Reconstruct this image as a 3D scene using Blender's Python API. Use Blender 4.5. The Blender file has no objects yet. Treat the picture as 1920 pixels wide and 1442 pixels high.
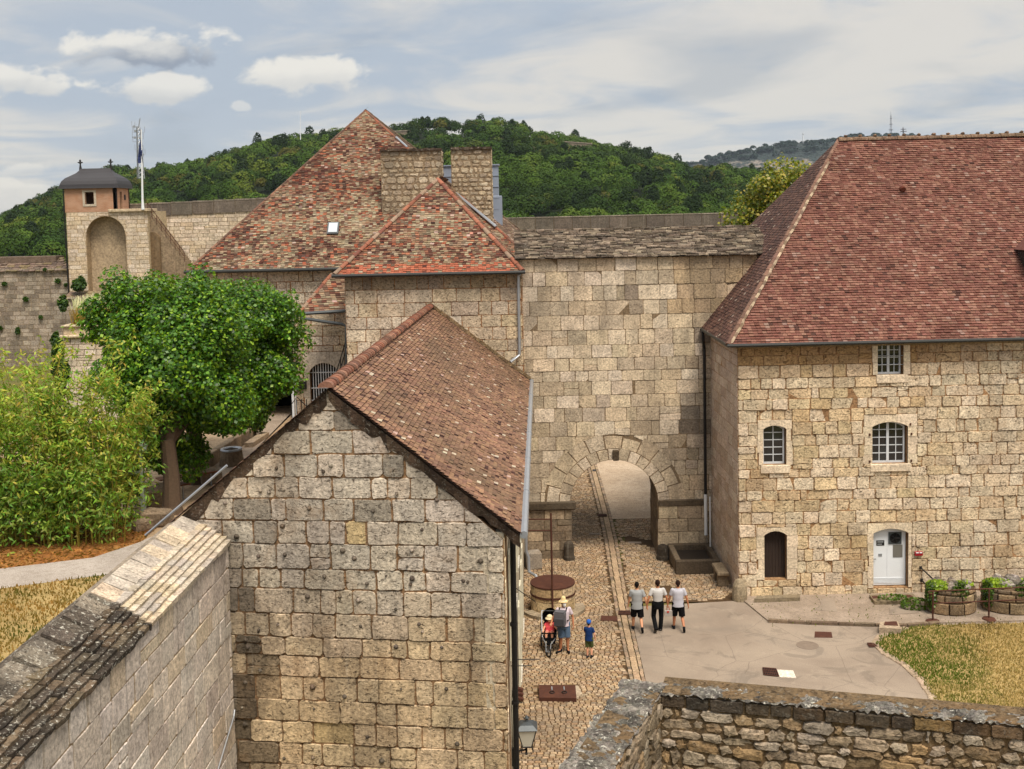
import bpy, bmesh, math, random
import numpy as np
from mathutils import Vector, Matrix, noise
from mathutils.geometry import tessellate_polygon

# ------------------------------------------------------------------ camera, world, sun, exposure
SC = bpy.context.scene
COL = SC.collection
F, XC, CAMH = 2100.0, 960.0, 14.1            # focal length and optical axis in photograph pixels, eye height in metres
PITCH = math.atan(F / 28600.0)
ROLL = math.radians(1.2)
YPP = 405 + F * math.tan(PITCH)
_fw = Vector((0, math.cos(PITCH), -math.sin(PITCH)))
_u0 = Vector((0, math.sin(PITCH), math.cos(PITCH)))
_r0 = Vector((1, 0, 0))
_rt = math.cos(ROLL) * _r0 - math.sin(ROLL) * _u0
_up = math.sin(ROLL) * _r0 + math.cos(ROLL) * _u0
EYE = Vector((0, 0, CAMH))
cam_d = bpy.data.cameras.new('camera')
cam = bpy.data.objects.new('camera', cam_d)
COL.objects.link(cam)
cam.matrix_world = Matrix(((_rt.x, _up.x, -_fw.x, 0), (_rt.y, _up.y, -_fw.y, 0), (_rt.z, _up.z, -_fw.z, CAMH), (0, 0, 0, 1)))
cam_d.sensor_width = 36
cam_d.lens = F / 1920 * 36
cam_d.shift_y = -(721 - YPP) / 1920
cam_d.clip_start, cam_d.clip_end = 0.1, 20000
SC.camera = cam

def ray(px, py):
    return _fw + (px - XC) / F * _rt - (py - YPP) / F * _up
def atY(px, py, Y):
    d = ray(px, py); return EYE + d * (Y / d.y)
def atZ(px, py, z=0.0):
    d = ray(px, py); return EYE + d * ((z - CAMH) / d.z)
def atPl(px, py, P, n):
    d = ray(px, py); P = Vector(P); n = Vector(n)
    return EYE + d * ((P - EYE).dot(n) / d.dot(n))

SUN_AZ, SUN_EL = math.radians(158), math.radians(63)     # behind the camera, a little to the right
SUNV = Vector((math.sin(SUN_AZ) * math.cos(SUN_EL), math.cos(SUN_AZ) * math.cos(SUN_EL), math.sin(SUN_EL)))
sun_d = bpy.data.lights.new('sun', 'SUN')
sun_d.energy = 3.0
sun_d.angle = math.radians(24)
sun_d.color = (1.0, 0.90, 0.77)
sun = bpy.data.objects.new('sun', sun_d)
COL.objects.link(sun)
sun.rotation_euler = SUNV.to_track_quat('Z', 'Y').to_euler()
sun.location = (0, 0, 60)

SC.view_settings.view_transform = 'Standard'
SC.view_settings.look = 'None'
SC.view_settings.gamma = 1
SC.view_settings.exposure = 0.63

def lin(h):
    h = h.lstrip('#'); out = []
    for i in (0, 2, 4):
        c = int(h[i:i + 2], 16) / 255
        out.append(c / 12.92 if c <= 0.04045 else ((c + 0.055) / 1.055) ** 2.4)
    return tuple(out)

class NT:
    """small helper to write node trees"""
    def __init__(s, tree):
        s.t = tree; s.n = tree.nodes; s.l = tree.links
    def add(s, typ, ins=None, **kw):
        nd = s.n.new(typ)
        for k, v in kw.items(): setattr(nd, k, v)
        for k, v in (ins or {}).items():
            sock = nd.inputs[k]
            if isinstance(v, bpy.types.NodeSocket): s.l.new(v, sock)
            else:
                if isinstance(v, tuple) and len(v) == 3 and len(sock.default_value) == 4: v = v + (1,)
                sock.default_value = v
        return nd
    def math(s, op, a, b=0.0, c=0.0, clamp=False):
        return s.add('ShaderNodeMath', {0: a, 1: b, 2: c}, operation=op, use_clamp=clamp).outputs[0]
    def mix(s, f, a, b, mode='MIX'):
        return s.add('ShaderNodeMix', {0: f, 6: a, 7: b}, data_type='RGBA', blend_type=mode).outputs[2]
    def ramp(s, v, lo, hi, a=0.0, b=1.0):
        return s.add('ShaderNodeMapRange', {0: v, 1: lo, 2: hi, 3: a, 4: b}, interpolation_type='SMOOTHSTEP').outputs[0]
    def noise(s, vec, scale, detail=4, rough=0.55, dist=0.0):
        return s.add('ShaderNodeTexNoise', {'Vector': vec, 'Scale': scale, 'Detail': detail, 'Roughness': rough, 'Distortion': dist}).outputs[0]
    def mapping(s, vec, scale=(1, 1, 1), loc=(0, 0, 0), rot=(0, 0, 0)):
        return s.add('ShaderNodeMapping', {'Vector': vec, 'Scale': scale, 'Location': loc, 'Rotation': rot}).outputs[0]

world = bpy.data.worlds.new('World')
SC.world = world
world.use_nodes = True
def build_world():
    w = NT(world.node_tree); w.n.clear()
    out = w.add('ShaderNodeOutputWorld')
    sky = w.add('ShaderNodeTexSky', sky_type='NISHITA', sun_disc=False, sun_elevation=SUN_EL, sun_rotation=SUN_AZ)
    bg1 = w.add('ShaderNodeBackground', {'Color': sky.outputs[0], 'Strength': 0.12})
    d = w.add('ShaderNodeTexCoord').outputs['Generated']
    sp = w.add('ShaderNodeSeparateXYZ', {0: d})
    x, y, z = sp.outputs
    zz = w.math('MAXIMUM', z, 0.0)
    den = w.math('ADD', zz, 0.10)
    pl = w.add('ShaderNodeCombineXYZ', {0: w.math('DIVIDE', x, den), 1: w.math('DIVIDE', y, den), 2: 0.0}).outputs[0]
    ym = w.math('MAXIMUM', y, 0.05)
    az = w.math('DIVIDE', x, ym); el = w.math('DIVIDE', zz, ym)
    n1 = w.noise(w.mapping(pl, (1.3, 1.3, 1), (3.1, 1.7, 0)), 1.0, 8, 0.56, 0.9)
    n2 = w.noise(w.mapping(pl, (0.5, 0.35, 1), (7.3, 4.2, 0)), 1.0, 5, 0.5, 0.4)
    side = w.ramp(az, -0.35, 0.3)
    v = w.math('ADD', w.math('MULTIPLY', n1, 0.55), w.math('MULTIPLY', n2, 0.55))
    v = w.math('ADD', v, w.math('MULTIPLY', w.math('SUBTRACT', side, 0.5), 0.06))
    c1 = w.ramp(v, 0.44, 0.61)
    base = w.mix(c1, lin('949ca6'), lin('b9b4ac'))
    dark = w.ramp(w.noise(w.mapping(pl, (0.9, 0.7, 1), (11.1, 3.4, 0)), 1.0, 5, 0.5, 0.5), 0.52, 0.72)
    base = w.mix(w.math('MULTIPLY', dark, 0.5), base, lin('7f8893'))
    hz = w.ramp(el, 0.0, 0.12, 1.0, 0.0)
    base = w.mix(w.math('MULTIPLY', hz, 0.35), base, lin('acb0b3'))
    # cumulus banks low in the sky, each a cloud with a flat grey base
    wob = w.noise(w.add('ShaderNodeCombineXYZ', {0: az, 1: w.math('MULTIPLY', el, 1.6), 2: 0.0}).outputs[0], 22, 6, 0.55, 0.2)
    wob = w.math('SUBTRACT', wob, 0.5)
    for px, py, sx, sy, br, gb in ((285, 92, 165, 46, 0.9, 0.9), (285, 168, 115, 36, 0.85, 0.35), (575, 140, 150, 40, 0.95, 0.25),
                               (25, 152, 90, 40, 0.9, 0.3), (450, 200, 26, 14, 0.5, 0.1), (60, 318, 60, 20, 0.55, 0.3), (10, 355, 110, 22, 0.6, 0.2)):
        r = ray(px, py); ca, ce = r.x / r.y, r.z / r.y
        qa = w.math('DIVIDE', w.math('SUBTRACT', az, ca), sx / F)
        qe = w.math('DIVIDE', w.math('SUBTRACT', el, ce), sy / F)
        q = w.math('SQRT', w.math('ADD', w.math('MULTIPLY', qa, qa), w.math('MULTIPLY', qe, qe)))
        m = w.math('ADD', w.math('SUBTRACT', 1.0, q), w.math('MULTIPLY', wob, 2.3))
        m = w.math('MULTIPLY', w.ramp(m, 0.05, 0.42), br)
        m = w.math('MULTIPLY', m, w.math('GREATER_THAN', y, 0.1))
        sh = w.ramp(w.math('ADD', qe, w.math('MULTIPLY', wob, 1.6)), -0.55, 0.35)
        cc = w.mix(w.math('MULTIPLY', w.math('SUBTRACT', 1.0, sh), gb), lin('c9c4ba'), lin('687180'))
        base = w.mix(m, base, cc)
    over = w.ramp(z, 0.2, 0.8, 1.0, 2.2)
    bg2 = w.add('ShaderNodeBackground', {'Color': base, 'Strength': over})
    mx = w.add('ShaderNodeMixShader', {0: 0.93, 1: bg1.outputs[0], 2: bg2.outputs[0]})
    w.l.new(mx.outputs[0], out.inputs[0])
build_world()

# ------------------------------------------------------------------ mesh helpers
RND = random.Random(7)
def rj(a): return RND.uniform(-a, a)
def jit(c, a, b=None):
    k = 1 + RND.uniform(-a, a)
    t = (b if b is not None else a * 0.13)
    return tuple(max(0.004, v * k * (1 + RND.uniform(-t, t))) for v in c)
def mixc(a, b, t): return tuple(x + (y - x) * t for x, y in zip(a, b))
def nz(x, y, z=0.0): return noise.noise(Vector((x, y, z)))

class MB:
    """collects faces and links them as one mesh object"""
    def __init__(s): s.v = []; s.f = []; s.c = []
    def face(s, pts, col=(0.5, 0.5, 0.5)):
        i = len(s.v); s.v.extend([tuple(p) for p in pts]); s.f.append(tuple(range(i, i + len(pts)))); s.c.append(col)
    def mesh(s, verts, faces, col=(0.5, 0.5, 0.5)):
        i = len(s.v); s.v.extend([tuple(p) for p in verts])
        for f in faces: s.f.append(tuple(a + i for a in f)); s.c.append(col)
    def box(s, c, size, col=(0.5, 0.5, 0.5), rot=None, bev=0.0, jitter=0.0):
        hx, hy, hz = (a / 2 for a in size)
        b = min(bev, hx * .6, hy * .6, hz * .6)
        if b <= 0:
            vs = [Vector((x, y, z)) for z in (-hz, hz) for x, y in ((-hx, -hy), (hx, -hy), (hx, hy), (-hx, hy))]
            fs = [(3, 2, 1, 0), (4, 5, 6, 7), (0, 1, 5, 4), (1, 2, 6, 5), (2, 3, 7, 6), (3, 0, 4, 7)]
        else:
            vs = []
            for z, ins in ((-hz, b), (-hz + b, 0), (hz - b, 0), (hz, b)):
                for x, y in ((-hx + ins, -hy + ins), (hx - ins, -hy + ins), (hx - ins, hy - ins), (-hx + ins, hy - ins)):
                    vs.append(Vector((x, y, z)))
            fs = [(3, 2, 1, 0), (12, 13, 14, 15)]
            for k in range(3):
                for j in range(4):
                    fs.append((4 * k + j, 4 * k + (j + 1) % 4, 4 * k + 4 + (j + 1) % 4, 4 * k + 4 + j))
        if jitter: vs = [v + Vector((rj(jitter), rj(jitter), rj(jitter))) for v in vs]
        c = Vector(c)
        if rot is not None: vs = [rot @ v for v in vs]
        s.mesh([v + c for v in vs], fs, col)
    def tube(s, pts, r, n=6, col=(0.5, 0.5, 0.5), caps=True):
        pts = [Vector(p) for p in pts]; m = len(pts)
        rs = r if isinstance(r, (list, tuple)) else [r] * m
        rings = []; ref = None
        for i, p in enumerate(pts):
            t = (pts[min(i + 1, m - 1)] - pts[max(i - 1, 0)]).normalized()
            if ref is None: ref = Vector((0, 0, 1)) if abs(t.z) < 0.9 else Vector((1, 0, 0))
            a = t.cross(ref).normalized(); b = a.cross(t).normalized(); ref = b
            rings.append([p + (a * math.cos(2 * math.pi * k / n) + b * math.sin(2 * math.pi * k / n)) * rs[i] for k in range(n)])
        vs = [v for ring in rings for v in ring]; fs = []
        for i in range(m - 1):
            for k in range(n):
                fs.append((i * n + k, i * n + (k + 1) % n, (i + 1) * n + (k + 1) % n, (i + 1) * n + k))
        if caps: fs.append(tuple(range(n))[::-1]); fs.append(tuple((m - 1) * n + k for k in range(n)))
        s.mesh(vs, fs, col)
    def lathe(s, prof, c=(0, 0, 0), n=24, col=(0.5, 0.5, 0.5), jitter=0.0, cap=True):
        c = Vector(c); vs = []
        for r, z in prof:
            for k in range(n):
                a = 2 * math.pi * k / n
                rr = r * (1 + rj(jitter))
                vs.append(c + Vector((rr * math.cos(a), rr * math.sin(a), z)))
        fs = []
        for i in range(len(prof) - 1):
            for k in range(n): fs.append((i * n + k, i * n + (k + 1) % n, (i + 1) * n + (k + 1) % n, (i + 1) * n + k))
        if cap: fs.append(tuple(range(n))[::-1]); fs.append(tuple((len(prof) - 1) * n + k for k in range(n)))
        s.mesh(vs, fs, col)
    def prism(s, poly, z0, z1, col=(0.5, 0.5, 0.5)):
        a = [Vector((p[0], p[1], z0)) for p in poly]; b = [Vector((p[0], p[1], z1)) for p in poly]; n = len(poly)
        tri = tessellate_polygon([b])
        s.mesh(b, [t if (b[t[1]] - b[t[0]]).cross(b[t[2]] - b[t[0]]).z > 0 else t[::-1] for t in tri], col)
        for i in range(n): s.face([a[i], a[(i + 1) % n], b[(i + 1) % n], b[i]], col)
    def build(s, name, mat, parent=None, smooth=False, fix=False):
        me = bpy.data.meshes.new(name)
        me.from_pydata(s.v, [], s.f)
        return finish(me, name, mat, parent, s.c, smooth, fix)

def finish(me, name, mat, parent, cols, smooth=False, fix=False):
    if cols is not None and len(cols):
        at = me.attributes.new('Col', 'FLOAT_COLOR', 'FACE')
        arr = np.ones((len(me.polygons), 4), dtype=np.float32); arr[:, :3] = np.asarray(cols, dtype=np.float32)
        at.data.foreach_set('color', arr.ravel())
    if smooth: me.polygons.foreach_set('use_smooth', [True] * len(me.polygons))
    if fix:
        bm = bmesh.new(); bm.from_mesh(me)
        bmesh.ops.remove_doubles(bm, verts=bm.verts, dist=1e-5)
        bmesh.ops.recalc_face_normals(bm, faces=bm.faces); bm.to_mesh(me); bm.free()
    me.materials.append(mat)
    o = bpy.data.objects.new(name, me); COL.objects.link(o)
    if parent is not None: adopt(o, parent)
    return o

def adopt(o, parent):
    o.parent = parent
    o.matrix_parent_inverse = Matrix.Translation(wloc(parent)).inverted()
def wloc(o):
    """world position of a thing's origin (parts are meshed in world coordinates, so only Empties sit off the origin)"""
    return o.location if o.type == 'EMPTY' else Vector((0, 0, 0))

def quads(name, q, cols, mat, parent=None):
    """one mesh from an (N,4,3) array of leaf-like quads with a colour each"""
    n = len(q)
    me = bpy.data.meshes.new(name)
    me.vertices.add(n * 4); me.vertices.foreach_set('co', q.astype(np.float32).ravel())
    me.loops.add(n * 4); me.loops.foreach_set('vertex_index', np.arange(n * 4, dtype=np.int32))
    me.polygons.add(n); me.polygons.foreach_set('loop_start', np.arange(0, n * 4, 4, dtype=np.int32))
    me.update(calc_edges=True)
    return finish(me, name, mat, parent, cols)

def tag(o, label=None, cat=None, group=None, kind=None):
    if label: o['label'] = label
    if cat: o['category'] = cat
    if group: o['group'] = group
    if kind: o['kind'] = kind
    return o
def thing(name, label, cat, loc=(0, 0, 0), group=None):
    o = bpy.data.objects.new(name, None); COL.objects.link(o); o.location = loc; o.empty_display_size = 0.3
    return tag(o, label, cat, group)

# ------------------------------------------------------------------ materials
def new_mat(name):
    m = bpy.data.materials.new(name); m.use_nodes = True
    t = NT(m.node_tree); b = t.n['Principled BSDF']
    return m, t, b
def obj_co(t): return t.add('ShaderNodeTexCoord').outputs['Object']
def col_attr(t): return t.add('ShaderNodeAttribute', attribute_name='Col').outputs['Color']

def stone_mat(name, stain=0.0, stain_col='4a4238', pit=0.5, bump=0.5, blotch=0.3, lichen=0.0, fine=1.0, streak=0.0, rust=0.0):
    m, t, b = new_mat(name)
    co = obj_co(t); c = col_attr(t)
    n1 = t.noise(co, 2.3 * fine, 6, 0.6)
    n2 = t.noise(co, 14 * fine, 6, 0.65)
    n3 = t.noise(co, 42 * fine, 4, 0.7)
    c = t.mix(1.0, c, t.add('ShaderNodeCombineColor', {0: t.ramp(n1, .25, .75, 1 - blotch, 1 + blotch), 1: t.ramp(n1, .25, .75, 1 - blotch, 1 + blotch), 2: t.ramp(n1, .25, .75, 1 - blotch * .95, 1 + blotch)}).outputs[0], 'MULTIPLY')
    g = t.ramp(n2, .3, .7, 0.66, 1.26)
    c = t.mix(1.0, c, t.add('ShaderNodeCombineColor', {0: t.math('MULTIPLY', g, 1.035), 1: t.math('MULTIPLY', g, .99), 2: t.math('MULTIPLY', g, .965)}).outputs[0], 'MULTIPLY')
    n4 = t.noise(t.mapping(co, (1, 1, 1.9)), 9 * fine, 6, 0.7, 1.0)
    pm = t.math('MULTIPLY', t.ramp(n4, 0.46, 0.36), t.ramp(n3, 0.62, 0.42))
    c = t.mix(t.math('MULTIPLY', pm, pit), c, lin('4b3a28'))
    if rust:
        nr = t.noise(co, 1.1, 5, 0.6, 0.5)
        c = t.mix(t.math('MULTIPLY', t.ramp(nr, .5, .72), rust), c, lin('9c7448'))
    if stain:
        ns = t.noise(t.mapping(co, (1.0, 1.0, 0.32)), 0.75, 6, 0.6, 0.4)
        c = t.mix(t.math('MULTIPLY', t.math('MULTIPLY', t.ramp(ns, .47, .66), t.ramp(n1, .3, .62, .45, 1.0)), stain), c, lin(stain_col))
    if streak:
        ns = t.noise(t.mapping(co, (4.5, 4.5, 0.28)), 1.0, 5, 0.6, 0.2)
        c = t.mix(t.math('MULTIPLY', t.ramp(ns, .54, .74), streak), c, lin('3d3832'))
        ns = t.noise(t.mapping(co, (5.5, 5.5, 0.3), (3, 3, 3)), 1.0, 5, 0.6, 0.2)
        c = t.mix(t.math('MULTIPLY', t.ramp(ns, .58, .74), streak * .8), c, lin('c9c2b4'))
    if lichen:
        nl = t.noise(co, 9 * fine, 5, 0.7, 0.6)
        c = t.mix(t.math('MULTIPLY', t.ramp(nl, .57, .63), lichen), c, lin('c6c2b4'))
        nl2 = t.noise(t.mapping(co, loc=(5, 5, 5)), 7 * fine, 5, 0.7, 0.6)
        c = t.mix(t.math('MULTIPLY', t.ramp(nl2, .58, .66), lichen), c, lin('2c2822'))
    t.l.new(c, b.inputs['Base Color'])
    b.inputs['Roughness'].default_value = 0.92
    b.inputs['Specular IOR Level'].default_value = 0.2
    h = t.math('ADD', t.math('MULTIPLY', n2, 0.6), t.math('MULTIPLY', n3, 0.35))
    h = t.math('SUBTRACT', h, t.math('MULTIPLY', pm, 0.5))
    bp = t.add('ShaderNodeBump', {'Strength': bump, 'Distance': 0.06 / fine, 'Height': h})
    t.l.new(bp.outputs[0], b.inputs['Normal'])
    return m

def tile_mat(name, lich=0.25, lichc='b9b293', scale=1.0):
    m, t, b = new_mat(name)
    co = obj_co(t); c = col_attr(t)
    n = t.noise(co, 18 * scale, 5, 0.65)
    g = t.ramp(n, .3, .7, .75, 1.2)
    c = t.mix(1.0, c, t.add('ShaderNodeCombineColor', {0: g, 1: g, 2: g}).outputs[0], 'MULTIPLY')
    n2 = t.noise(co, 30 * scale, 4, 0.7)
    c = t.mix(t.math('MULTIPLY', t.ramp(n2, .6, .7), lich), c, lin(lichc))
    t.l.new(c, b.inputs['Base Color']); b.inputs['Roughness'].default_value = 0.85
    b.inputs['Specular IOR Level'].default_value = 0.25
    bp = t.add('ShaderNodeBump', {'Strength': 0.4, 'Distance': 0.02, 'Height': n})
    t.l.new(bp.outputs[0], b.inputs['Normal'])
    return m

def leaf_mat(name, trans=0.3, rough=0.5, spec=0.3):
    m, t, b = new_mat(name)
    c = col_attr(t)
    t.l.new(c, b.inputs['Base Color']); b.inputs['Roughness'].default_value = rough
    b.inputs['Specular IOR Level'].default_value = spec
    tr = t.add('ShaderNodeBsdfTranslucent', {'Color': t.mix(0.5, c, lin('8fb21e'), 'MIX')})
    mx = t.add('ShaderNodeMixShader', {0: trans, 1: b.outputs[0], 2: tr.outputs[0]})
    t.l.new(mx.outputs[0], t.n['Material Output'].inputs[0])
    return m

def plain(name, hexc, rough=0.6, metal=0.0, var=0.15, scale=6.0, spec=0.4, bump=0.0, second=None, samt=0.6):
    m, t, b = new_mat(name)
    co = obj_co(t); n = t.noise(co, scale, 5, 0.6)
    base = lin(hexc)
    c = t.mix(n, tuple(v * (1 - var) for v in base), tuple(min(1, v * (1 + var)) for v in base))
    if second:
        n2 = t.noise(t.mapping(co, loc=(3, 7, 1)), scale * .8, 6, 0.65, 0.3)
        c = t.mix(t.math('MULTIPLY', t.ramp(n2, .48, .66), samt), c, lin(second))
    t.l.new(c, b.inputs['Base Color']); b.inputs['Roughness'].default_value = rough
    b.inputs['Metallic'].default_value = metal; b.inputs['Specular IOR Level'].default_value = spec
    if bump:
        bp = t.add('ShaderNodeBump', {'Strength': bump, 'Distance': 0.02, 'Height': t.noise(co, scale * 5, 5, 0.65)})
        t.l.new(bp.outputs[0], b.inputs['Normal'])
    return m

M = {}
M['ashlar'] = stone_mat('pale ashlar', pit=1.0, bump=1.0, blotch=0.18, stain=0.3, stain_col='83684a', rust=0.3)
M['curtain'] = stone_mat('weathered ashlar', stain=0.55, stain_col='665d50', pit=0.6, bump=0.7, blotch=0.2, streak=0.15)
M['gable'] = stone_mat('bossed gable stone', stain=0.55, stain_col='3a352f', pit=0.9, bump=1.0, blotch=0.22, rust=0.3, streak=0.22)
M['streaked'] = stone_mat('streaked limestone', streak=0.45, pit=0.3, bump=0.6, blotch=0.18)
M['tower'] = stone_mat('far limestone', stain=0.3, stain_col='8b7a64', pit=0.1, bump=0.3, blotch=0.14, fine=0.4, streak=0.12)
M['rampart'] = stone_mat('grey rampart stone', stain=0.4, stain_col='5d564c', pit=0.3, bump=0.4, blotch=0.2, fine=0.5, streak=0.2)
M['rubble'] = stone_mat('rubble stone', stain=0.3, stain_col='40362a', pit=0.5, bump=1.0, blotch=0.3, lichen=0.12, fine=1.3, rust=0.25)
M['lauze'] = stone_mat('stone roof slab', pit=0.3, bump=0.7, blotch=0.25, lichen=0.3, fine=1.4)
M['lauze_dark'] = stone_mat('lichened roof slab', pit=0.3, bump=1.0, blotch=0.3, lichen=0.75, fine=1.6)
M['trim'] = stone_mat('dressed trim stone', pit=0.25, bump=0.4, blotch=0.14, stain=0.2, stain_col='8a7350')
M['tile'] = tile_mat('plain clay tile', 0.12)
M['tile_old'] = tile_mat('old mossy clay tile', 0.3)
M['sett'] = stone_mat('paving sett', pit=0.15, bump=0.5, blotch=0.2, stain=0.35, stain_col='5c4c3c', fine=1.4)
M['leaf'] = leaf_mat('broad leaf', 0.28, 0.42, 0.35)
M['bamboo'] = leaf_mat('bamboo leaf', 0.35, 0.5, 0.3)
M['forest'] = leaf_mat('forest leaf', 0.06, 0.8, 0.1)
M['grass'] = leaf_mat('grass blade', 0.25, 0.8, 0.1)
M['bark'] = plain('bark', '5b4a3a', 0.9, var=0.4, scale=14, bump=0.8)
M['zinc'] = plain('zinc', '9fa3a8', 0.45, 0.6, var=0.15)
M['zinc_dark'] = plain('dark zinc', '4c5154', 0.5, 0.5, var=0.2)
M['lead'] = plain('lead sheet', '8d97a8', 0.5, 0.3, var=0.15, scale=2)
M['gutter_dark'] = plain('dark painted gutter', '2b2d2c', 0.5, 0.2, var=.2)
M['iron'] = plain('black iron', '1d1b1a', 0.6, 0.3)
M['rust'] = plain('rusty iron', '4a2a1e', 0.85, 0.2, var=0.3, scale=5, second='5c3726', bump=0.3)
M['white'] = plain('white paint', 'd6dadd', 0.5, var=0.06, scale=2)
M['pane_frame'] = plain('grey white frame paint', 'c2c6c9', 0.5, var=0.06)
M['glass'] = plain('dark window glass', '0c0e10', 0.06, spec=0.8, var=0.4, scale=1.5, second='232a2c', samt=0.8)  # lighter blotches in the colour stand in for reflections on the panes
M['dark'] = plain('dark interior', '060505', 0.9)
M['wood_dark'] = plain('dark brown boards', '2a1d15', 0.8, var=0.3, scale=9, bump=0.3)
M['shutter'] = plain('cream painted boards', 'd2cdb8', 0.7, var=0.12, scale=5, second='a59b80', samt=0.5)
M['mortar_rake'] = stone_mat('rake mortar', pit=0.4, bump=1.0, blotch=0.35, lichen=0.3, fine=1.5, stain=0.4, stain_col='3c3128')
M['slate'] = plain('slate roof', '2c2a2d', 0.6, var=0.2, scale=3, bump=0.2)
M['brick'] = None
# ------------------------------------------------------------------ masonry and roofing builders
def clip_half(poly, px, py, nx, ny):
    """keep the side of the line through (px,py) that (nx,ny) points to"""
    out = []; n = len(poly)
    for i in range(n):
        a, b = poly[i], poly[(i + 1) % n]
        da = (a[0] - px) * nx + (a[1] - py) * ny; db = (b[0] - px) * nx + (b[1] - py) * ny
        if da >= 0: out.append(a)
        if (da >= 0) != (db >= 0):
            t = da / (da - db); out.append((a[0] + (b[0] - a[0]) * t, a[1] + (b[1] - a[1]) * t))
    return out
def clip_poly(poly, conv):
    n = len(conv)
    for i in range(n):
        a, b = conv[i], conv[(i + 1) % n]
        poly = clip_half(poly, a[0], a[1], -(b[1] - a[1]), b[0] - a[0])
        if len(poly) < 3: return []
    return poly
def parea(p): return 0.5 * sum(p[i][0] * p[(i + 1) % len(p)][1] - p[(i + 1) % len(p)][0] * p[i][1] for i in range(len(p)))

class WallPlane:
    """a vertical plane with u along it (seen from the front, left to right), z up and d out of it"""
    def __init__(s, p0, p1):
        s.p0 = Vector((p0[0], p0[1], 0)); d = Vector((p1[0] - p0[0], p1[1] - p0[1], 0)); s.L = d.length
        s.u = d / s.L; s.n = Vector((s.u.y, -s.u.x, 0))
    def pt(s, u, z, d=0.0): return s.p0 + s.u * u + Vector((0, 0, z)) + s.n * d
    def px(s, x, y, d=0.0):
        """photograph pixel -> (u, z) on this plane"""
        q = atPl(x, y, s.p0 + s.n * d, s.n); return ((q - s.p0).dot(s.u), q.z)
    def slab(s, mb, poly, d0, d1, col, holes=(), reveal=True, back=True):
        outer = [Vector((p[0], p[1], 0)) for p in poly]; hs = [[Vector((p[0], p[1], 0)) for p in h] for h in holes]
        flat = outer + [p for h in hs for p in h]
        for t in tessellate_polygon([outer] + hs):
            a, b, c = (flat[i] for i in t)
            if (b - a).cross(c - a).z < 0: a, c = c, a
            mb.face([s.pt(v.x, v.y, d1) for v in (a, b, c)], col)
            if back: mb.face([s.pt(v.x, v.y, d0) for v in (c, b, a)], col)
        rings = [outer] + (hs if reveal else [])
        for k, rg in enumerate(rings):
            ccw = parea([(v.x, v.y) for v in rg]) > 0
            if k > 0: ccw = not ccw
            n = len(rg)
            for i in range(n):
                a, b = rg[i], rg[(i + 1) % n]
                if not ccw: a, b = b, a
                mb.face([s.pt(a.x, a.y, d0), s.pt(b.x, b.y, d0), s.pt(b.x, b.y, d1), s.pt(a.x, a.y, d1)], col)

def stone(mb, W, poly, d, bev, col, base=-0.012, tilt=0.006, rough=0.0):
    n = len(poly); cx = sum(p[0] for p in poly) / n; cz = sum(p[1] for p in poly) / n
    inner = []
    for p in poly:
        l = math.hypot(cx - p[0], cz - p[1]) or 1e-6; k = min(0.6, bev / l)
        inner.append((p[0] + (cx - p[0]) * k, p[1] + (cz - p[1]) * k))
    tu, tz = rj(tilt) * 4, rj(tilt) * 4
    vs = [W.pt(p[0], p[1], base) for p in poly]
    vs += [W.pt(p[0], p[1], d + (p[0] - cx) * tu + (p[1] - cz) * tz + (rj(rough) if rough else 0)) for p in inner]
    fs = [(i, (i + 1) % n, n + (i + 1) % n, n + i) for i in range(n)]
    if rough:
        vs.append(W.pt(cx, cz, d + abs(rj(rough)) * 1.2)); fs += [(n + i, n + (i + 1) % n, 2 * n) for i in range(n)]
    else: fs.append(tuple(range(n, 2 * n)))
    mb.mesh(vs, fs, col)

def stone_outline(u0, u1, z0, z1, g, cut, wob):
    """a block's outline with nicked corners and slightly wavy edges"""
    u0 += g * RND.uniform(.5, 1.3); u1 -= g * RND.uniform(.5, 1.3); z0 += g * RND.uniform(.5, 1.2); z1 -= g * RND.uniform(.5, 1.2)
    c = lambda: cut * RND.uniform(.25, 1.6)
    w = lambda: rj(wob)
    um, zm = (u0 + u1) / 2, (z0 + z1) / 2
    p = [(u0 + c(), z0 + w()), (um + rj((u1 - u0) * .2), z0 + w()), (u1 - c(), z0 + w()), (u1 + w(), z0 + c()), (u1 + w(), zm + rj((z1 - z0) * .2)), (u1 + w(), z1 - c()),
         (u1 - c(), z1 + w()), (um + rj((u1 - u0) * .2), z1 + w()), (u0 + c(), z1 + w()), (u0 + w(), z1 - c()), (u0 + w(), zm + rj((z1 - z0) * .2)), (u0 + w(), z0 + c())]
    return p

def rect_minus(r, h):
    u0, u1, z0, z1 = r; a0, a1, b0, b1 = h
    if a0 >= u1 or a1 <= u0 or b0 >= z1 or b1 <= z0: return [r]
    out = []
    if a0 - u0 > 0.05: out.append((u0, a0, z0, z1))
    if u1 - a1 > 0.05: out.append((a1, u1, z0, z1))
    m0, m1 = max(u0, a0), min(u1, a1)
    if b0 - z0 > 0.05: out.append((m0, m1, z0, b0))
    if z1 - b1 > 0.05: out.append((m0, m1, b1, z1))
    return out

def courses(z0, z1, h, var=0.2):
    zs = [z0]
    while zs[-1] < z1 - h * 0.4: zs.append(zs[-1] + h * (1 + rj(var)))
    k = (z1 - z0) / (zs[-1] - z0)
    return [z0 + (z - z0) * k for z in zs]

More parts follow.
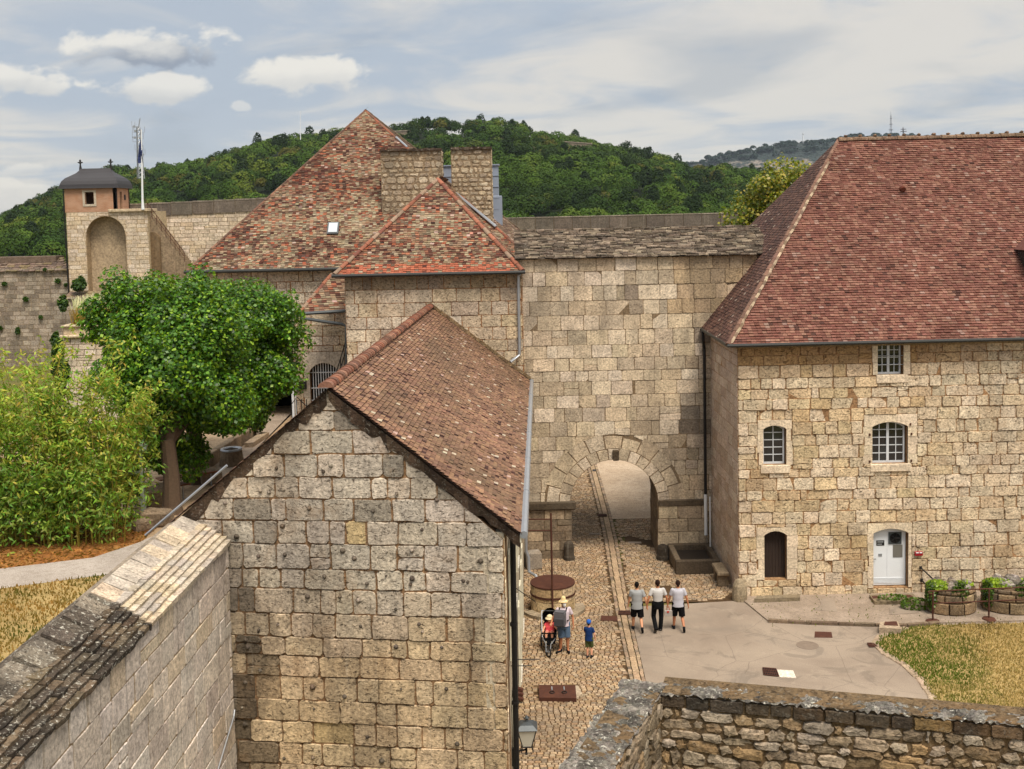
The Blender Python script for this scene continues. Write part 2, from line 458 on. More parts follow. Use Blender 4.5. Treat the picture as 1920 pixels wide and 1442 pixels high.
def lay_stones(mb, W, outline, zs, wr, colf, holes=(), circ=None, gap=0.009, cut=0.03, wob=0.006, depth=(0.008, 0.024), bev=0.012, drift=None, tilt=0.006, rough=0.0):
    us = [p[0] for p in outline]; ulo, uhi = min(us), max(us)
    centres = []
    for a, b in zip(zs, zs[1:]):
        u = ulo - RND.uniform(0, wr[1])
        while u < uhi:
            w = RND.uniform(*wr)
            if RND.random() < 0.12: w *= 0.55
            rects = [(max(u, ulo), min(u + w, uhi), a, b)]
            u += w
            if rects[0][1] - rects[0][0] < 0.05: continue
            if RND.random() < 0.04 and b - a > 0.3:
                r = rects[0]; m = a + (b - a) * RND.uniform(.4, .6); rects = [(r[0], r[1], a, m), (r[0], r[1], m, b)]
            for h in holes: rects = [q for r in rects for q in rect_minus(r, h)]
            for r in rects:
                p = stone_outline(*r, gap, min(cut, (r[1] - r[0]) * .3, (r[3] - r[2]) * .3), wob)
                if drift: p = [(x, z + drift(x, z)) for x, z in p]
                p = clip_poly(p, outline)
                if len(p) < 3: continue
                if circ:
                    cu, cz, R = circ
                    mu = sum(q[0] for q in p) / len(p); mz = sum(q[1] for q in p) / len(p)
                    if mz > cz:
                        l = math.hypot(mu - cu, mz - cz) or 1; nx, ny = (mu - cu) / l, (mz - cz) / l
                        p = clip_half(p, cu + nx * R, cz + ny * R, nx, ny)
                        if len(p) < 3: continue
                    elif abs(mu - cu) < R * .8: continue
                if parea(p) < 0.006: continue
                mu = sum(q[0] for q in p) / len(p); mz = sum(q[1] for q in p) / len(p)
                stone(mb, W, p, RND.uniform(*depth), bev, colf(mu, mz), tilt=tilt, rough=rough)
                centres.append((mu, mz, r[1] - r[0], r[3] - r[2]))
    return centres

def rubble_stones(mb, W, outline, step, colf, holes=(), gap=0.03, depth=(0.02, 0.06), asp=1.5, rough=0.0, bev=0.03, big=0.0):
    """irregular stones: cells of a jittered grid, rounded and shrunk to leave wide joints"""
    us = [p[0] for p in outline]; zs = [p[1] for p in outline]
    seeds = []; z = min(zs) - step
    while z < max(zs) + step:
        u = min(us) - step * asp + rj(step)
        while u < max(us) + step * asp:
            seeds.append((u + rj(step * asp * .38), z + rj(step * .36), RND.random() < big)); u += step * asp * RND.uniform(.75, 1.3)
        z += step
    cell = step * asp * 1.6; grid = {}
    kept = []
    for sd in seeds:
        if not sd[2] and any(abs(q[0] - sd[0]) < step * asp * .95 and abs(q[1] - sd[1]) < step * .95 for q in seeds if q[2] and q is not sd and abs(q[0] - sd[0]) < cell): continue
        kept.append(sd)
    for i, sd in enumerate(kept): grid.setdefault((int(sd[0] // cell), int(sd[1] // cell)), []).append(sd)
    for sd in kept:
        if not (min(us) - .1 < sd[0] < max(us) + .1 and min(zs) - .1 < sd[1] < max(zs) + .1): continue
        if any(h[0] < sd[0] < h[1] and h[2] < sd[1] < h[3] for h in holes): continue
        r = step * asp * 1.3
        p = [(sd[0] - r, sd[1] - r), (sd[0] + r, sd[1] - r), (sd[0] + r, sd[1] + r), (sd[0] - r, sd[1] + r)]
        gx, gz = int(sd[0] // cell), int(sd[1] // cell)
        for i in (-1, 0, 1):
            for j in (-1, 0, 1):
                for q in grid.get((gx + i, gz + j), ()):
                    if q is sd: continue
                    dx, dz = (q[0] - sd[0]) / asp, q[1] - sd[1]
                    nx, ny = -dx / asp, -dz
                    l = math.hypot(nx, ny)
                    if l < 1e-6: continue
                    mx, mz = (q[0] + sd[0]) / 2 + nx / l * gap, (q[1] + sd[1]) / 2 + ny / l * gap
                    p = clip_half(p, mx, mz, nx / l, ny / l)
                    if len(p) < 3: break
                if len(p) < 3: break
            if len(p) < 3: break
        if len(p) < 3: continue
        for _ in range(2):
            q = []
            for i in range(len(p)):
                a, b = p[i], p[(i + 1) % len(p)]
                k = RND.uniform(.12, .26)
                q += [(a[0] + (b[0] - a[0]) * k, a[1] + (b[1] - a[1]) * k), (a[0] + (b[0] - a[0]) * (1 - k), a[1] + (b[1] - a[1]) * (1 - k))]
            p = q
        p = [(x + rj(gap * .15), z + rj(gap * .15)) for x, z in p]
        p = clip_poly(p, outline)
        if len(p) < 3 or parea(p) < 0.004: continue
        stone(mb, W, p, RND.uniform(*depth), bev, colf(sd[0], sd[1]), rough=rough)

def arch_pts(u0, u1, zs, rise, n=10):
    """points of a low arch from (u1,zs) back to (u0,zs)"""
    h = (u1 - u0) / 2; R = (h * h + rise * rise) / (2 * rise); cz = zs + rise - R; um = (u0 + u1) / 2
    a0 = math.asin(min(1, h / R))
    if rise > h: a0 = math.pi - a0
    return [(um + R * math.sin(a0 - 2 * a0 * i / n), cz + R * math.cos(a0 - 2 * a0 * i / n)) for i in range(n + 1)]

def tile_roof(name, pts, e, tw, colf, mat, parent, thick=0.018, wob=0.012, under='3a2820', lift=0.0, rag=0.0, rowj=0.1):
    """plain tiles laid in overlapping rows on a flat convex slope; pts[0]->pts[1] is the eave, left to right from outside"""
    pts = [Vector(p) for p in pts]; u = (pts[1] - pts[0]).normalized()
    nrm = Vector((0, 0, 0))
    for i in range(1, len(pts) - 1): nrm += (pts[i] - pts[0]).cross(pts[i + 1] - pts[0])
    nrm.normalize(); w = nrm.cross(u).normalized()
    P = lambda a, b, d: pts[0] + u * a + w * b + nrm * d
    poly = [((p - pts[0]).dot(u), (p - pts[0]).dot(w)) for p in pts]
    if parea(poly) < 0: poly = poly[::-1]
    mb = MB()
    mb.face([P(a, b, -0.02) for a, b in poly], lin(under))
    wmax = max(b for a, b in poly); k = 0; wz = min(b for a, b in poly) - 0.02
    while wz < wmax:
        ee = e * (1 + rj(rowj))
        row = clip_half(clip_half(poly, 0, wz, 0, 1), 0, wz + ee * .8, 0, -1)
        if len(row) >= 3:
            lo = min(a for a, b in row); hi = max(a for a, b in row)
            mid = wz + ee * .5
            xs = []
            for i in range(len(poly)):
                a, b = poly[i], poly[(i + 1) % len(poly)]
                if (a[1] - mid) * (b[1] - mid) < 0: xs.append(a[0] + (b[0] - a[0]) * (mid - a[1]) / (b[1] - a[1]))
            if len(xs) >= 2: lo, hi = min(xs), max(xs)
            x = lo - (tw / 2 if k % 2 else 0) - RND.uniform(0, .03)
            while x < hi:
                tww = tw * (1 + rj(.06))
                a0, a1 = max(x, lo) + .003, min(x + tww, hi) - .003
                x += tww
                if a1 - a0 < .03: continue
                b0 = wz + rj(rag) ; b1 = wz + ee * 1.25; t = thick * (1 + rj(.35)); j = rj(wob)
                t2 = t + rj(wob) * .6
                c = colf(P((a0 + a1) / 2, wz, 0), (a0 + a1) / 2, wz)
                mb.mesh([P(a0, b0 + j * .3, t), P(a1, b0 - j * .3, t2), P(a1, b1, 0.002), P(a0, b1, 0.002), P(a0, b0 + j * .3, -.01), P(a1, b0 - j * .3, -.01)], [(0, 1, 2, 3), (4, 5, 1, 0)], c)
        wz += ee; k += 1
    return mb.build(name, mat, parent)

def ridge_row(mb, p0, p1, r, step, colf, up=Vector((0, 0, 1)), rise=0.3, n=6):
    """half-round ridge or hip tiles, each lapping over the next"""
    p0, p1 = Vector(p0), Vector(p1); d = p1 - p0; L = d.length; d /= L
    side = d.cross(up).normalized(); top = side.cross(d).normalized()
    m = max(1, int(L / step)); st = L / m
    for i in range(m):
        a = p0 + d * (st * i - .02); b = p0 + d * (st * (i + 1) + .02)
        r0 = r * (1 + rj(.05)); r1 = r0 * .8; off = top * rj(.006)
        vs = []
        for c, rr in ((a, r0), (b, r1)):
            for k in range(n + 1):
                an = math.pi * k / n
                vs.append(c + off + side * (rr * math.cos(an)) + top * (rr * math.sin(an) * .8 - rr * .25))
        col = colf(a)
        fs = [(k + 1, k, n + 1 + k, n + 2 + k) for k in range(n)] + [tuple(range(n + 1))]
        mb.mesh(vs, fs, col)

def slab_row(mb, p0, p1, outv, width, thick, lr, colf, drop=0.0, up=Vector((0, 0, 1)), j=0.012):
    """a row of stone roof slabs from p0 to p1, each reaching 'width' along outv"""
    p0, p1 = Vector(p0), Vector(p1); d = p1 - p0; L = d.length; d /= L; outv = Vector(outv).normalized()
    nn = d.cross(outv).normalized()
    if nn.z < 0: nn = -nn
    x = 0.0
    while x < L:
        l = RND.uniform(*lr); a, b = x + .004, min(x + l, L) - .004; x += l
        if b - a < .04: continue
        w = width * (1 + rj(.03 if j < .01 else .08)); t = thick * (1 + rj(.3)); h = rj(j)
        q = [p0 + d * (a + abs(rj(j))) + nn * h, p0 + d * (b - abs(rj(j))) + nn * (h + rj(j)), p0 + d * (b - abs(rj(j))) + outv * w + nn * (h + rj(j)), p0 + d * (a + abs(rj(j))) + outv * (w + rj(j)) + nn * (h + rj(j))]
        m = p0 + d * ((a + b) / 2) + outv * (w + rj(j * 1.5)) + nn * (h + rj(j))
        q.insert(3, m)
        lo = [v - nn * t for v in q]; n = 5
        c = colf((a + b) / 2)
        fs = [tuple(range(n)) if nn.dot((q[1] - q[0]).cross(q[2] - q[0])) > 0 else tuple(range(n))[::-1]] + [(i, n + i, n + (i + 1) % n, (i + 1) % n) for i in range(n)]
        mb.mesh(q + lo, fs, c)

# ------------------------------------------------------------------ openings
def surround(parent, W, u0, u1, z0, zs, rise, wl, wr_, top, col, d=0.035, back=-0.30, name='surround', sill=None, hfn=None):
    """dressed jambs and an arched lintel in three blocks; returns the mesh object"""
    mb = MB()
    zz = courses(z0, zs, 0.42, .15)
    for a, b in zip(zz, zz[1:]):
        for s0, s1 in ((u0 - wl * RND.uniform(.8, 1.15), u0), (u1, u1 + wr_ * RND.uniform(.8, 1.15))):
            W.slab(mb, [(s0, a + .006), (s1, a + .006), (s1, b - .006), (s0, b - .006)], -.05, d + rj(.004), jit(col, .1))
    ap = arch_pts(u0, u1, zs, rise, 12)[::-1] if rise > 0.01 else [(u0, zs), (u1, zs)]
    zt = zs + rise + top
    if rise > 0.01:
        cuts = [0, 4, 8, 12]
        xs = [u0 - wl, None, None, u1 + wr_]
        for k in range(3):
            seg = ap[cuts[k]:cuts[k + 1] + 1]
            g = .004
            lo = [(p[0], p[1]) for p in seg]
            tl = u0 - wl if k == 0 else seg[0][0] + (seg[0][0] - (u0 + u1) / 2) * .25
            tr = u1 + wr_ if k == 2 else seg[-1][0] + (seg[-1][0] - (u0 + u1) / 2) * .25
            poly = ([(u0 - wl, zs + .004)] if k == 0 else []) + lo + ([(u1 + wr_, zs + .004)] if k == 2 else []) + [(tr - g, zt), (tl + g, zt)]
            W.slab(mb, poly, -.05, d + .004 * k, jit(col, .1))
    else:
        W.slab(mb, [(u0 - wl, zs + .004), (u1 + wr_, zs + .004), (u1 + wr_, zt), (u0 - wl, zt)], -.05, d, jit(col, .08))
    return mb.build(name, M['trim'], parent)

def casement(parent, W, u0, u1, z0, zs, rise, cols, rows, d=-0.22, bars=0, mid=True, label=None):
    """a glazed window: glass, painted frame with glazing bars"""
    ap = arch_pts(u0, u1, zs, rise, 12) if rise > 0.01 else [(u1, zs), (u0, zs)]
    poly = [(u0, z0), (u1, z0)] + ap
    g = MB(); W.slab(g, poly, d - .03, d - .012, lin('0d0f11'))
    win = g.build('window', M['glass'], parent)
    if label: win['label'] = label
    fr = MB(); fw = .055
    c = lin('c2c6c9')
    mid_u = (u0 + u1) / 2
    inner = [(u0 + fw, z0 + fw * 1.3), (u1 - fw, z0 + fw * 1.3)] + [(mid_u + (p[0] - mid_u) * (1 - fw * 2 / (u1 - u0)), p[1] - fw) for p in ap]
    W.slab(fr, poly, d - .01, d + .03, c, holes=[inner])
    ztop = zs + rise
    def roof_at(u):
        if rise < .01: return zs
        h = (u1 - u0) / 2; R = (h * h + rise * rise) / (2 * rise); return ztop - R + math.sqrt(max(0, R * R - (u - mid_u) ** 2))
    bw = .014
    if mid: W.slab(fr, [(mid_u - .045, z0 + .05), (mid_u + .045, z0 + .05), (mid_u + .045, ztop - .03), (mid_u - .045, ztop - .03)], d - .008, d + .035, c)
    halves = [(u0 + fw, mid_u - .045), (mid_u + .045, u1 - fw)] if mid else [(u0 + fw, u1 - fw)]
    for a, b in halves:
        for k in range(1, cols):
            x = a + (b - a) * k / cols
            W.slab(fr, [(x - bw, z0 + .06), (x + bw, z0 + .06), (x + bw, roof_at(x) - .04), (x - bw, roof_at(x) - .04)], d - .006, d + .018, c)
    for k in range(1, rows):
        z = z0 + .07 + (ztop - z0 - .1) * k / rows
        W.slab(fr, [(u0 + fw * .7, z - bw), (u1 - fw * .7, z - bw), (u1 - fw * .7, z + bw), (u0 + fw * .7, z + bw)], d - .004, d + .016, c)
    fr.build('frame', M['pane_frame'], win)
    if bars:
        bb = MB()
        for k in range(bars):
            z = z0 + (ztop - z0) * (.3 + .28 * k)
            bb.tube([W.pt(u0 - .05, z, -.06), W.pt(u1 + .05, z, -.06)], .014, 6)
        bb.build('security_bar', M['zinc'], win)
    return win
def sill(parent, W, u0, u1, z0, z1, d, col):
    mb = MB(); m = (u0 + u1) / 2 + rj(.1)
    for a, b in ((u0, m), (m, u1)):
        c = W.pt((a + b) / 2, (z0 + z1) / 2, d / 2 - .02)
        R = Matrix((tuple(W.u) , tuple(-W.n), (0, 0, 1))).transposed()
        mb.box(c, (b - a - .006, d + .04, z1 - z0), jit(col, .1), rot=R, bev=.02, jitter=.004)
    return mb.build('sill', M['trim'], parent)
# ------------------------------------------------------------------ ground, paving, terrace
def zpoly(pts, z): return [(p.x, p.y) for p in (atZ(x, y, z) for x, y in pts)]
def sheet(name, poly, z, mat, kind='structure', col=(.5, .5, .5), sub=0):
    mb = MB(); b = [Vector((p[0], p[1], z)) for p in poly]
    if parea(poly) < 0: b = b[::-1]
    for t in tessellate_polygon([b]):
        f = [b[i] for i in t]
        if (f[1] - f[0]).cross(f[2] - f[0]).z < 0: f = f[::-1]
        mb.face(f, col)
    o = mb.build(name, mat); tag(o, kind=kind); return o

def asphalt_mat():
    m, t, b = new_mat('worn pale asphalt'); co = obj_co(t)
    n1 = t.noise(co, 0.35, 6, 0.6, 0.6); n2 = t.noise(co, 30, 4, 0.7); n3 = t.noise(t.mapping(co, (1, 1, 1), (4, 9, 0)), 0.8, 7, 0.65, 0.9)
    c = t.mix(t.ramp(n1, .3, .7), lin('86786a'), lin('998b7b'))
    c = t.mix(t.math('MULTIPLY', t.ramp(n3, .54, .62), .42), c, lin('665d53'))
    n4 = t.noise(t.mapping(co, loc=(14, 2, 0)), 1.7, 7, 0.6, 1.2)
    c = t.mix(t.math('MULTIPLY', t.ramp(n4, .6, .66), .25), c, lin('a89a88'))
    cr = t.add('ShaderNodeTexVoronoi', {'Vector': t.mix(0.12, co, t.add('ShaderNodeTexNoise', {'Vector': co, 'Scale': 1.5, 'Detail': 5}).outputs[1]), 'Scale': 0.42}, feature='DISTANCE_TO_EDGE').outputs[0]
    c = t.mix(t.math('MULTIPLY', t.ramp(cr, .006, .0), .5), c, lin('5a5047'))
    c = t.mix(t.ramp(n2, .35, .65), t.mix(0.3, c, lin('5b5148')), c)
    c = t.mix(t.math('MULTIPLY', t.ramp(t.noise(t.mapping(co, loc=(3, 8, 1)), .22, 7, .65, 1.5), .5, .66), .35), c, lin('6f675e'))
    t.l.new(c, b.inputs['Base Color']); b.inputs['Roughness'].default_value = .9; b.inputs['Specular IOR Level'].default_value = .25
    bp = t.add('ShaderNodeBump', {'Strength': .35, 'Distance': .02, 'Height': t.math('ADD', n2, t.math('MULTIPLY', n3, .6))}); t.l.new(bp.outputs[0], b.inputs['Normal'])
    return m
def soil_mat(name, a, bb, c3, sc=1.0, grav=0.0):
    m, t, b = new_mat(name); co = obj_co(t)
    n1 = t.noise(co, .5 * sc, 6, .6, .5); n2 = t.noise(co, 6 * sc, 6, .7, .3); n3 = t.noise(co, 28 * sc, 3, .7)
    c = t.mix(t.ramp(n1, .35, .65), lin(a), lin(bb)); c = t.mix(t.math('MULTIPLY', t.ramp(n2, .45, .65), .6), c, lin(c3))
    k = t.ramp(n3, .3, .7, .7, 1.25); c = t.mix(1.0, c, t.add('ShaderNodeCombineColor', {0: k, 1: k, 2: k}).outputs[0], 'MULTIPLY')
    t.l.new(c, b.inputs['Base Color']); b.inputs['Roughness'].default_value = .95; b.inputs['Specular IOR Level'].default_value = .1
    bp = t.add('ShaderNodeBump', {'Strength': .6, 'Distance': .03, 'Height': t.math('ADD', n2, n3)}); t.l.new(bp.outputs[0], b.inputs['Normal'])
    return m
M['asphalt'] = asphalt_mat()
M['gravel'] = soil_mat('pinkish gravel', '8f8070', 'a09080', '766a5e', 2.0)
M['drygrass'] = soil_mat('dry lawn soil', '90794e', 'a38c5e', '6e663c', 1.0)
M['asphalt_brightened'] = soil_mat('asphalt brightened against shade', 'ab9780', 'bba993', '8f7d6a', .6)  # road colour painted lighter to offset the curtain wall's shade beyond the arch
M['path'] = soil_mat('grey path', '9c9288', 'aaa096', '877c70', 1.2)
M['mulch'] = soil_mat('straw mulch', '8a5a30', '9c7442', '54391f', 2.0)
M['terrace'] = soil_mat('sandy terrace', '9c8468', 'ad977c', '7c6750', 1.0)
M['earth'] = soil_mat('earth', '5b5a34', '6c6338', '474522', .3)
M['jointsand'] = soil_mat('joint sand', '4d3c2a', '5c4934', '38291c', 2.0)

sheet('ground', [(-6000, -300), (6000, -300), (6000, 6000), (-6000, 6000)], -0.06, M['earth'])
WU = Vector((0.026, 1.0, 0)).normalized()                        # long axis of the gabled house and of the boundary wall
HG = WallPlane((-8.0, 24.25), (-0.28, 23.4))                    # the gable, turned a few degrees from square
def house_x(y): return -0.28 + 0.026 * (y - 23.4)

bandL = zpoly([(1098, 868), (1103, 884), (1122, 960), (1132, 1010), (1152, 1138), (1182, 1285), (1200, 1380), (1230, 1500)], 0)
bandR = zpoly([(1119, 868), (1124, 884), (1146, 960), (1158, 1010), (1180, 1138), (1213, 1285), (1236, 1380), (1270, 1500)], 0)
ks = zpoly([(1180, 1128), (1395, 1133)], 0)[0][1]
y_in = zpoly([(1150, 973)], 0)[0][1]
sheet('lane', [(house_x(16) - .5, 16)] + bandL[::-1] + [(house_x(64) - 3, bandL[0][1]), (house_x(46) - .5, 46)], -0.008, M['jointsand'])
sheet('gate_paving', [(bandR[4][0] - .3, ks), (8.6, ks - .3), (8.2, 46), (8.2, y_in), (bandR[1][0] + .5, y_in)], -0.012, M['jointsand'])
asp = [(-1, 10), (40, 10), (40, 41), (8.2, 41), (8.2, ks - .02), (bandR[4][0], ks)]
asp = [b for b in bandR[4:]] + [(3, 12), (40, 12), (40, 41), (8.2, 41), (8.3, ks - .1)]
sheet('asphalt_road', asp, -0.002, M['asphalt'])
sheet('asphalt_road', [(zpoly([(1148, 973)], 0)[0][0], y_in), (14, y_in), (16, 90), (-4, 90), (bandR[0][0] - .2, bandR[0][1]), (bandR[1][0] - .08, bandR[1][1])], -0.002, M['asphalt_brightened'])

SETT = [lin(h) for h in ('a38e74', '988466', 'ab977b', '8f7e66', '9f886b', '807362', 'b09e84', '92795d', '988a74')]
def sett_field(mb, x0, x1, y0, y1, w, h, inside, gap=.012):
    y = y0; k = 0
    while y < y1:
        hh = h * (1 + rj(.1)); x = x0 + (w / 2 if k % 2 else 0) + rj(.03)
        while x < x1:
            ww = w * (1 + rj(.18)); cx, cy = x + ww / 2, y + hh / 2
            if inside(cx, cy):
                c = RND.choice(SETT); g = nz(cx * .5, cy * .35, 3)
                c = jit(mixc(c, lin('7b6f5e'), max(0, g) * .9), .13)
                z = .007 + rj(.004); b = .012
                a0, a1, b0, b1 = x + gap, x + ww - gap, y + gap, y + hh - gap
                v = [(a0, b0, -.01), (a1, b0, -.01), (a1, b1, -.01), (a0, b1, -.01), (a0 + b, b0 + b, z + rj(.004)), (a1 - b, b0 + b, z + rj(.004)), (a1 - b, b1 - b, z), (a0 + b, b1 - b, z)]
                mb.mesh(v, [(4, 5, 6, 7), (0, 1, 5, 4), (1, 2, 6, 5), (2, 3, 7, 6), (3, 0, 4, 7)], c)
            x += ww
        y += hh; k += 1
def interp(poly, y):
    for a, b in zip(poly, poly[1:]):
        if min(a[1], b[1]) <= y <= max(a[1], b[1]): return a[0] + (b[0] - a[0]) * (y - a[1]) / (b[1] - a[1])
    return poly[0][0] if y > poly[0][1] else poly[-1][0]
HATCH = zpoly([(1045, 1297)], 0)[0]; WELL = atZ(1036, 1092, 1.0)
mb = MB()
sett_field(mb, -1, 6, 25, 46, .17, .115, lambda x, y: house_x(y) < x < interp(bandL, y) - .06 and not (abs(x - HATCH[0]) < .62 and abs(y - HATCH[1]) < .45) and math.hypot(x - WELL.x, y - WELL.y) > .9)
sett_field(mb, -1, 6, 46, 66, .19, .13, lambda x, y: 2.3 < x < interp(bandL, y) - .06)
tag(mb.build('cobbles', M['sett']), kind='structure')
mb = MB()
sett_field(mb, 3, 9, ks - .3, y_in, .19, .125, lambda x, y: interp(bandR, y) + .06 < x < 8.4 and y > ks + .15 * nz(x, 3) and nz(x * .7, y * .5, 9) > -.32)
tag(mb.build('cobbles', M['sett']), kind='structure')
mb = MB()                                                       # drainage strip of long kerb stones with a course of setts either side
y = 22.0
while y < bandL[0][1] - .5:
    l = RND.uniform(.5, 1.0); xa, xb = interp(bandL, y + l / 2), interp(bandR, y + l / 2); w = xb - xa
    mb.box((xa + w * .5, y + l / 2, -.02), (w * .38, l - .015, .06), jit(lin('a08c72'), .12), bev=.01, jitter=.004)
    yy = y
    while yy < y + l:
        for s0, s1 in ((.02, .27), (.73, .98)):
            mb.box((xa + w * (s0 + s1) / 2, yy + .1, -.018), (w * (s1 - s0) - .015, .185, .06), jit(RND.choice([lin('8f7d68'), lin('7d7162'), lin('9d8a72')]), .2), bev=.012, jitter=.005)
        yy += .2
    y += l
tag(mb.build('gutter_strip', M['sett']), kind='structure')

# gravel strip along the barracks, dry lawn
gz = .05
gpoly = zpoly([(1395, 1126), (1440, 1163), (1520, 1167), (1640, 1171), (1700, 1172), (1760, 1167), (2100, 1158), (2100, 1075), (1395, 1112)], gz)
gp = [p for p in gpoly if True]
mb = MB(); mb.prism(gpoly[::-1] if parea(gpoly) < 0 else gpoly, -.05, gz, (.4, .4, .4)); tag(mb.build('gravel_strip', M['gravel'], fix=True), kind='structure')
lawn = zpoly([(1700, 1176), (1650, 1192), (1640, 1206), (1660, 1225), (1695, 1245), (1725, 1272), (1748, 1305), (1762, 1350), (1775, 1420), (2150, 1420), (2150, 1162), (1760, 1171)], .03)
sheet('lawn', lawn, .02, M['drygrass'])
mb = MB()                                                       # pale worn verge around the lawn
lw = [Vector((p[0], p[1], 0)) for p in lawn]
for i in range(0, 8):
    a, b = lw[i], lw[i + 1]; d = (b - a); L = d.length; d.normalize(); n = Vector((-d.y, d.x, 0)); k = 0.0
    while k < L:
        s = RND.uniform(.25, .5); p = a + d * min(k + s / 2, L)
        mb.box((p.x - n.x * .05 * 0, p.y, .0), (.24, min(s, L - k) + .02, .07), jit(lin('9a8a76'), .15), rot=Matrix.Rotation(math.atan2(-d.x, d.y), 3, 'Z'), bev=.02, jitter=.012); k += s
tag(mb.build('lawn_edging', M['sett']), kind='structure')

def tufts(name, inside, bounds, n, zf, hr, cols, wd=.02, mat='grass', kind='stuff', parent=None, lean=.5):
    x0, x1, y0, y1 = bounds; q = []; cc = []
    for _ in range(n):
        x, y = RND.uniform(x0, x1), RND.uniform(y0, y1)
        if not inside(x, y): continue
        g = nz(x * .8, y * .8, 5) + .5 * nz(x * 3, y * 3, 1)
        h = RND.uniform(*hr); a = RND.uniform(0, 6.28); z = zf(x, y)
        dx, dy = math.cos(a) * wd, math.sin(a) * wd; lx, ly = rj(h * lean), rj(h * lean)
        q.append([(x - dx, y - dy, z - .01), (x + dx, y + dy, z - .01), (x + dx * .4 + lx, y + dy * .4 + ly, z + h), (x - dx * .4 + lx, y - dy * .4 + ly, z + h)])
        cc.append(jit(cols(x, y, g), .22))
    o = quads(name, np.array(q), np.array(cc), M[mat], parent)
    if kind: tag(o, kind=kind)
    return o
def in_poly(poly):
    def f(x, y):
        c = False; j = len(poly) - 1
        for i in range(len(poly)):
            a, b = poly[i], poly[j]
            if (a[1] > y) != (b[1] > y) and x < (b[0] - a[0]) * (y - a[1]) / (b[1] - a[1]) + a[0]: c = not c
            j = i
        return c
    return f
lx0, ly0 = lawn[1][0], lawn[1][1]
G1, G2, G3 = lin('ad9460'), lin('5d6a28'), lin('8a7448')
tag(tufts('dry_grass', in_poly(lawn), (10, 21, 25.5, 40), 60000, lambda x, y: .02, (.03, .09), lambda x, y, g: mixc(G1 if g < .25 else G3, G2, max(0, min(1, 1.7 - math.hypot(x - lx0 - .2, (y - ly0 + 1.2) * .5) * .62 + g * .6)) if True else 0), .022), 'parched yellow lawn with a green corner beside the asphalt')
tag(tufts('weeds', lambda x, y: True, (8.3, 17.5, 37.0, 40.0), 260, lambda x, y: gz, (.02, .06), lambda x, y, g: lin('62682c'), .02), 'small weeds at the foot of the barracks wall')

# terrace behind the boundary wall
TZ = 5.2
tpoly = [(-7.15, 3), (-6.75, 24.3), (-7.95, 24.4), (-7.4, 45.6), (-7.4, 56), (-17, 56), (-17, 47), (-60, 47), (-60, 3)]
mb = MB(); mb.prism(tpoly if parea(tpoly) > 0 else tpoly[::-1], -.05, TZ, (.4, .4, .4)); tag(mb.build('terrace', M['terrace'], fix=True), kind='structure')
gr = zpoly([(-200, 1128), (0, 1104), (199, 1078), (262, 1060), (330, 1090), (330, 1500), (-700, 1500)], TZ)
gr = [(min(-7.05, max(-60, x)), max(y, 8)) for x, y in gr]
sheet('terrace_lawn', gr, TZ + .004, M['drygrass'])
pt = zpoly([(-200, 1088), (0, 1067), (174, 1046), (262, 1017), (330, 985), (345, 1040), (262, 1060), (199, 1078), (0, 1104), (-200, 1128)], TZ)
sheet('path', pt, TZ + .008, M['path'])
ml = zpoly([(-200, 1088), (0, 1067), (174, 1046), (262, 1017), (300, 985), (290, 960), (150, 985), (-200, 985)], TZ)
sheet('mulch_bed', ml, TZ + .006, M['mulch'])
tag(tufts('dry_grass', in_poly(gr), (-22, -6.9, 14, 29), 42000, lambda x, y: TZ, (.03, .1), lambda x, y, g: mixc(lin('96713c'), lin('565426'), max(0, min(1, .35 + g * 1.3))), .022), 'brown and green parched grass on the terrace behind the boundary wall')
tag(tufts('straw', in_poly(ml), (-17, -8, 28, 33), 9000, lambda x, y: TZ, (.01, .05), lambda x, y, g: mixc(lin('a9743c'), lin('6d4222'), RND.random()), .05, lean=2.5), 'fallen straw and bamboo leaves littering the bed by the path')

# ------------------------------------------------------------------ limestone colour sets
LC = [lin(h) for h in ('d6c8ac', 'd0bf9f', 'dbcdb4', 'c9b895', 'd1c4ac', 'd4c09c', 'c6b89e')]
def stone_col(cols, spread=.13, fn=None):
    def f(u, z):
        c = RND.choice(cols)
        if fn: c = fn(c, u, z)
        return jit(c, spread, .014)
    return f

# ------------------------------------------------------------------ barracks on the right
FX = 8.08; FY = 40.1
barr = thing('barracks', 'limestone barracks with steep brown tiled hip roof, arched casement windows and a white door', 'building', (FX, FY, 0))
WF = WallPlane((FX, FY), (FX + 22, FY)); WS = WallPlane((FX - .12, 56), (FX, FY))
EZ = atY(1372, 646, 39.75).z
wtop = EZ - .02
def px_rect(W, x0, x1, y0, y1, d=0.0):
    a = W.px(x0, y1, d); b = W.px(x1, y0, d); return a[0], b[0], a[1], b[1]
w1 = px_rect(WF, 1431, 1474, 797, 872); w2 = px_rect(WF, 1635, 1702, 790, 870); w3 = px_rect(WF, 1645, 1694, 640, 703)
dd = px_rect(WF, 1433, 1475, 995, 1087); dw = px_rect(WF, 1637, 1703, 990, 1102)
def oph(r, rise): return [(r[0], r[2]), (r[1], r[2])] + arch_pts(r[0], r[1], r[3] - rise, rise)
r1, r2, rdd, rdw = .13, .17, .16, .17
holes_b = [oph(w1, r1), oph(w2, r2), [(w3[0], w3[2]), (w3[1], w3[2]), (w3[1], wtop - .05), (w3[0], wtop - .05)], oph(dd, rdd), oph(dw, rdw)]
mb = MB(); MORT = lin('9c7c5a')
outl = [(0, -.1), (22, -.1), (22, wtop), (0, wtop)]
WF.slab(mb, outl, -.55, 0, MORT, holes=holes_b)
wx = lambda r, l, rr, t, s=.26: (r[0] - l, r[1] + rr, r[2] - s, r[3] + t)
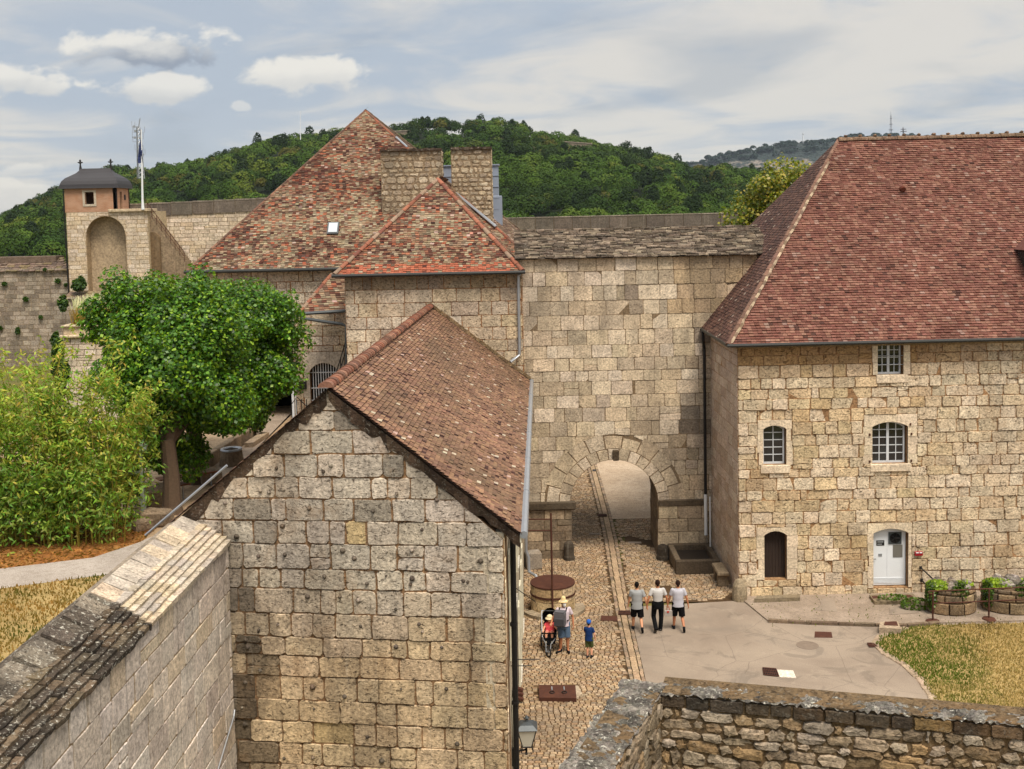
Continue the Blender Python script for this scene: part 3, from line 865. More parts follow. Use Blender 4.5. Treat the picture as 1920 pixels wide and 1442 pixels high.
sh = [wx(w1, .20, .20, .2, .0), wx(w2, .30, .33, .27, .0), (w3[0] - .2, w3[1] + .26, w3[2] - .0, wtop + 1), (dd[0] - .26, dd[1] + .36, dd[2] - .02, dd[3] + .14), (dw[0] - .2, dw[1] + .12, dw[2] - .02, dw[3] + .2)]
ochre = lin('9c7c50')
def fac(c, u, z):
    k = max(0, min(1, (z - 8.1) / .5 + nz(u * .35, z * .5, 2) * .5)) * (1 if u < 9 else .45)
    c = mixc(c, ochre, .85 * k)
    if u > 6.5: c = mixc(c, lin('c6bba6'), min(1, (u - 6.5) / 1.5) * .5)
    if nz(u * .6, z * .9, 8) > .38: c = mixc(c, lin('b59a70'), .45)
    return c
lay_stones(mb, WF, outl, courses(-.1, wtop, .42, .2), (.38, .95), stone_col(LC, .1, fac), holes=sh, gap=.008, cut=.035, wob=.014, depth=(.006, .06), bev=.016, tilt=.012)
mb.build('wall', M['ashlar'], barr)
mb = MB(); outs = [(0, -.1), (WS.L, -.1), (WS.L, wtop), (0, wtop)]
WS.slab(mb, [(0, -.1), (WS.L - .56, -.1), (WS.L - .56, wtop), (0, wtop)], -.5, 0, MORT)
PK = [lin(h) for h in ('b5a593', 'b0a090', 'bbad9c', 'a99784')]
lay_stones(mb, WS, outs, courses(-.1, wtop, .4, .08), (.55, 1.1), stone_col(PK, .06), gap=.009, cut=.02, wob=.004, depth=(.008, .02), bev=.012)
mb.build('side_wall', M['trim'], barr)
TRM = lin('cfc2aa')
surround(barr, WF, w1[0], w1[1], w1[2], w1[3] - r1, r1, .2, .2, .2, TRM)
surround(barr, WF, w2[0], w2[1], w2[2], w2[3] - r2, r2, .3, .33, .27, TRM)
surround(barr, WF, w3[0], w3[1], w3[2], wtop - .05, 0, .2, .26, .04, TRM)
surround(barr, WF, dd[0], dd[1], dd[2], dd[3] - rdd, rdd, .26, .36, .14, TRM)
surround(barr, WF, dw[0], dw[1], dw[2], dw[3] - rdw, rdw, .2, .12, .2, TRM)
win = casement(barr, WF, w1[0] + .01, w1[1] - .03, w1[2], w1[3] - r1, r1, 1, 5, mid=False, label='narrow arched window of ten panes'); 
bmb = MB(); um = (w1[0] + w1[1]) / 2 - .01; WF.slab(bmb, [(um - .015, w1[2] + .06), (um + .015, w1[2] + .06), (um + .015, w1[3] - .05), (um - .015, w1[3] - .05)], -.228, -.2, lin('c2c6c9')); bmb.build('glazing_bar', M['pane_frame'], win)
sill(win, WF, w1[0] - .1, w1[1] + .12, w1[2] - .30, w1[2], .09, TRM)
win = casement(barr, WF, w2[0] + .01, w2[1] - .05, w2[2], w2[3] - r2, r2, 2, 5, label='wide arched casement of twenty panes'); sill(win, WF, w2[0] - .08, w2[1] + .12, w2[2] - .28, w2[2], .08, TRM)
win = casement(barr, WF, w3[0] + .01, w3[1] - .04, w3[2], wtop - .06, 0, 2, 4, bars=2, label='small window under the eaves with two bars'); sill(win, WF, w3[0] - .05, w3[1] + .16, w3[2] - .30, w3[2], .08, TRM)
for u, z in ((w2[0] - .1, w2[2] + .1), (w2[0] - .1, w2[3] - .45), (w2[1] + .12, w2[2] + .1), (w2[1] + .12, w2[3] - .45), (w2[1] + .08, w2[3] - .1)):
    mb = MB(); mb.box(WF.pt(u, z, .05), (.05, .06, .08), (.05, .04, .03)); mb.build('shutter_hook', M['rust'], barr)
# doors
mb = MB(); n = 7
for k in range(n):
    a = dd[0] + (dd[1] - dd[0]) * k / n; b = dd[0] + (dd[1] - dd[0]) * (k + 1) / n
    def top(u, r=dd, rise=rdd): 
        h = (r[1] - r[0]) / 2; R = (h * h + rise * rise) / (2 * rise); return r[3] - R + math.sqrt(max(0, R * R - (u - (r[0] + r[1]) / 2) ** 2))
    WF.slab(mb, [(a + .004, dd[2]), (b - .004, dd[2]), (b - .004, top(b)), (a + .004, top(a))], -.32, -.26, jit(lin('2a1d15'), .2))
bd = mb.build('door', M['wood_dark'], barr); bd['label'] = 'narrow dark brown plank door'
mb = MB(); mb.box(WF.pt(dd[1] - .1, dd[2] + .95, -.24), (.03, .05, .12)); mb.build('handle', M['iron'], bd)
mb = MB(); fwid = .05
dpoly = oph((dw[0], dw[1] - .03, dw[2] + .03, dw[3]), rdw)
WF.slab(mb, dpoly, -.26, -.2, lin('d6dadd'))
wd_ = mb.build('door', M['white'], barr); wd_['label'] = 'white arched metal door with a fan and small plates'
mb = MB(); um = (dw[0] + dw[1]) / 2 - .06
W_ = lambda x0, x1, y0, y1: px_rect(WF, x0, x1, y0, y1, -.2)
for a in (um,): WF.slab(mb, [(a - .006, dw[2] + .05), (a + .006, dw[2] + .05), (a + .006, dw[3] - .02), (a - .006, dw[3] - .02)], -.2, -.188, lin('b5babd'))
for k in range(5):
    z = dw[2] + .1 + k * .045
    WF.slab(mb, [(dw[0] + .04, z), (dw[1] - .08, z), (dw[1] - .08, z + .018), (dw[0] + .04, z + .018)], -.2, -.186, lin('c4c9cc'))
mb.build('panel_strip', M['white'], wd_)
def plate(nm, mat, x0, x1, y0, y1, dep, parent, col=(.1, .1, .1)):
    r = W_(x0, x1, y0, y1); mb = MB(); WF.slab(mb, [(r[0], r[2]), (r[1], r[2]), (r[1], r[3]), (r[0], r[3])], -.2, -.2 + dep, col); return mb.build(nm, mat, parent), r
fan, r = plate('fan_box', M['zinc_dark'], 1665.5, 1690, 997, 1020, .03, wd_)
mb = MB(); c = WF.pt((r[0] + r[1]) / 2, (r[2] + r[3]) / 2, -.165); pts = [WF.pt((r[0] + r[1]) / 2 + .2 * math.cos(a), (r[2] + r[3]) / 2 + .19 * math.sin(a), -.165) for a in np.linspace(0, 6.2832, 25)[:-1]]
mb.face(pts, (0, 0, 0)); 
mb.build('fan_opening', M['dark'], fan)
mb = MB()
for k in range(5):
    a = k * 1.2566; mb.tube([c + WF.n * .012, WF.pt((r[0] + r[1]) / 2 + .17 * math.cos(a), (r[2] + r[3]) / 2 + .17 * math.sin(a), -.15)], .02, 5)
mb.build('fan_blade', M['iron'], fan)
plate('glass_panel', plain('frosted pane', '6d6b64', .3, var=.2, scale=3), 1674, 1692, 1021, 1045, .012, wd_)
pl, r = plate('name_plate', M['iron'], 1643, 1658, 1013, 1023, .012, wd_)
mb = MB()
for z0_, z1_, u0_, u1_ in ((.58, .86, .12, .88), (.16, .38, .12, .7)):
    WF.slab(mb, [(r[0] + (r[1] - r[0]) * u0_, r[2] + (r[3] - r[2]) * z0_), (r[0] + (r[1] - r[0]) * u1_, r[2] + (r[3] - r[2]) * z0_), (r[0] + (r[1] - r[0]) * u1_, r[2] + (r[3] - r[2]) * z1_), (r[0] + (r[1] - r[0]) * u0_, r[2] + (r[3] - r[2]) * z1_)], -.19, -.185, (.5, .5, .5))
mb.build('plate_lines', M['zinc'], pl)
plate('lock_plate', M['zinc'], 1647, 1653.5, 1038, 1043, .015, wd_)
mb = MB(); mb.tube([WF.pt(dw[0] + .05, dw[2] + 1.02, -.2), WF.pt(dw[0] + .05, dw[2] + 1.02, -.14), WF.pt(dw[0] + .15, dw[2] + 1.02, -.14)], .012, 6); mb.build('handle', M['iron'], wd_)

# roof: front slope, left hip slope, back slopes hidden
ec = Vector((FX - .42, FY - .42, EZ)); RY = FY + 7.6
rl = atY(1572, 262, RY); rr = Vector((FX + 22, RY, rl.z + .05))
er = Vector((FX + 22, FY - .42, EZ)); bc = Vector((FX - .5, 2 * RY - FY + .4, EZ))
TR = [lin(h) for h in ('704a3f', '694238', '755043', '623d33', '785547', '6c473c', '7d5b4d', '654036')]
TL = [lin(h) for h in ('573c33', '4c342c', '604539', '443029')]
def tcol(cols, dk='3a211c', pl='a98f84', p_dk=.03, p_pl=.03, sp=.1, n=.25, patch=None):
    def f(p, u, w):
        c = RND.choice(cols); r = RND.random()
        if r < p_dk: c = lin(dk)
        elif r < p_dk + p_pl: c = lin(pl)
        g = nz(u * .7, w * .9, 4) + .5 * nz(u * 2.5, w * 2.5, 7)
        c = tuple(v * (1 + n * g) for v in c)
        if patch: c = patch(c, p, u, w)
        return jit(c, sp, .03)
    return f
tile_roof('roof', [ec, er, rr, rl], .125, .17, tcol(TR, p_dk=.03, dk='482e27', pl='866c60', p_pl=.025, sp=.09, n=.25), M['tile'], barr, rowj=.06, thick=.042)
tile_roof('hip_slope', [bc, ec, rl], .125, .17, tcol(TL, p_dk=.04, pl='8c7a6c', p_pl=.02), M['tile'], barr, rowj=.06)
rb2 = Vector((FX + 22, 2 * RY - FY + .4, EZ)); mb = MB(); mb.face([rb2, bc, rl, rr], lin('6a443a')); mb.build('back_slope', M['tile'], barr)
mb = MB(); ridge_row(mb, rl, rr, .2, .62, lambda p: jit(lin('75604e'), .2)); 
k = 0.3
while k < 18:
    p = rl + (rr - rl).normalized() * k; mb.box(p + Vector((0, 0, .14)), (.1, .2, .1), jit(lin('75604e'), .2), bev=.03, jitter=.015); k += .62
mb.build('ridge_tiles', M['mortar_rake'], barr)
mb = MB(); ridge_row(mb, ec + Vector((0, 0, .03)), rl, .1, .34, lambda p: jit(lin('6c5144'), .25)); mb.build('hip_tiles', M['tile_old'], barr)
mb = MB(); L = (rl - ec).length; dv = (rl - ec).normalized(); n = 46; prev = None
for i in range(n + 1):
    p = ec + dv * (.1 + L * .86 * i / n) + Vector((.11 + rj(.02), -.06 + rj(.02), .045)); h = .005 + rj(.012)
    ring = [p + Vector((-.03, -.03, -.05)), p + Vector((.03 + h, -.05, -.02)), p + Vector((.02 + h, .02, .03 + h * .4)), p + Vector((-.04, .02, .02))]
    if prev: mb.mesh(prev + ring, [(k, (k + 1) % 4, 4 + (k + 1) % 4, 4 + k) for k in range(4)], jit(lin('9a8b76') if i % 2 else lin('6d5c4e'), .2))
    prev = ring
mb.build('mortar_fillet', M['trim'], barr)
mb = MB(); zg = EZ - .03
mb.tube([Vector((ec.x, 45.2, zg + .02)), Vector((ec.x - .02, ec.y - .06, zg)), Vector((FX + 22, ec.y - .06, zg + .05))], .065, 8); mb.build('gutter', M['gutter_dark'], barr)
mb = MB()
WF.slab(mb, [(-.05, wtop - .16), (22, wtop - .16), (22, wtop - .02), (-.05, wtop - .02)], .0, .12, lin('8b7a5c'), holes=[]); mb.build('cornice', M['trim'], barr)
mb = MB(); px_ = FX - .32
mb.tube([Vector((ec.x - .04, 44.7, zg)), Vector((ec.x - .02, 44.72, zg - .35)), Vector((7.74, 45.05, zg - .75)), Vector((7.74, 45.05, 2.6))], .06, 8); mb.build('downpipe', M['iron'], barr)
mb = MB(); mb.tube([Vector((7.74, 45.05, 2.6)), Vector((7.74, 45.05, .9))], .066, 8); mb.tube([Vector((7.84, 44.6, 2.6)), Vector((7.84, 44.6, .5))], .03, 6); mb.build('pipe_sleeve', M['white'], barr)
# clay roof vent, hidden dormer cheek at the frame edge
def on_roof(px, py, P3):
    n = (P3[1] - P3[0]).cross(P3[2] - P3[0]).normalized(); return atPl(px, py, P3[0], n), n
p, n = on_roof(1691, 357, [ec, er, rl])
mb = MB(); mb.tube([p + Vector((0, .1, .02)), p + Vector((0, -.12, .06)), p + Vector((0, -.2, .03))], [.13, .12, .1], 10, lin('5a2c1e')); mb.build('roof_vent', M['tile'], barr)
p, n = on_roof(1921, 530, [ec, er, rl])
dor = MB(); dor.box(p + Vector((.95, .35, .6)), (1.5, 1.4, 1.2), lin('4a3026')); dm = dor.build('dormer', M['wood_dark'], barr)
mb = MB(); mb.mesh([p + Vector(v) for v in ((.12, -.5, 1.2), (1.8, -.5, 1.2), (.95, -.5, 1.8), (.12, 1.8, 1.2), (1.8, 1.8, 1.2), (.95, 1.8, 1.8))], [(0, 1, 2), (0, 2, 5, 3), (1, 4, 5, 2)], lin('5e3a32')); mb.build('dormer_roof', M['tile'], dm)

# ------------------------------------------------------------------ curtain wall with the gateway
CY = 45.3; CX0 = atY(978, 700, CY).x - .15
cur = thing('curtain_wall', 'tall limestone curtain wall with a round gateway arch and a stone slab roof', 'wall', (4.1, CY, 0))
WC = WallPlane((CX0, CY), (CX0 + 10.2, CY))
ctop = atY(1200, 482, CY).z
a0, a1 = WC.px(1070, 1000)[0], WC.px(1234.5, 1000)[0]
AC = (a0 + a1) / 2; AR = (a1 - a0) / 2; AZ = WC.px(1152, 862)[1] - AR
outl = [(0, -.1), (10.1, -.1), (10.1, ctop), (0, ctop)]
hole = [(a0, -.1)] + [(a1, -.1)] + [(AC + AR * math.cos(t), AZ + AR * math.sin(t)) for t in np.linspace(0, math.pi, 25)]
mb = MB(); outp = [(0, -.1), (a0, -.1)] + [(AC - AR * math.cos(t), AZ + AR * math.sin(t)) for t in np.linspace(0, math.pi, 25)] + [(a1, -.1), (10.1, -.1), (10.1, ctop), (0, ctop)]
WC.slab(mb, outp, -2.45, 0, lin('7d6c55'))
CC = [lin(h) for h in ('d0c3ac', 'c7b99f', 'd6cab5', 'bdae94', 'cfc0a4', 'c2b59e')]
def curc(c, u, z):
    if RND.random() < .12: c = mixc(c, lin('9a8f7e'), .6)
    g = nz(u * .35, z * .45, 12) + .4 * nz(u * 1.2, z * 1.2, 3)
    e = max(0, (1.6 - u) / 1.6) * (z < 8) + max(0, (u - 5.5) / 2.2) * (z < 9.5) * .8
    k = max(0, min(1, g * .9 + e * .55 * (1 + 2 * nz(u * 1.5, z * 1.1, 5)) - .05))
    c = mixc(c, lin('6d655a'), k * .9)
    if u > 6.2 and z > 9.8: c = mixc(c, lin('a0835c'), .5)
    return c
AR2 = AR + 1.05
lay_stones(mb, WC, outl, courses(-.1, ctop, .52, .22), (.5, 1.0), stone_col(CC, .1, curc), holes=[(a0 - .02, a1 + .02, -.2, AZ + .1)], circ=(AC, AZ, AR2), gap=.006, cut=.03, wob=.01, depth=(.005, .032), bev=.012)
nv = 15
for ring, (ra, rb, nn) in enumerate(((AR + .004, AR + .46, 15), (AR + .47, AR + 1.06, 11))):
    for k in range(nn):
        t0 = math.pi * k / nn + .008; t1 = math.pi * (k + 1) / nn - .008; R1 = rb + (rj(.14) if ring else rj(.02)); R0 = ra
        ts = np.linspace(t0, t1, 4)
        p = [(AC + R0 * math.cos(t), AZ + R0 * math.sin(t)) for t in ts[::-1]] + [(AC + R1 * math.cos(t), AZ + R1 * math.sin(t)) for t in ts]
        p = p[::-1]
        if parea(p) < 0: p = p[::-1]
        stone(mb, WC, p, RND.uniform(.008, .026), .012, jit(mixc(RND.choice(CC), lin('a89c88'), RND.random() * .6), .06))
mb.build('wall', M['curtain'], cur)
mb = MB()                                                        # impost slabs on both piers, keystone block
mb.box(WC.pt(a0 / 2 + .1, AZ - .03, .06), (a0 + .22, .34, .3), lin('4d4437'), bev=.03, jitter=.012)
mb.box(WC.pt((a1 + 7.6) / 2, AZ - .02, .03), (7.6 - a1 - .05, .2, .26), lin('5c5142'), bev=.03, jitter=.012)
mb.build('impost', M['curtain'], cur)
kx = WC.px(1154, 853); mb = MB(); mb.box(WC.pt(kx[0], kx[1], .03), (.26, .3, .42), lin('4a4032'), bev=.03, jitter=.01); mb.build('keystone', M['curtain'], cur)
mb = MB()                                                        # projecting pier footing at both jambs
lay_stones(mb, WallPlane((WC.pt(0, 0, .1).x, CY - .1), (WC.pt(a0 + .06, 0, 0).x, CY - .1)), [(0, -.05), (a0 + .06, -.05), (a0 + .06, AZ - .2), (0, AZ - .2)], courses(-.05, AZ - .2, .45, .15), (.45, .9), stone_col([lin('a89880'), lin('968771'), lin('7d705e')], .15), gap=.01, depth=(.0, .03))
mb.box(WC.pt((a0 + .06) / 2, (AZ - .2) / 2, .04), (a0 + .05, .1, AZ - .2), lin('6a5a44'))
WP = WallPlane((WC.pt(a1 - .04, 0, 0).x, CY - .07), (WC.pt(7.6, 0, 0).x, CY - .07))
lay_stones(mb, WP, [(0, -.05), (WP.L, -.05), (WP.L, AZ - .14), (0, AZ - .14)], courses(-.05, AZ - .14, .5, .15), (.6, 1.1), stone_col([lin('b3a48a'), lin('a69880'), lin('bdae94')], .12), gap=.01, depth=(0, .03))
mb.box(WC.pt((a1 - .04 + 7.6) / 2, (AZ - .14) / 2, .03), (7.6 - a1, .07, AZ - .14), lin('6a5a44'))
mb.build('pier_facing', M['curtain'], cur)
WJ = WallPlane((WC.pt(a1, 0, 0).x - .02, CY + 2.4), (WC.pt(a1, 0, 0).x - .02, CY + .02)); 
mb = MB(); WJl = WallPlane((WJ.p0.x, WJ.p0.y), (WJ.p0.x, CY + .02))
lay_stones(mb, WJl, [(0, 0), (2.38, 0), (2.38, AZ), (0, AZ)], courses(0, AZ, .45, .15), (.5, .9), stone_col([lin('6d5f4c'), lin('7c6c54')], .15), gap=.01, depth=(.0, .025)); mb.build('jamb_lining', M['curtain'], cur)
mb = MB(); rb_ = WC.pt(0, ctop, .28); back = atY(1200, 428, CY + 3.3); nrow = 19
LZ = [lin(h) for h in ('6b6054', '7a6f61', '5c5248', '867a6a', '4f473d', '8f8474')]
for k in range(nrow):
    t = k / nrow; y = CY - .28 + (3.3 + .28) * t; z = ctop + .03 + (back.z - ctop) * t
    slab_row(mb, (CX0 - .05, y + .3, z + .06), (CX0 + 10.5, y + .3, z + .06), (0, -1, -.05), .27, .05, (.25, .6), lambda a: jit(RND.choice(LZ), .2), j=.018)
mb.mesh([(CX0, CY - .2, ctop), (CX0 + 10.4, CY - .2, ctop), (CX0 + 10.4, CY + 3.4, back.z), (CX0, CY + 3.4, back.z), (CX0, CY + 3.4, back.z - 2), (CX0 + 10.4, CY + 3.4, back.z - 2)], [(0, 1, 2, 3), (3, 2, 5, 4)], lin('4a4238'))
mb.build('slab_roof', M['lauze'], cur)

# ------------------------------------------------------------------ gatehouse block and the great pyramid-roofed house behind
BY = 45.12; TO = [lin(h) for h in ('d0c5b0', 'c6baa3', 'd5ccba', 'c3b8a5', 'cbbea2', 'bab0a2')]
bl = atY(649, 600, BY).x; br = atY(981, 600, BY).x; bez = atY(800, 513, BY - .3).z
blk = thing('stair_block', 'square limestone block with a small pyramid roof of mottled red tiles', 'building', ((bl + br) / 2, BY, 0))
WB = WallPlane((bl, BY), (br, BY)); mb = MB(); ob = [(0, -.1), (WB.L, -.1), (WB.L, bez - .03), (0, bez - .03)]
OM = lin('8e6a4a')
WB.slab(mb, ob, -.5, 0, OM)
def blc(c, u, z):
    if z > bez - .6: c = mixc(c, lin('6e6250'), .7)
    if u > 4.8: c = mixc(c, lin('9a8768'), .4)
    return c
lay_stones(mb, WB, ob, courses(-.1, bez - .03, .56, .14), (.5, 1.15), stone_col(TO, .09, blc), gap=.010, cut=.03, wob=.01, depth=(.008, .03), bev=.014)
mb.build('wall', M['ashlar'], blk)
WBl = WallPlane((bl, BY + 5.2), (bl, BY)); mb = MB(); obl = [(0, 4), (5.2, 4), (5.2, bez - .03), (0, bez - .03)]
mb.face([WBl.pt(u, z, 0) for u, z in obl], OM); lay_stones(mb, WBl, obl, courses(4, bez - .03, .5, .14), (.5, 1.1), stone_col(TO, .09), gap=.014); mb.build('side_wall', M['ashlar'], blk)
bE0 = atY(627, 514, BY - .35); bE1 = atY(980, 509, BY - .35); bE0.z = bE1.z = (bE0.z + bE1.z) / 2
bA = atY(821, 336, BY - .35 + 3.75); my = 49.7
RO = [lin(h) for h in ('754636', '67392c', '7a503c', '573126', '805a46', '4b2a22', '7d6650')]
CRM = lin('a09880'); 
def old_col(dark=.5, cream=.55, orange=0.0):
    def patch(c, p, u, w):
        g = nz(u * .35, w * .45, 21) * .7 + nz(u * 1.3, w * 1.9, 9) * .6 + nz(u * 3.5, w * 6, 2) * .35
        low = max(0, 1 - w / 5)
        if orange and w < .4 and RND.random() < .7: return lin('965640')
        m = max(0, min(.85, cream * (.34 + 1.1 * g + .45 * low) + rj(.5)))
        c = mixc(c, mixc(CRM, lin('857659'), RND.random() * .8), m)
        d = max(0, min(.85, dark * (.22 - 1.1 * g) + rj(.5)))
        c = mixc(c, lin('3a211b'), d)
        if RND.random() < .08: c = mixc(c, lin('9c5034'), .6)
        return c
    return patch
tile_roof('roof', [bE0, bE1, bA], .105, .16, tcol(RO, sp=.14, patch=old_col(.4, .5, 1)), M['tile_old'], blk, rag=.02, rowj=.15, thick=.03, wob=.02)
rE = bA + Vector((.11, 4.6, 0)); b1b = bE1 + Vector((.13, 6, 0)); b0b = bE0 + Vector((.13, 6, 0))
tile_roof('side_slope', [bE1, b1b, rE, bA], .135, .24, tcol([lin('6a4a38'), lin('5c4234'), lin('7a5a44'), lin('8a7458')], sp=.15), M['tile_old'], blk, rag=.01)
tile_roof('side_slope', [b0b, bE0, bA, rE], .2, .3, tcol(RO, sp=.15), M['tile_old'], blk)
mb = MB(); OR_ = lambda p: jit(RND.choice([lin('80503e'), lin('8a5844'), lin('70463a'), lin('85705e')]), .15)
for a in (bE0, bE1): ridge_row(mb, a + Vector((0, 0, .04)), bA + Vector((0, 0, .02)), .12, .38, OR_)
mb.build('hip_tiles', M['tile_old'], blk)
mb = MB(); mb.tube([bE0 + Vector((-.1, -.1, -.05)), bE1 + Vector((.1, -.1, -.05))], .07, 8); mb.build('gutter', M['gutter_dark'], blk)
mb = MB(); q = [atY(972, 518, BY - .12), atY(974, 665, BY - .1), atY(962, 675, BY - .3), atY(957, 679, BY - .4)]; mb.tube([q[0] + Vector((.05, -.1, .1))] + q, .06, 8); mb.build('downpipe', M['zinc'], blk)

WM = WallPlane((atY(352, 560, 50).x, 50), (bl + 1.5, 50))
mz = atY(500, 509, 49.6).z
grt = thing('great_house', 'large stone house under a tall pyramid roof of mossy red tiles with two stone chimneys', 'building', (-7, 50, TZ))
bw = px_rect(WM, 583, 633, 680, 760); pw = px_rect(WM, 470, 547, 688, 778); uw = px_rect(WM, 494, 531, 549, 590)
om = [(0, 3), (WM.L, 3), (WM.L, mz), (0, mz)]
mb = MB(); WM.slab(mb, [(0, 3), (WM.L, 3), (WM.L, mz), (0, mz)], -.6, 0, lin('96704e'), holes=[oph(bw, .35), oph((pw[0], pw[1], 4.5, pw[3]), .3), oph(uw, .1)])
lay_stones(mb, WM, om, courses(3, mz, .48, .15), (.55, 1.1), stone_col(TO, .09, lambda c, u, z: mixc(c, lin('b5a894'), .3)), holes=[(bw[0] - .3, bw[1] + .3, bw[2], bw[3] + .5), (pw[0] - .3, pw[1] + .12, 3, pw[3] + .4), (uw[0] - .2, uw[1] + .15, uw[2] - .2, uw[3] + .2)], gap=.013, cut=.03, wob=.01, depth=(.008, .03))
mb.build('wall', M['ashlar'], grt)
GRS = lin('b5ad9f')
surround(grt, WM, bw[0], bw[1], bw[2], bw[3] - .35, .35, .3, .3, .5, GRS); surround(grt, WM, pw[0], pw[1], 4.6, pw[3] - .3, .3, .3, .12, .4, GRS); surround(grt, WM, uw[0], uw[1], uw[2], uw[3] - .1, .1, .2, .15, .2, GRS)
mb = MB(); WM.slab(mb, oph(bw, .35), -.5, -.4, (.01, .01, .01)); wb = mb.build('barred_window', M['dark'], grt); wb['label'] = 'arched window opening closed by white iron bars'
mb = MB(); n = 11
for k in range(1, n):
    u = bw[0] + (bw[1] - bw[0]) * k / n; h = bw[3] - .35 * (2 * k / n - 1) ** 2
    mb.tube([WM.pt(u, bw[2], -.2), WM.pt(u, h, -.2)], .022, 5)
for z in (bw[2] + .75, bw[3] - .45, bw[2] + .2): mb.tube([WM.pt(bw[0], z, -.18), WM.pt(bw[1], z, -.18)], .022, 5)
mb.build('bars', M['white'], wb)
mb = MB(); WM.slab(mb, [(pw[0] - .1, 4), (pw[1] + .1, 4), (pw[1] + .1, pw[3] + .2), (pw[0] - .1, pw[3] + .2)], -3.6, -3.5, (.01, .01, .01))
for s in (pw[0] - .05, pw[1] + .05): mb.face([WM.pt(s, 4, -.6), WM.pt(s, 4, -3.6), WM.pt(s, pw[3] + .2, -3.6), WM.pt(s, pw[3] + .2, -.6)], (.02, .02, .02))
mb.face([WM.pt(pw[0] - .1, pw[3] + .1, -.6), WM.pt(pw[1] + .1, pw[3] + .1, -.6), WM.pt(pw[1] + .1, pw[3] + .1, -3.6), WM.pt(pw[0] - .1, pw[3] + .1, -3.6)], (.02, .02, .02))
mb.build('passage', M['dark'], grt)
casement(grt, WM, uw[0], uw[1], uw[2], uw[3] - .1, .1, 2, 2, d=-.15)
mb = MB(); q = WM.px(565, 722); mb.box(WM.pt(q[0], q[1], .06), (.5, .12, .34), (.02, .02, .02), bev=.02); mb.build('notice_box', M['iron'], grt)
q = WM.px(549, 690); mb = MB(); mb.box(WM.pt(q[0], (TZ + q[1]) / 2, .2), (.1, .1, q[1] - TZ), (.8, .8, .8), bev=.01); mb.box(WM.pt(q[0] + .14, (TZ + q[1]) / 2 - .15, .25), (.03, .05, q[1] - TZ - .3), (.8, .8, .8)); mb.build('gate_post', M['white'], grt)
gy = 49.6
gE0 = atY(350, 508, gy); gE1 = Vector((1.12, gy, gE0.z)); gA = atY(685, 207, gy + 7.4); gB1 = Vector((2.15, 65.5, gE0.z)); gB0 = Vector((gE0.x + .4, 65.5, gE0.z))
tile_roof('roof', [gE0, gE1, gA], .1, .16, tcol(RO, sp=.16, patch=old_col(.8, .6)), M['tile_old'], grt, rag=.02, rowj=.15, thick=.03, wob=.02)
DK = [lin('5c4434'), lin('4e3a2e'), lin('6a5240'), lin('7a6a52')]
tile_roof('side_slope', [gE1, gB1, gA], .14, .26, tcol(DK, sp=.15), M['tile_old'], grt)
tile_roof('side_slope', [gB0, gE0, gA], .2, .3, tcol(RO, sp=.15), M['tile_old'], grt)
mb = MB(); mb.face([gB1, gB0, gA], lin('5c4434')); mb.build('back_slope', M['tile_old'], grt)
mb = MB()
ridge_row(mb, gE0, gA, .09, .4, lambda p: jit(RND.choice([lin('6a4c3e'), lin('7a5a48'), lin('5a4438')]), .2)); ridge_row(mb, gE1, gA, .09, .4, lambda p: jit(RND.choice([lin('7a4c3a'), lin('6a4c3e'), lin('85543f')]), .2)); ridge_row(mb, gB1, gA, .13, .4, lambda p: jit(lin('5e5040'), .2)); mb.build('hip_tiles', M['tile_old'], grt)
mb = MB(); mb.tube([gE0 + Vector((-.1, -.08, -.05)), gE1 + Vector((0, -.08, -.05))], .08, 8); mb.build('gutter', M['gutter_dark'], grt)
p, n = on_roof(625, 430, [gE0, gE1, gA]); sl = (gA - (gE0 + gE1) / 2); sl = Vector((0, 1, (gA.z - gE0.z) / 7.4)).normalized()
Rm = Matrix((Vector((1, 0, 0)), sl, Vector((1, 0, 0)).cross(sl))).transposed()
mb = MB(); mb.box(p + n * .05, (.52, .72, .12), (.1, .1, .1), rot=Rm); sk = mb.build('skylight', M['zinc_dark'], grt)
mb = MB(); mb.box(p + n * .12, (.4, .58, .03), (.6, .6, .6), rot=Rm); mb.build('pane', plain('skylight glass', 'b5bcc2', .1, var=.05), sk)
mb = MB(); mb.tube([gA.lerp(gE1, .27) + n * .06, gA.lerp(gE1, .2) + n * .06], .05, 6); mb.build('flashing', M['zinc'], grt); mb = MB(); p0 = atPl(845, 357, gE1, n) + n * .1; p1 = atPl(930, 428, gE1, n) + n * .1; mb.tube([p0, p1], .07, 6); mb.build('flashing', M['zinc'], grt)
CHC = [lin(h) for h in ('b5a992', 'a89b84', 'bfb49e', 'b8aa90', '9d917e')]
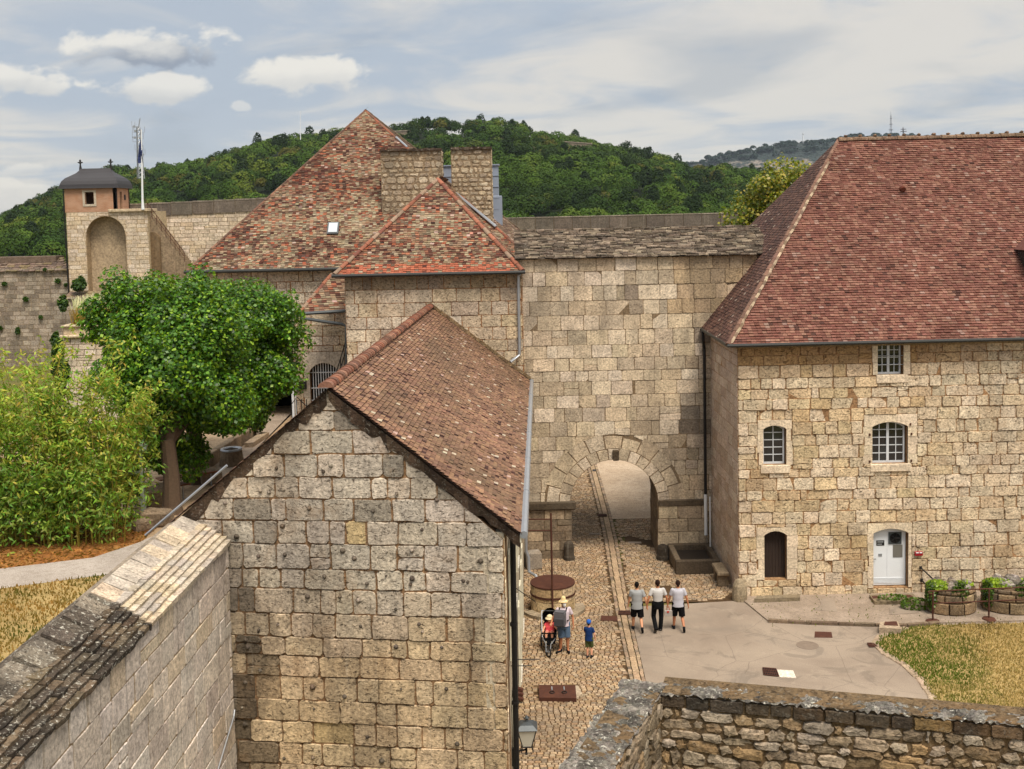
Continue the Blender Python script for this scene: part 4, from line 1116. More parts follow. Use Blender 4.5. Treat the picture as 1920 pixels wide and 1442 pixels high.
def chimney(x0, x1, yt, Y, dep, label, seed):
    A = atY(x0, yt + 4, Y); B = atY(x1, yt, Y); zt = (A.z + B.z) / 2; zb = 12.2
    WK = WallPlane((A.x, Y), (B.x, Y)); mb = MB()
    mb.box(((A.x + B.x) / 2, Y + dep / 2, (zt + zb) / 2), (B.x - A.x, dep, zt - zb), lin('8a7a63'))
    lay_stones(mb, WK, [(0, zb), (WK.L, zb), (WK.L, zt), (0, zt)], courses(zb, zt, .25, .3), (.2, .5), stone_col(CHC, .1, lambda c, u, z: mixc(c, lin('5b5044'), max(0, min(.6, (z - zt + 1.0) * .5)))), gap=.032, cut=.07, wob=.03, depth=(.01, .035), bev=.025)
    WR = WallPlane((B.x, Y), (B.x, Y + dep)); rubble_stones(mb, WR, [(0, zb), (dep, zb), (dep, zt), (0, zt)], .24, stone_col(CHC, .12), gap=.03, depth=(.012, .03), asp=1.35, bev=.025)
    o = mb.build('chimney', M['curtain'], grt); o['label'] = label
    c = MB(); nq = 9
    for k in range(nq):
        x = A.x + (B.x - A.x) * (k + .5) / nq; c.box((x, Y + dep / 2, zt + .05), ((B.x - A.x) / nq + .02, dep + .22, .11), jit(lin('4a4036'), .2), jitter=.025)
    c.build('cap', M['lauze'], o)
chimney(713, 827, 281, 51.9, 1.3, 'wide rubble stone chimney', 1); chimney(845, 921, 278, 52.6, 1.2, 'narrower rubble stone chimney', 2)
mb = MB(); A = atY(826, 313, 55.5); B = atY(934, 310, 55.5); C_ = atY(941, 367, 55.5)
mb.box(((A.x + B.x) / 2, 56.3, (B.z + 12) / 2), (B.x - A.x, 1.6, B.z - 12), (.4, .4, .5), bev=.02); mb.box(((A.x + C_.x) / 2, 56.3, (C_.z + 12) / 2), (C_.x - A.x, 1.64, C_.z - 12), (.4, .4, .5), bev=.02)
for k in range(4): mb.box(((A.x + B.x) / 2, 56.3, B.z - .5 - k * .55), (B.x - A.x + .03, 1.66, .025), (.3, .3, .4))
mb.box(((A.x + B.x) / 2, 56.3, B.z + .03), (B.x - A.x + .12, 1.75, .06), (.6, .6, .65)); mb.build('zinc_hood', M['lead'], grt)
# lean-to roof in the angle of the two houses
lA = atY(561, 586, 47.3); lB = atY(660, 571, 48.1); lB.z = lA.z; lC = atY(660, 500, 49.75); lD = atY(627, 513, 49.75); lD.z = lC.z = (lC.z + lD.z) / 2
leanto = thing('lean_to_roof', 'small lean-to roof of red tiles with a bent drainpipe in the corner of two stone walls', 'roof', (lA.x, lA.y, lA.z))
tile_roof('roof', [lA, lB, lC, lD], .13, .22, tcol(RO, sp=.16, patch=old_col(.4, .45)), M['tile_old'], leanto, rag=.01, thick=.03)
mb = MB(); ridge_row(mb, lA, lD, .1, .35, OR_); mb.build('hip_tiles', M['tile_old'], leanto)
mb = MB(); mb.tube([lA + Vector((-.12, -.06, -.06)), lB + Vector((.1, -.06, -.02))], .075, 8); mb.build('gutter', M['zinc_dark'], leanto)
mb = MB(); mb.tube([lA + Vector((.05, 0, -.08)), atY(566, 596, 47.3), atY(575, 598, 47.3), atY(642, 608, 47.6), atY(649, 612, 47.6), atY(650, 700, 47.6)], .07, 8); mb.build('drainpipe', M['zinc_dark'], leanto)
# ------------------------------------------------------------------ gabled house in the middle
house = thing('gabled_house', 'long gabled house of bossed limestone blocks with a brown plain tile roof', 'building', (-4, 24, 0))
hr_ = HG.px(612, 731); hre = HG.px(948, 1012); hle = HG.px(265, 1012); hk = HG.px(425, 885)
og = [(0, -.1), (HG.L, -.1), (HG.L, hre[1]), hr_, (0, hle[1] - .05)]
mb = MB(); HG.slab(mb, og, -.5, 0, lin('8f7355'))
GC = [lin(h) for h in ('d0c3aa', 'c6b9a2', 'd5c6a8', 'c2b49c', 'd0c0a0')]
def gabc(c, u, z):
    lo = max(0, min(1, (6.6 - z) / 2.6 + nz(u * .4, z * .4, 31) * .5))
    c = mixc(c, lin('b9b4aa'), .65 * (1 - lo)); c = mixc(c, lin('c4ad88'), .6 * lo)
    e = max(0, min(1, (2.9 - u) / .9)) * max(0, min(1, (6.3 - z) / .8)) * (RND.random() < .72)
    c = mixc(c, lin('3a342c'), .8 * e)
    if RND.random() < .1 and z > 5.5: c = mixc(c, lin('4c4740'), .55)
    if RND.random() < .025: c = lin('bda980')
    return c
dr = lambda u, z: -.03 * (u - 3) * max(0, min(1, (8.5 - z) / 5)) * .5
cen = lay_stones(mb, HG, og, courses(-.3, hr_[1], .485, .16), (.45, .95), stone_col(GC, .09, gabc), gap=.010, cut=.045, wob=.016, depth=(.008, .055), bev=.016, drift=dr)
for u, z, w, h in cen:                                            # knobs and pock marks on the bossed blocks
    if RND.random() < .4 and w > .3:
        for _ in range(RND.choice((1, 1, 1, 2))):
            cu, cz = u + rj(w * .3), z + rj(h * .28); R = RND.uniform(.024, .042); vs = []; n = 7
            if not (.2 < cu < HG.L - .2) or cz > hr_[1] - .5 - abs(cu - hr_[0]) * .8: continue
            for rr, d in ((R * 1.7, .03), (R, .055), (R * .5, .085)):
                vs += [HG.pt(cu + rr * math.cos(6.283 * k / n), cz + rr * math.sin(6.283 * k / n), d) for k in range(n)]
            fs = [(j * n + k, j * n + (k + 1) % n, (j + 1) * n + (k + 1) % n, (j + 1) * n + k) for j in range(2) for k in range(n)] + [tuple(range(2 * n, 3 * n))]
            mb.mesh(vs, fs, jit(lin('665e54') if RND.random() < .8 else lin('9a9184'), .2))
mb.build('wall', M['gable'], house)
# rakes: ragged mortar bands under the tiles
mb = MB()
def rake(p, q, wd, d1, n=26):
    prev = None
    for k in range(n + 1):
        t = k / n; a = (p[0] + (q[0] - p[0]) * t, p[1] + (q[1] - p[1]) * t); ww = wd * (1 + rj(.35))
        cur_ = (a, (a[0], a[1] - ww), rj(.02))
        if prev:
            (a0, b0, e0), (a1, b1, e1) = prev, cur_
            c = jit(mixc(lin('6b5a4b'), lin('43382f'), RND.random()), .2)
            mb.mesh([HG.pt(*a0, d1 + e0), HG.pt(*a1, d1 + e1), HG.pt(*b1, .03 + e1), HG.pt(*b0, .03 + e0), HG.pt(*a0, -.1), HG.pt(*a1, -.1)], [(0, 1, 2, 3) if q[0] < p[0] else (3, 2, 1, 0), (0, 4, 5, 1)], c)
        prev = cur_
E0 = atPl(976, 1001, HG.pt(0, 0, .16), HG.n); E1 = atY(993, 707, CY - .15); R0 = atPl(611, 727, HG.pt(0, 0, .16), HG.n); R1 = atY(808, 569, CY - .12)
E1.z = E0.z; R1.z = R0.z
eu = (E0 - HG.p0).dot(HG.u); ru = (R0 - HG.p0).dot(HG.u)
rake((ru + .02, R0.z - .05), (eu - .02, E0.z - .06), .3, .12)
L0 = HG.pt(-.05, hle[1] + .02, .16); L1 = L0 + WU * (CY - L0.y)
rake((ru - .02, R0.z - .05), (-.05, L0.z - .06), .3, .12)
mb.build('rake_mortar', M['mortar_rake'], house)
HT = [lin(h) for h in ('7a5c4a', '705242', '805f4c', '684c3c', '84664f', '775845', '87684f')]
def hpatch(c, p, u, w):
    g = nz(u * .25, w * .5, 17) + .5 * nz(u * 1.1, w * 1.4, 3)
    if RND.random() < .015: return lin('a89c88')
    if RND.random() < .012: return lin('3a1e18')
    c = mixc(c, lin('5a4a38'), max(0, min(.6, .25 + g * .5)) * (0.25 if w > 4.2 or u < 1.2 else 1))
    return c
tile_roof('roof', [E0, E1, R1, R0], .108, .175, tcol(HT, sp=.09, p_pl=.008, patch=hpatch), M['tile_old'], house, thick=.036, wob=.014, rowj=.05)
tile_roof('back_slope', [L1, L0, R0, R1], .2, .3, tcol(HT, sp=.15), M['tile_old'], house)
mb = MB(); ridge_row(mb, R0 + Vector((0, 0, .04)), R1 + Vector((0, 0, .04)), .17, .27, lambda p: jit(RND.choice([lin('80523f'), lin('755040'), lin('8a6652'), lin('64473a')]), .25), n=8)
mb.build('ridge_tiles', M['tile_old'], house)
mb = MB(); A = R1 + Vector((-.02, -.02, .02)); 
for a, b in ((A, Vector((E1.x, E1.y, E1.z + .05))), (A, Vector((L1.x, CY - .05, L1.z)))):
    n = 30
    for k in range(n):
        p = a.lerp(b, (k + .5) / n); mb.box(p + Vector((0, .0, .06)), ((b - a).length / n + .02, .2, .12), jit(lin('7d6b50'), .2), rot=(b - a).to_track_quat('X', 'Z').to_matrix(), jitter=.02)
mb.build('wall_flashing', M['mortar_rake'], house)
mb = MB(); g0 = E0 + Vector((.07, .02, -.03)); g1 = E1 + Vector((.07, 0, -.03)); n = 6
for k in range(n):
    a = g0.lerp(g1, k / n); b = g0.lerp(g1, (k + 1) / n - .003); mb.tube([a, b], .085, 8); mb.tube([b, b + (g1 - g0) * .0015], .1, 8)
mb.build('gutter', M['zinc'], house)
mb = MB(); f0 = E0 + Vector((.0, .05, -.11)); f1 = E1 + Vector((0, 0, -.11)); mb.box((f0 + f1) / 2, ((f1 - f0).length, .03, .18), (.6, .6, .55), rot=(f1 - f0).to_track_quat('X', 'Z').to_matrix()); mb.build('eave_board', M['shutter'], house)
mb = MB(); q0 = HG.px(272, 1004, .2); q1 = HG.px(425, 873, .2); a, b = HG.pt(*q0, .18), HG.pt(*q1, .18)
mb.tube([a, b], .03, 6); mb.build('rake_flashing', M['zinc'], house)
HW = WallPlane((-.28, 23.4), (house_x(CY), CY)); htop = E0.z - .12
mb = MB(); HW.slab(mb, [(.02, -.1), (HW.L, -.1), (HW.L, htop + .2), (.02, htop + .1)], -.45, 0, lin('b5ad98'))
lay_stones(mb, HW, [(0, -.1), (.5, -.1), (.5, htop), (0, htop)], courses(-.1, htop, .43, .1), (.3, .5), stone_col(GC, .1), gap=.012)
mb.build('side_wall', M['trim'], house)
mb = MB(); HL = WallPlane((L0.x + .06 + .026 * 20, CY), (L0.x + .06, 24.3)); HL.slab(mb, [(0, 3), (HL.L, 3), (HL.L, L0.z - .1), (0, L0.z - .1)], -.4, 0, lin('8c7d68')); mb.build('back_wall', M['gable'], house)
for u, z0, z1, w in ((2.2, 3.9, 6.4, 1.0), (5.2, 3.9, 6.4, 1.0), (8.6, 3.9, 6.4, 1.0), (3.0, .1, 2.6, 1.2), (9.5, .1, 2.6, 1.2), (13.5, .1, 2.6, 1.2), (12.5, 3.9, 6.4, 1.0), (16.5, 3.9, 6.4, 1.0)):
    mb = MB(); HW.slab(mb, [(u, z0), (u + w, z0), (u + w, z1), (u, z1)], 0, .02, (.02, .02, .02)); wn = mb.build('window', M['glass'], house)
    for a in (u - w * .5 - .03, u + w + .03):
        mb = MB()
        for k in range(4): HW.slab(mb, [(a + w * .125 * k, z0), (a + w * .125 * (k + 1) - .002, z0), (a + w * .125 * (k + 1) - .002, z1), (a + w * .125 * k, z1)], .02, .07 + rj(.008), (.6, .58, .5))
        mb.build('shutter', M['shutter'], wn)
    mb = MB(); HW.slab(mb, [(u - .1, z0 - .12), (u + w + .1, z0 - .12), (u + w + .1, z0), (u - .1, z0)], 0, .1, (.6, .58, .5)); mb.build('sill', M['trim'], wn)
mb = MB(); mb.tube([HW.pt(.95, htop, .16), HW.pt(.95, .1, .13)], .065, 8)
for z in (1.4, 3.2, 5.0): mb.tube([HW.pt(.95, z, .14), HW.pt(.95, z + .07, .14)], .085, 8)
mb.build('downpipe', M['iron'], house)
sp = atY(1008, 1086, 40.0); mb = MB(); mb.tube([HW.pt(17.2, htop, .2), HW.pt(17.2, 1.75, .16), HW.pt(17.2, 1.5, .24), atY(992, 1072, 40.5), atY(1004, 1079, 40.2), atY(1009, 1088, 40.1)], .06, 8); mb.build('drainpipe', M['zinc'], house)
for a, b in (((3.2, 5.2, 0), (5, 4.1, .6)), ((2, 3.8, 0), (2, 3.8, .7)), ((2.6, 3.4, 0), (2.6, 3.4, .5))):
    mb = MB(); mb.tube([HW.pt(*a), HW.pt(*b)], .012, 4); mb.build('shutter_hook', M['iron'], house)
# cable clipped to the gable corner by the boundary wall
# ------------------------------------------------------------------ boundary wall with stone slab coping
bwl = thing('boundary_wall', 'high limestone boundary wall with a sloping stone slab coping, lichened at its near end', 'wall', (-6.2, 14, 0))
c_in = atPl(431.5, 1017, HG.pt(0, 0, .05), HG.n); c_pk = atPl(350, 968, HG.pt(0, 0, .05), HG.n); c_sl = atPl(378, 981, HG.pt(0, 0, .05), HG.n)
yb = c_in.y; ib = c_in.x
# wall plane: seen from the right, u runs away from the camera
WBW = WallPlane((ib - .06 - .026 * (yb - 4), 4), (ib - .06, yb - .02))
wz = c_in.z - .06; mb = MB(); ow = [(0, -.1), (WBW.L, -.1), (WBW.L, wz), (0, wz)]
WBW.slab(mb, ow, -.75, 0, lin('9c8a6c'))
SW = [lin(h) for h in ('c0b7ab', 'b8b0a6', 'c9c0b4', 'beb29e', 'c2bcb3')]
lay_stones(mb, WBW, ow, courses(-.1, wz, .47, .14), (.55, 1.1), stone_col(SW, .09), gap=.012, cut=.025, wob=.006, depth=(.01, .028), bev=.016)
mb.build('wall', M['streaked'], bwl)
bk = c_pk + (c_pk - c_sl) * 1.15; bk.z = c_pk.z - .12
ysplit = 19.0
def at_y(p, y): return Vector((p.x - .026 * (yb - y), y, p.z))
CLN = [lin(h) for h in ('b8ae9c', 'b0a694', 'bdb2a0', 'a8a196', 'b5a88f')]; DRK = [lin(h) for h in ('4b443b', '5a5144', '3b352e', '675b4a', '524638')]
for nm, ya, yb2, cs, mat in (('coping', ysplit, yb - .02, CLN, 'lauze'), ('lichened_coping', 5.0, ysplit - .03, DRK, 'lauze_dark')):
    mb = MB(); drk = nm != 'coping'
    slope = (c_in - c_sl); slope.y = 0; rows = 6; run = slope.length; sd = slope.normalized()
    for k in range(rows - 1, -1, -1):
        t = k / rows; p = c_sl + slope * t; q0, q1 = at_y(p, ya), at_y(p, yb2)
        off = Vector((0, 0, .02 + .012 * (rows - k) * 0))
        dd_ = Vector((sd.x, 0, sd.z * .2)).normalized()
        slab_row(mb, q0 + off - dd_ * .1, q1 + off - dd_ * .1, dd_, run / rows + .12, .085 if not drk else .095, (.25, .6), lambda a: jit(RND.choice(cs), .13 if not drk else .2), j=.005 if not drk else .014)
    tp = (c_sl - c_pk); tp.y = 0
    slab_row(mb, at_y(c_pk, ya) + Vector((-.06, 0, .06)), at_y(c_pk, yb2) + Vector((-.06, 0, .06)), tp, tp.length + .12, .1, (.35, .62), lambda a: jit(RND.choice([lin('bcae96'), lin('b3a590'), lin('a9a195')] if not drk else [lin('6b655a'), lin('575047'), lin('7a7466')]), .12), j=.012 if not drk else .03)
    a, b = at_y(c_pk, ya), at_y(c_pk, yb2); a2, b2 = at_y(bk, ya), at_y(bk, yb2)
    mb.mesh([a, b, b2, a2, a2 - Vector((0, 0, 3)), b2 - Vector((0, 0, 3))], [(0, 1, 2, 3), (3, 2, 5, 4)], lin('857b6c') if not drk else lin('5a5248'))
    i0, i1 = at_y(c_in, ya), at_y(c_in, yb2); mb.face([i0 + Vector((-.08, 0, -.06)), i1 + Vector((-.08, 0, -.06)), b + Vector((0, 0, -.02)), a + Vector((0, 0, -.02))], lin('4a4238'))
    for a_ in (at_y(c_in, ya), at_y(c_in, yb2)):
        y = a_.y; mb.face([at_y(c_in, y) - Vector((.08, 0, .06)), at_y(c_pk, y), at_y(bk, y), at_y(bk, y) - Vector((0, 0, .6))], lin('6a6052'))
    mb.build(nm, M[mat], bwl)
cab = MB(); q = [WBW.pt(WBW.L - .12, 3.42, .05), WBW.pt(WBW.L - .2, 3.3, .05), WBW.pt(WBW.L - 3.5, 3.0 - 1.1, .05), WBW.pt(WBW.L - 6, 1.2, .05)]
cab.tube(q, .018, 5); tag(cab.build('cable', M['zinc']), 'thin grey cable running down the face of the boundary wall', 'cable')

# ------------------------------------------------------------------ rubble wall in the right foreground
rub = thing('rubble_wall', 'rough rubble stone wall with a crumbling lichened capping in the near corner', 'wall', (2.2, 16, 0))
RC = atY(1238, 1294, 15.5); RZ = RC.z
RR = atZ(1925, 1358, RZ - .02)
dirL = Vector((-.405, -1, 0)).normalized(); RLp = RC + dirL * 9
W1 = WallPlane((RC.x, RC.y), (RR.x + 6 * (RR.x - RC.x) / 6, RR.y + (RR.y - RC.y)))
W2 = WallPlane((RLp.x, RLp.y), (RC.x, RC.y))
RBC = [lin(h) for h in ('9d907b', '938570', 'a69984', '998260', '857863', 'a99e8d', '8f7c60')]
mb = MB(); rz = RZ - .03
for W, a in ((W1, 0), (W2, 1)):
    ol = [(0, rz - 4.2), (W.L, rz - 4.2), (W.L, rz - (.2 if a == 0 else .02)), (0, rz - (.2 if a == 0 else .02))]
    W.slab(mb, [(0, -.1), (W.L, -.1), (W.L, rz), (0, rz)], -.55, 0, lin('66563f'))
    lay_stones(mb, W, ol, courses(rz - 4.2, rz - (.2 if a == 0 else .02), .165, .38), (.13, .52), stone_col(RBC, .14, (lambda c, u, z: c) if a == 0 else (lambda c, u, z: mixc(c, lin('6a604f'), .5))), gap=.008, cut=.055, wob=.02, depth=(.004, .05), bev=.02, rough=.012, drift=lambda u, z: .06 * nz(u * 1.1, z * 1.6, 3))
for u0 in np.arange(0, W1.L, .01):
    pass
u = .0
while u < W1.L:                                                    # course of dark squared blocks under the capping
    w = RND.uniform(.22, .5); p = stone_outline(u, u + w, rz - .2, rz - .02, .008, .02, .005)
    stone(mb, W1, p, RND.uniform(.03, .06), .015, jit(lin('8a7450') if RND.random() < .06 else mixc(lin('3f3931'), lin('5a4f40'), RND.random()), .15)); u += w
mb.build('wall', M['rubble'], rub)
mb = MB()
def capping(W, wid, front, z, n_u, n_v, a, b, colr, crown):
    vs = []; 
    for i in range(n_u + 1):
        u = a + (b - a) * i / n_u
        e0 = front + .03 * nz(u * 4, 1) + rj(.018); e1 = -wid + .05 * nz(u * 3, 7) + rj(.025)
        for j in range(n_v + 1):
            t = j / n_v; d = e0 + (e1 - e0) * t
            h = z + crown * math.sin(math.pi * min(1, max(0, t))) + .05 * nz(u * 2.2, d * 2.2, 4) + .035 * nz(u * 7, d * 7, 2) + rj(.013)
            vs.append(W.pt(u, h if 0 < j < n_v else z - .0 + rj(.03), d))
    fs = []; k = n_v + 1
    for i in range(n_u):
        for j in range(n_v): fs.append((i * k + j, (i + 1) * k + j, (i + 1) * k + j + 1, i * k + j + 1))
    i0 = len(mb.v)
    mb.mesh(vs, fs, colr)
    for q in range(len(fs)):
        g = nz(vs[fs[q][0]].x * 3, vs[fs[q][0]].y * 3, 6)
        mb.c[-len(fs) + q] = jit(mixc(colr, lin('3a3833'), max(0, min(.8, .3 + g))), .25)
capping(W1, .30, .045, RZ - .03, 220, 9, -.1, W1.L, lin('76736c'), .0)
capping(W2, .62, .03, RZ - .026, 180, 11, 0, W2.L + .3, lin('78746c'), .0)
mb.build('capping', M['lauze_dark'], rub)

# ------------------------------------------------------------------ far ramparts, watchtower, scarp
FARC = [lin(h) for h in ('c4b8a4', 'b9ad9a', 'cabfae', 'c0b198')]; GRY = [lin(h) for h in ('8d8375', '9a9082', '7c7367', 'a39a8c')]
TY = 112.0
WT = WallPlane((atY(126, 450, TY).x, TY), (atY(279, 450, TY).x, TY))
twr = thing('watchtower', 'limestone rampart tower with a brick lookout room under a curved slate roof', 'tower', (WT.pt(4, 0, 0).x, TY, 0))
tz = atY(200, 397, TY).z; nr = px_rect(WT, 171, 234, 405, 640); rise = (nr[1] - nr[0]) / 2 * .98
mb = MB(); ot = [(0, 0), (WT.L, 0), (WT.L, tz), (0, tz)]; nh = [(nr[0], .5), (nr[1], .5)] + arch_pts(nr[0], nr[1], nr[3] - rise, rise, 16)
WT.slab(mb, ot, -1.2, 0, lin('a08e72'), holes=[nh]); WT.slab(mb, [(0, 0), (WT.L, 0), (WT.L, tz), (0, tz)], -8, -1.3, lin('9a8666'))
AU, AZ2, ARr = (nr[0] + nr[1]) / 2, nr[3] - rise, rise + .02
lay_stones(mb, WT, ot, courses(0, tz, .42, .1), (.6, 1.3), stone_col(FARC, .06), holes=[(nr[0] - .02, nr[1] + .02, 0, AZ2)], circ=(AU, AZ2, ARr), gap=.02, cut=.02, wob=.004, depth=(.015, .03), bev=.02)
WT.slab(mb, nh, -1.3, -1.15, lin('a5957c'))
for sgn in (0,):
    for k in range(len(nh) - 1):
        pass
WTr = WallPlane((WT.pt(WT.L, 0).x, TY), (WT.pt(WT.L, 0).x + .9, TY + 8)); WTr.slab(mb, [(0, 0), (WTr.L, 0), (WTr.L, tz), (0, tz)], -.3, 0, lin('b0a286'))
mb.box(WT.pt(WT.L * .78, tz + .1, -1.0), (WT.L * .5, 2.6, .28), lin('b5a78d'), bev=.03)
mb.build('wall', M['tower'], twr)
m, t, b = new_mat('orange brick'); co = obj_co(t); bt = t.add('ShaderNodeTexBrick', {'Vector': t.mapping(co, rot=(math.radians(90), 0, 0)), 'Color1': lin('96705a'), 'Color2': lin('a87f68'), 'Mortar': lin('b89c7e'), 'Scale': 1.0, 'Mortar Size': .012, 'Brick Width': .3, 'Row Height': .11})
t.l.new(t.mix(t.ramp(t.noise(co, 1.5, 5), .35, .7, 0, .5), bt.outputs[0], lin('96694a')), b.inputs['Base Color']); b.inputs['Roughness'].default_value = .9; M['brick'] = m
pr = px_rect(WT, 122.5, 217, 352, 398); pd = 3.9
wn = px_rect(WT, 160, 176, 360, 383); mb = MB(); h4 = [(wn[0], wn[2]), (wn[1], wn[2]), (wn[1], wn[3]), (wn[0], wn[3])]
WT.slab(mb, [(pr[0], tz), (pr[1], tz), (pr[1], pr[3] + .25), (pr[0], pr[3] + .25)], -.3, .03, (.5, .3, .2), holes=[h4])
Wr = WallPlane((WT.pt(pr[1], 0).x, TY - .03), (WT.pt(pr[1], 0).x, TY + pd)); dr_ = [(1.1, tz), (1.75, tz), (1.75, tz + 2.0), (1.1, tz + 2.0)]
Wr.slab(mb, [(0, tz), (pd, tz), (pd, pr[3] + .25), (0, pr[3] + .25)], -.3, 0, (.5, .3, .2), holes=[dr_])
Wl = WallPlane((WT.pt(pr[0], 0).x, TY + pd), (WT.pt(pr[0], 0).x, TY - .03)); Wl.slab(mb, [(0, tz), (pd, tz), (pd, pr[3] + .25), (0, pr[3] + .25)], -.3, 0, (.5, .3, .2))
Wb = WallPlane((WT.pt(pr[1], 0).x, TY + pd), (WT.pt(pr[0], 0).x, TY + pd)); Wb.slab(mb, [(0, tz), (Wb.L, tz), (Wb.L, pr[3] + .25), (0, pr[3] + .25)], -.3, 0, (.5, .3, .2), holes=[[(Wb.L - wn[1] + pr[0] - .5, wn[2] - .6), (Wb.L - wn[0] + pr[0] + .5, wn[2] - .6), (Wb.L - wn[0] + pr[0] + .5, wn[3] + .3), (Wb.L - wn[1] + pr[0] - .5, wn[3] + .3)]])
brk = mb.build('brick_room', M['brick'], twr)
mb = MB(); e = .22
for p in ([(wn[0] - e, wn[2] - e), (wn[1] + e, wn[2] - e), (wn[1] + e, wn[3] + e * .8), (wn[0] - e, wn[3] + e * .8)],): WT.slab(mb, p, .02, .08, lin('b5ad9c'), holes=[h4])
mb.build('window_surround', M['trim'], brk)
mb = MB(); Wr.slab(mb, dr_, -.25, -.18, (.3, .25, .15)); mb.build('door', plain('olive door', '5c5238', .7), brk)
mb = MB(); Wr.slab(mb, [(2.3, tz + 1.2), (2.7, tz + 1.2), (2.7, tz + 1.7), (2.3, tz + 1.7)], 0, .05, (.1, .1, .1)); mb.build('lantern_box', M['iron'], brk)
ecx = (WT.pt(pr[0], 0).x + WT.pt(pr[1], 0).x) / 2; ecy = TY + pd / 2; ez = atY(180, 353, TY).z; rzt = atY(172, 316, TY + 2).z
hx0 = (pr[1] - pr[0]) / 2 + .35; hy0 = pd / 2 + .35; hx1 = (atY(200, 316, TY + 2).x - atY(143, 316, TY + 2).x) / 2; 
mb = MB(); rings = []
for t_, g in ((0, 1.0), (.06, .985), (.2, .96), (.36, .88), (.52, .7), (.66, .42), (.78, .19), (.9, .06), (1, 0.0)):
    hx = hx1 + (hx0 - hx1) * g; hy = .12 + (hy0 - .12) * g; z = ez + (rzt - ez) * t_
    rings.append([Vector((ecx - hx - .05, ecy - hy, z)), Vector((ecx + hx - .05, ecy - hy, z)), Vector((ecx + hx - .05, ecy + hy, z)), Vector((ecx - hx - .05, ecy + hy, z))])
mb.face(rings[0][::-1], (.1, .1, .1))
for a, b_ in zip(rings, rings[1:]):
    for k in range(4): mb.face([a[k], a[(k + 1) % 4], b_[(k + 1) % 4], b_[k]], (.1, .1, .1))
mb.face(rings[-1], (.1, .1, .1)); rf = mb.build('roof', M['slate'], twr)
for s in (-1, 1):
    mb = MB(); c = Vector((ecx - .05 + s * hx1, ecy, rzt)); mb.lathe([(.16, -.1), (.1, .25), (.07, .45), (.13, .55), (.07, .65), (.12, .8), (.02, .95)], c, 8); mb.box(c + Vector((0, 0, .62)), (.5, .1, .12), bev=.03)
    mb.build('finial', M['iron'], rf)
mb = MB(); mb.tube([WT.pt(-.12, pr[3], .1), WT.pt(-.08, 1, .1)], .06, 6); mb.tube([WT.pt(pr[1] - .3, pr[3] + .1, .3), WT.pt(pr[1] + .05, pr[3] - .4, .12), WT.pt(pr[1] + .05, tz + .2, .1)], .045, 6); mb.build('downpipe', M['iron'], twr)
# wing wall with small arch and stairs
flag = thing('flagpole', 'white flagpole with a drooping dark blue flag on the tower platform', 'flagpole', tuple(atY(268, 393, TY - .3)))
pb = atY(268, 393, TY - .3); ptp = atY(265, 243, TY - .3); mb = MB(); mb.tube([pb, pb + Vector((0, 0, .9)), ptp], [.16, .11, .05], 8); mb.build('pole', M['white'], flag)
fl = MB(); f0 = atY(266, 262, TY - .35); n = 9; vs = []
for i in range(n):
    t_ = i / (n - 1)
    for k, wv in enumerate((0, .22, .42)): vs.append(f0 + Vector((-wv * (0.25 + .9 * math.sin(t_ * 2.0)) , .12 * math.sin(t_ * 7 + k * 2), -t_ * 2.3)))
fl.mesh(vs, [(i * 3 + k, i * 3 + k + 1, i * 3 + 4 + k, i * 3 + 3 + k) for i in range(n - 1) for k in range(2)], (.02, .03, .12)); fl.build('flag', plain('navy cloth', '1f2c56', .8), flag)

RY_ = 116.0
def far_wall(name, pxs, Y0, Y1, zb, label, par=None, cols=FARC, mat='tower', parapet=.0):
    A = atY(pxs[0][0], pxs[0][1], Y0); B = atY(pxs[1][0], pxs[1][1], Y1); W = WallPlane((A.x, Y0), (B.x, Y1)); o = thing(name, label, 'wall', (A.x, A.y, zb))
    ol = [(0, zb), (W.L, zb), (W.L, B.z), (0, A.z)]; mb = MB(); W.slab(mb, ol, -1.2, 0, lin('8a7c66'))
    k = parapet / (W.L or 1)
    lo = [(0, zb), (W.L, zb), (W.L, B.z - parapet), (0, A.z - parapet)]
    lay_stones(mb, W, lo, courses(zb, max(A.z, B.z), .42, .12), (.6, 1.3), stone_col(cols, .07), gap=.02, cut=.03, wob=.006, depth=(.01, .03), bev=.02); mb.build('wall', M[mat], o)
    if parapet:
        mb = MB(); n = max(2, int(W.L / 1.9))
        for i in range(n):
            a, b = W.L * i / n, W.L * (i + 1) / n - .06; za = A.z + (B.z - A.z) * (a / W.L)
            W.slab(mb, [(a, za - parapet), (b, za - parapet), (b, za), (a, za)], -1.1, .12, jit(lin('625b53'), .2))
            W.slab(mb, [(a, za + .002), (b, za + .002), (b, za + .1), (a, za + .1)], -1.2, .16, jit(lin('8c857a'), .12))
        mb.build('parapet', M['rampart'], o)
    return o, W
far_wall('rampart', ((240, 384), (520, 371)), RY_, RY_ + 2, 0, 'pale rampart wall with a dark parapet running from the watchtower behind the great house', parapet=1.25)
far_wall('rampart', ((900, 411), (1420, 399)), RY_, RY_, 0, 'distant rampart top showing above the slab roof of the curtain wall', parapet=1.2)
o, W = far_wall('rampart', ((-60, 506), (126, 503)), TY + 1, TY + 1, -.1, 'grey weathered rampart with a stone slab roof and tufts of plants at the far edge', cols=GRY, mat='rampart')
mb = MB(); A = W.pt(-2, atY(50, 505, TY + 1).z, .2); zt = atY(50, 481, TY + 3).z
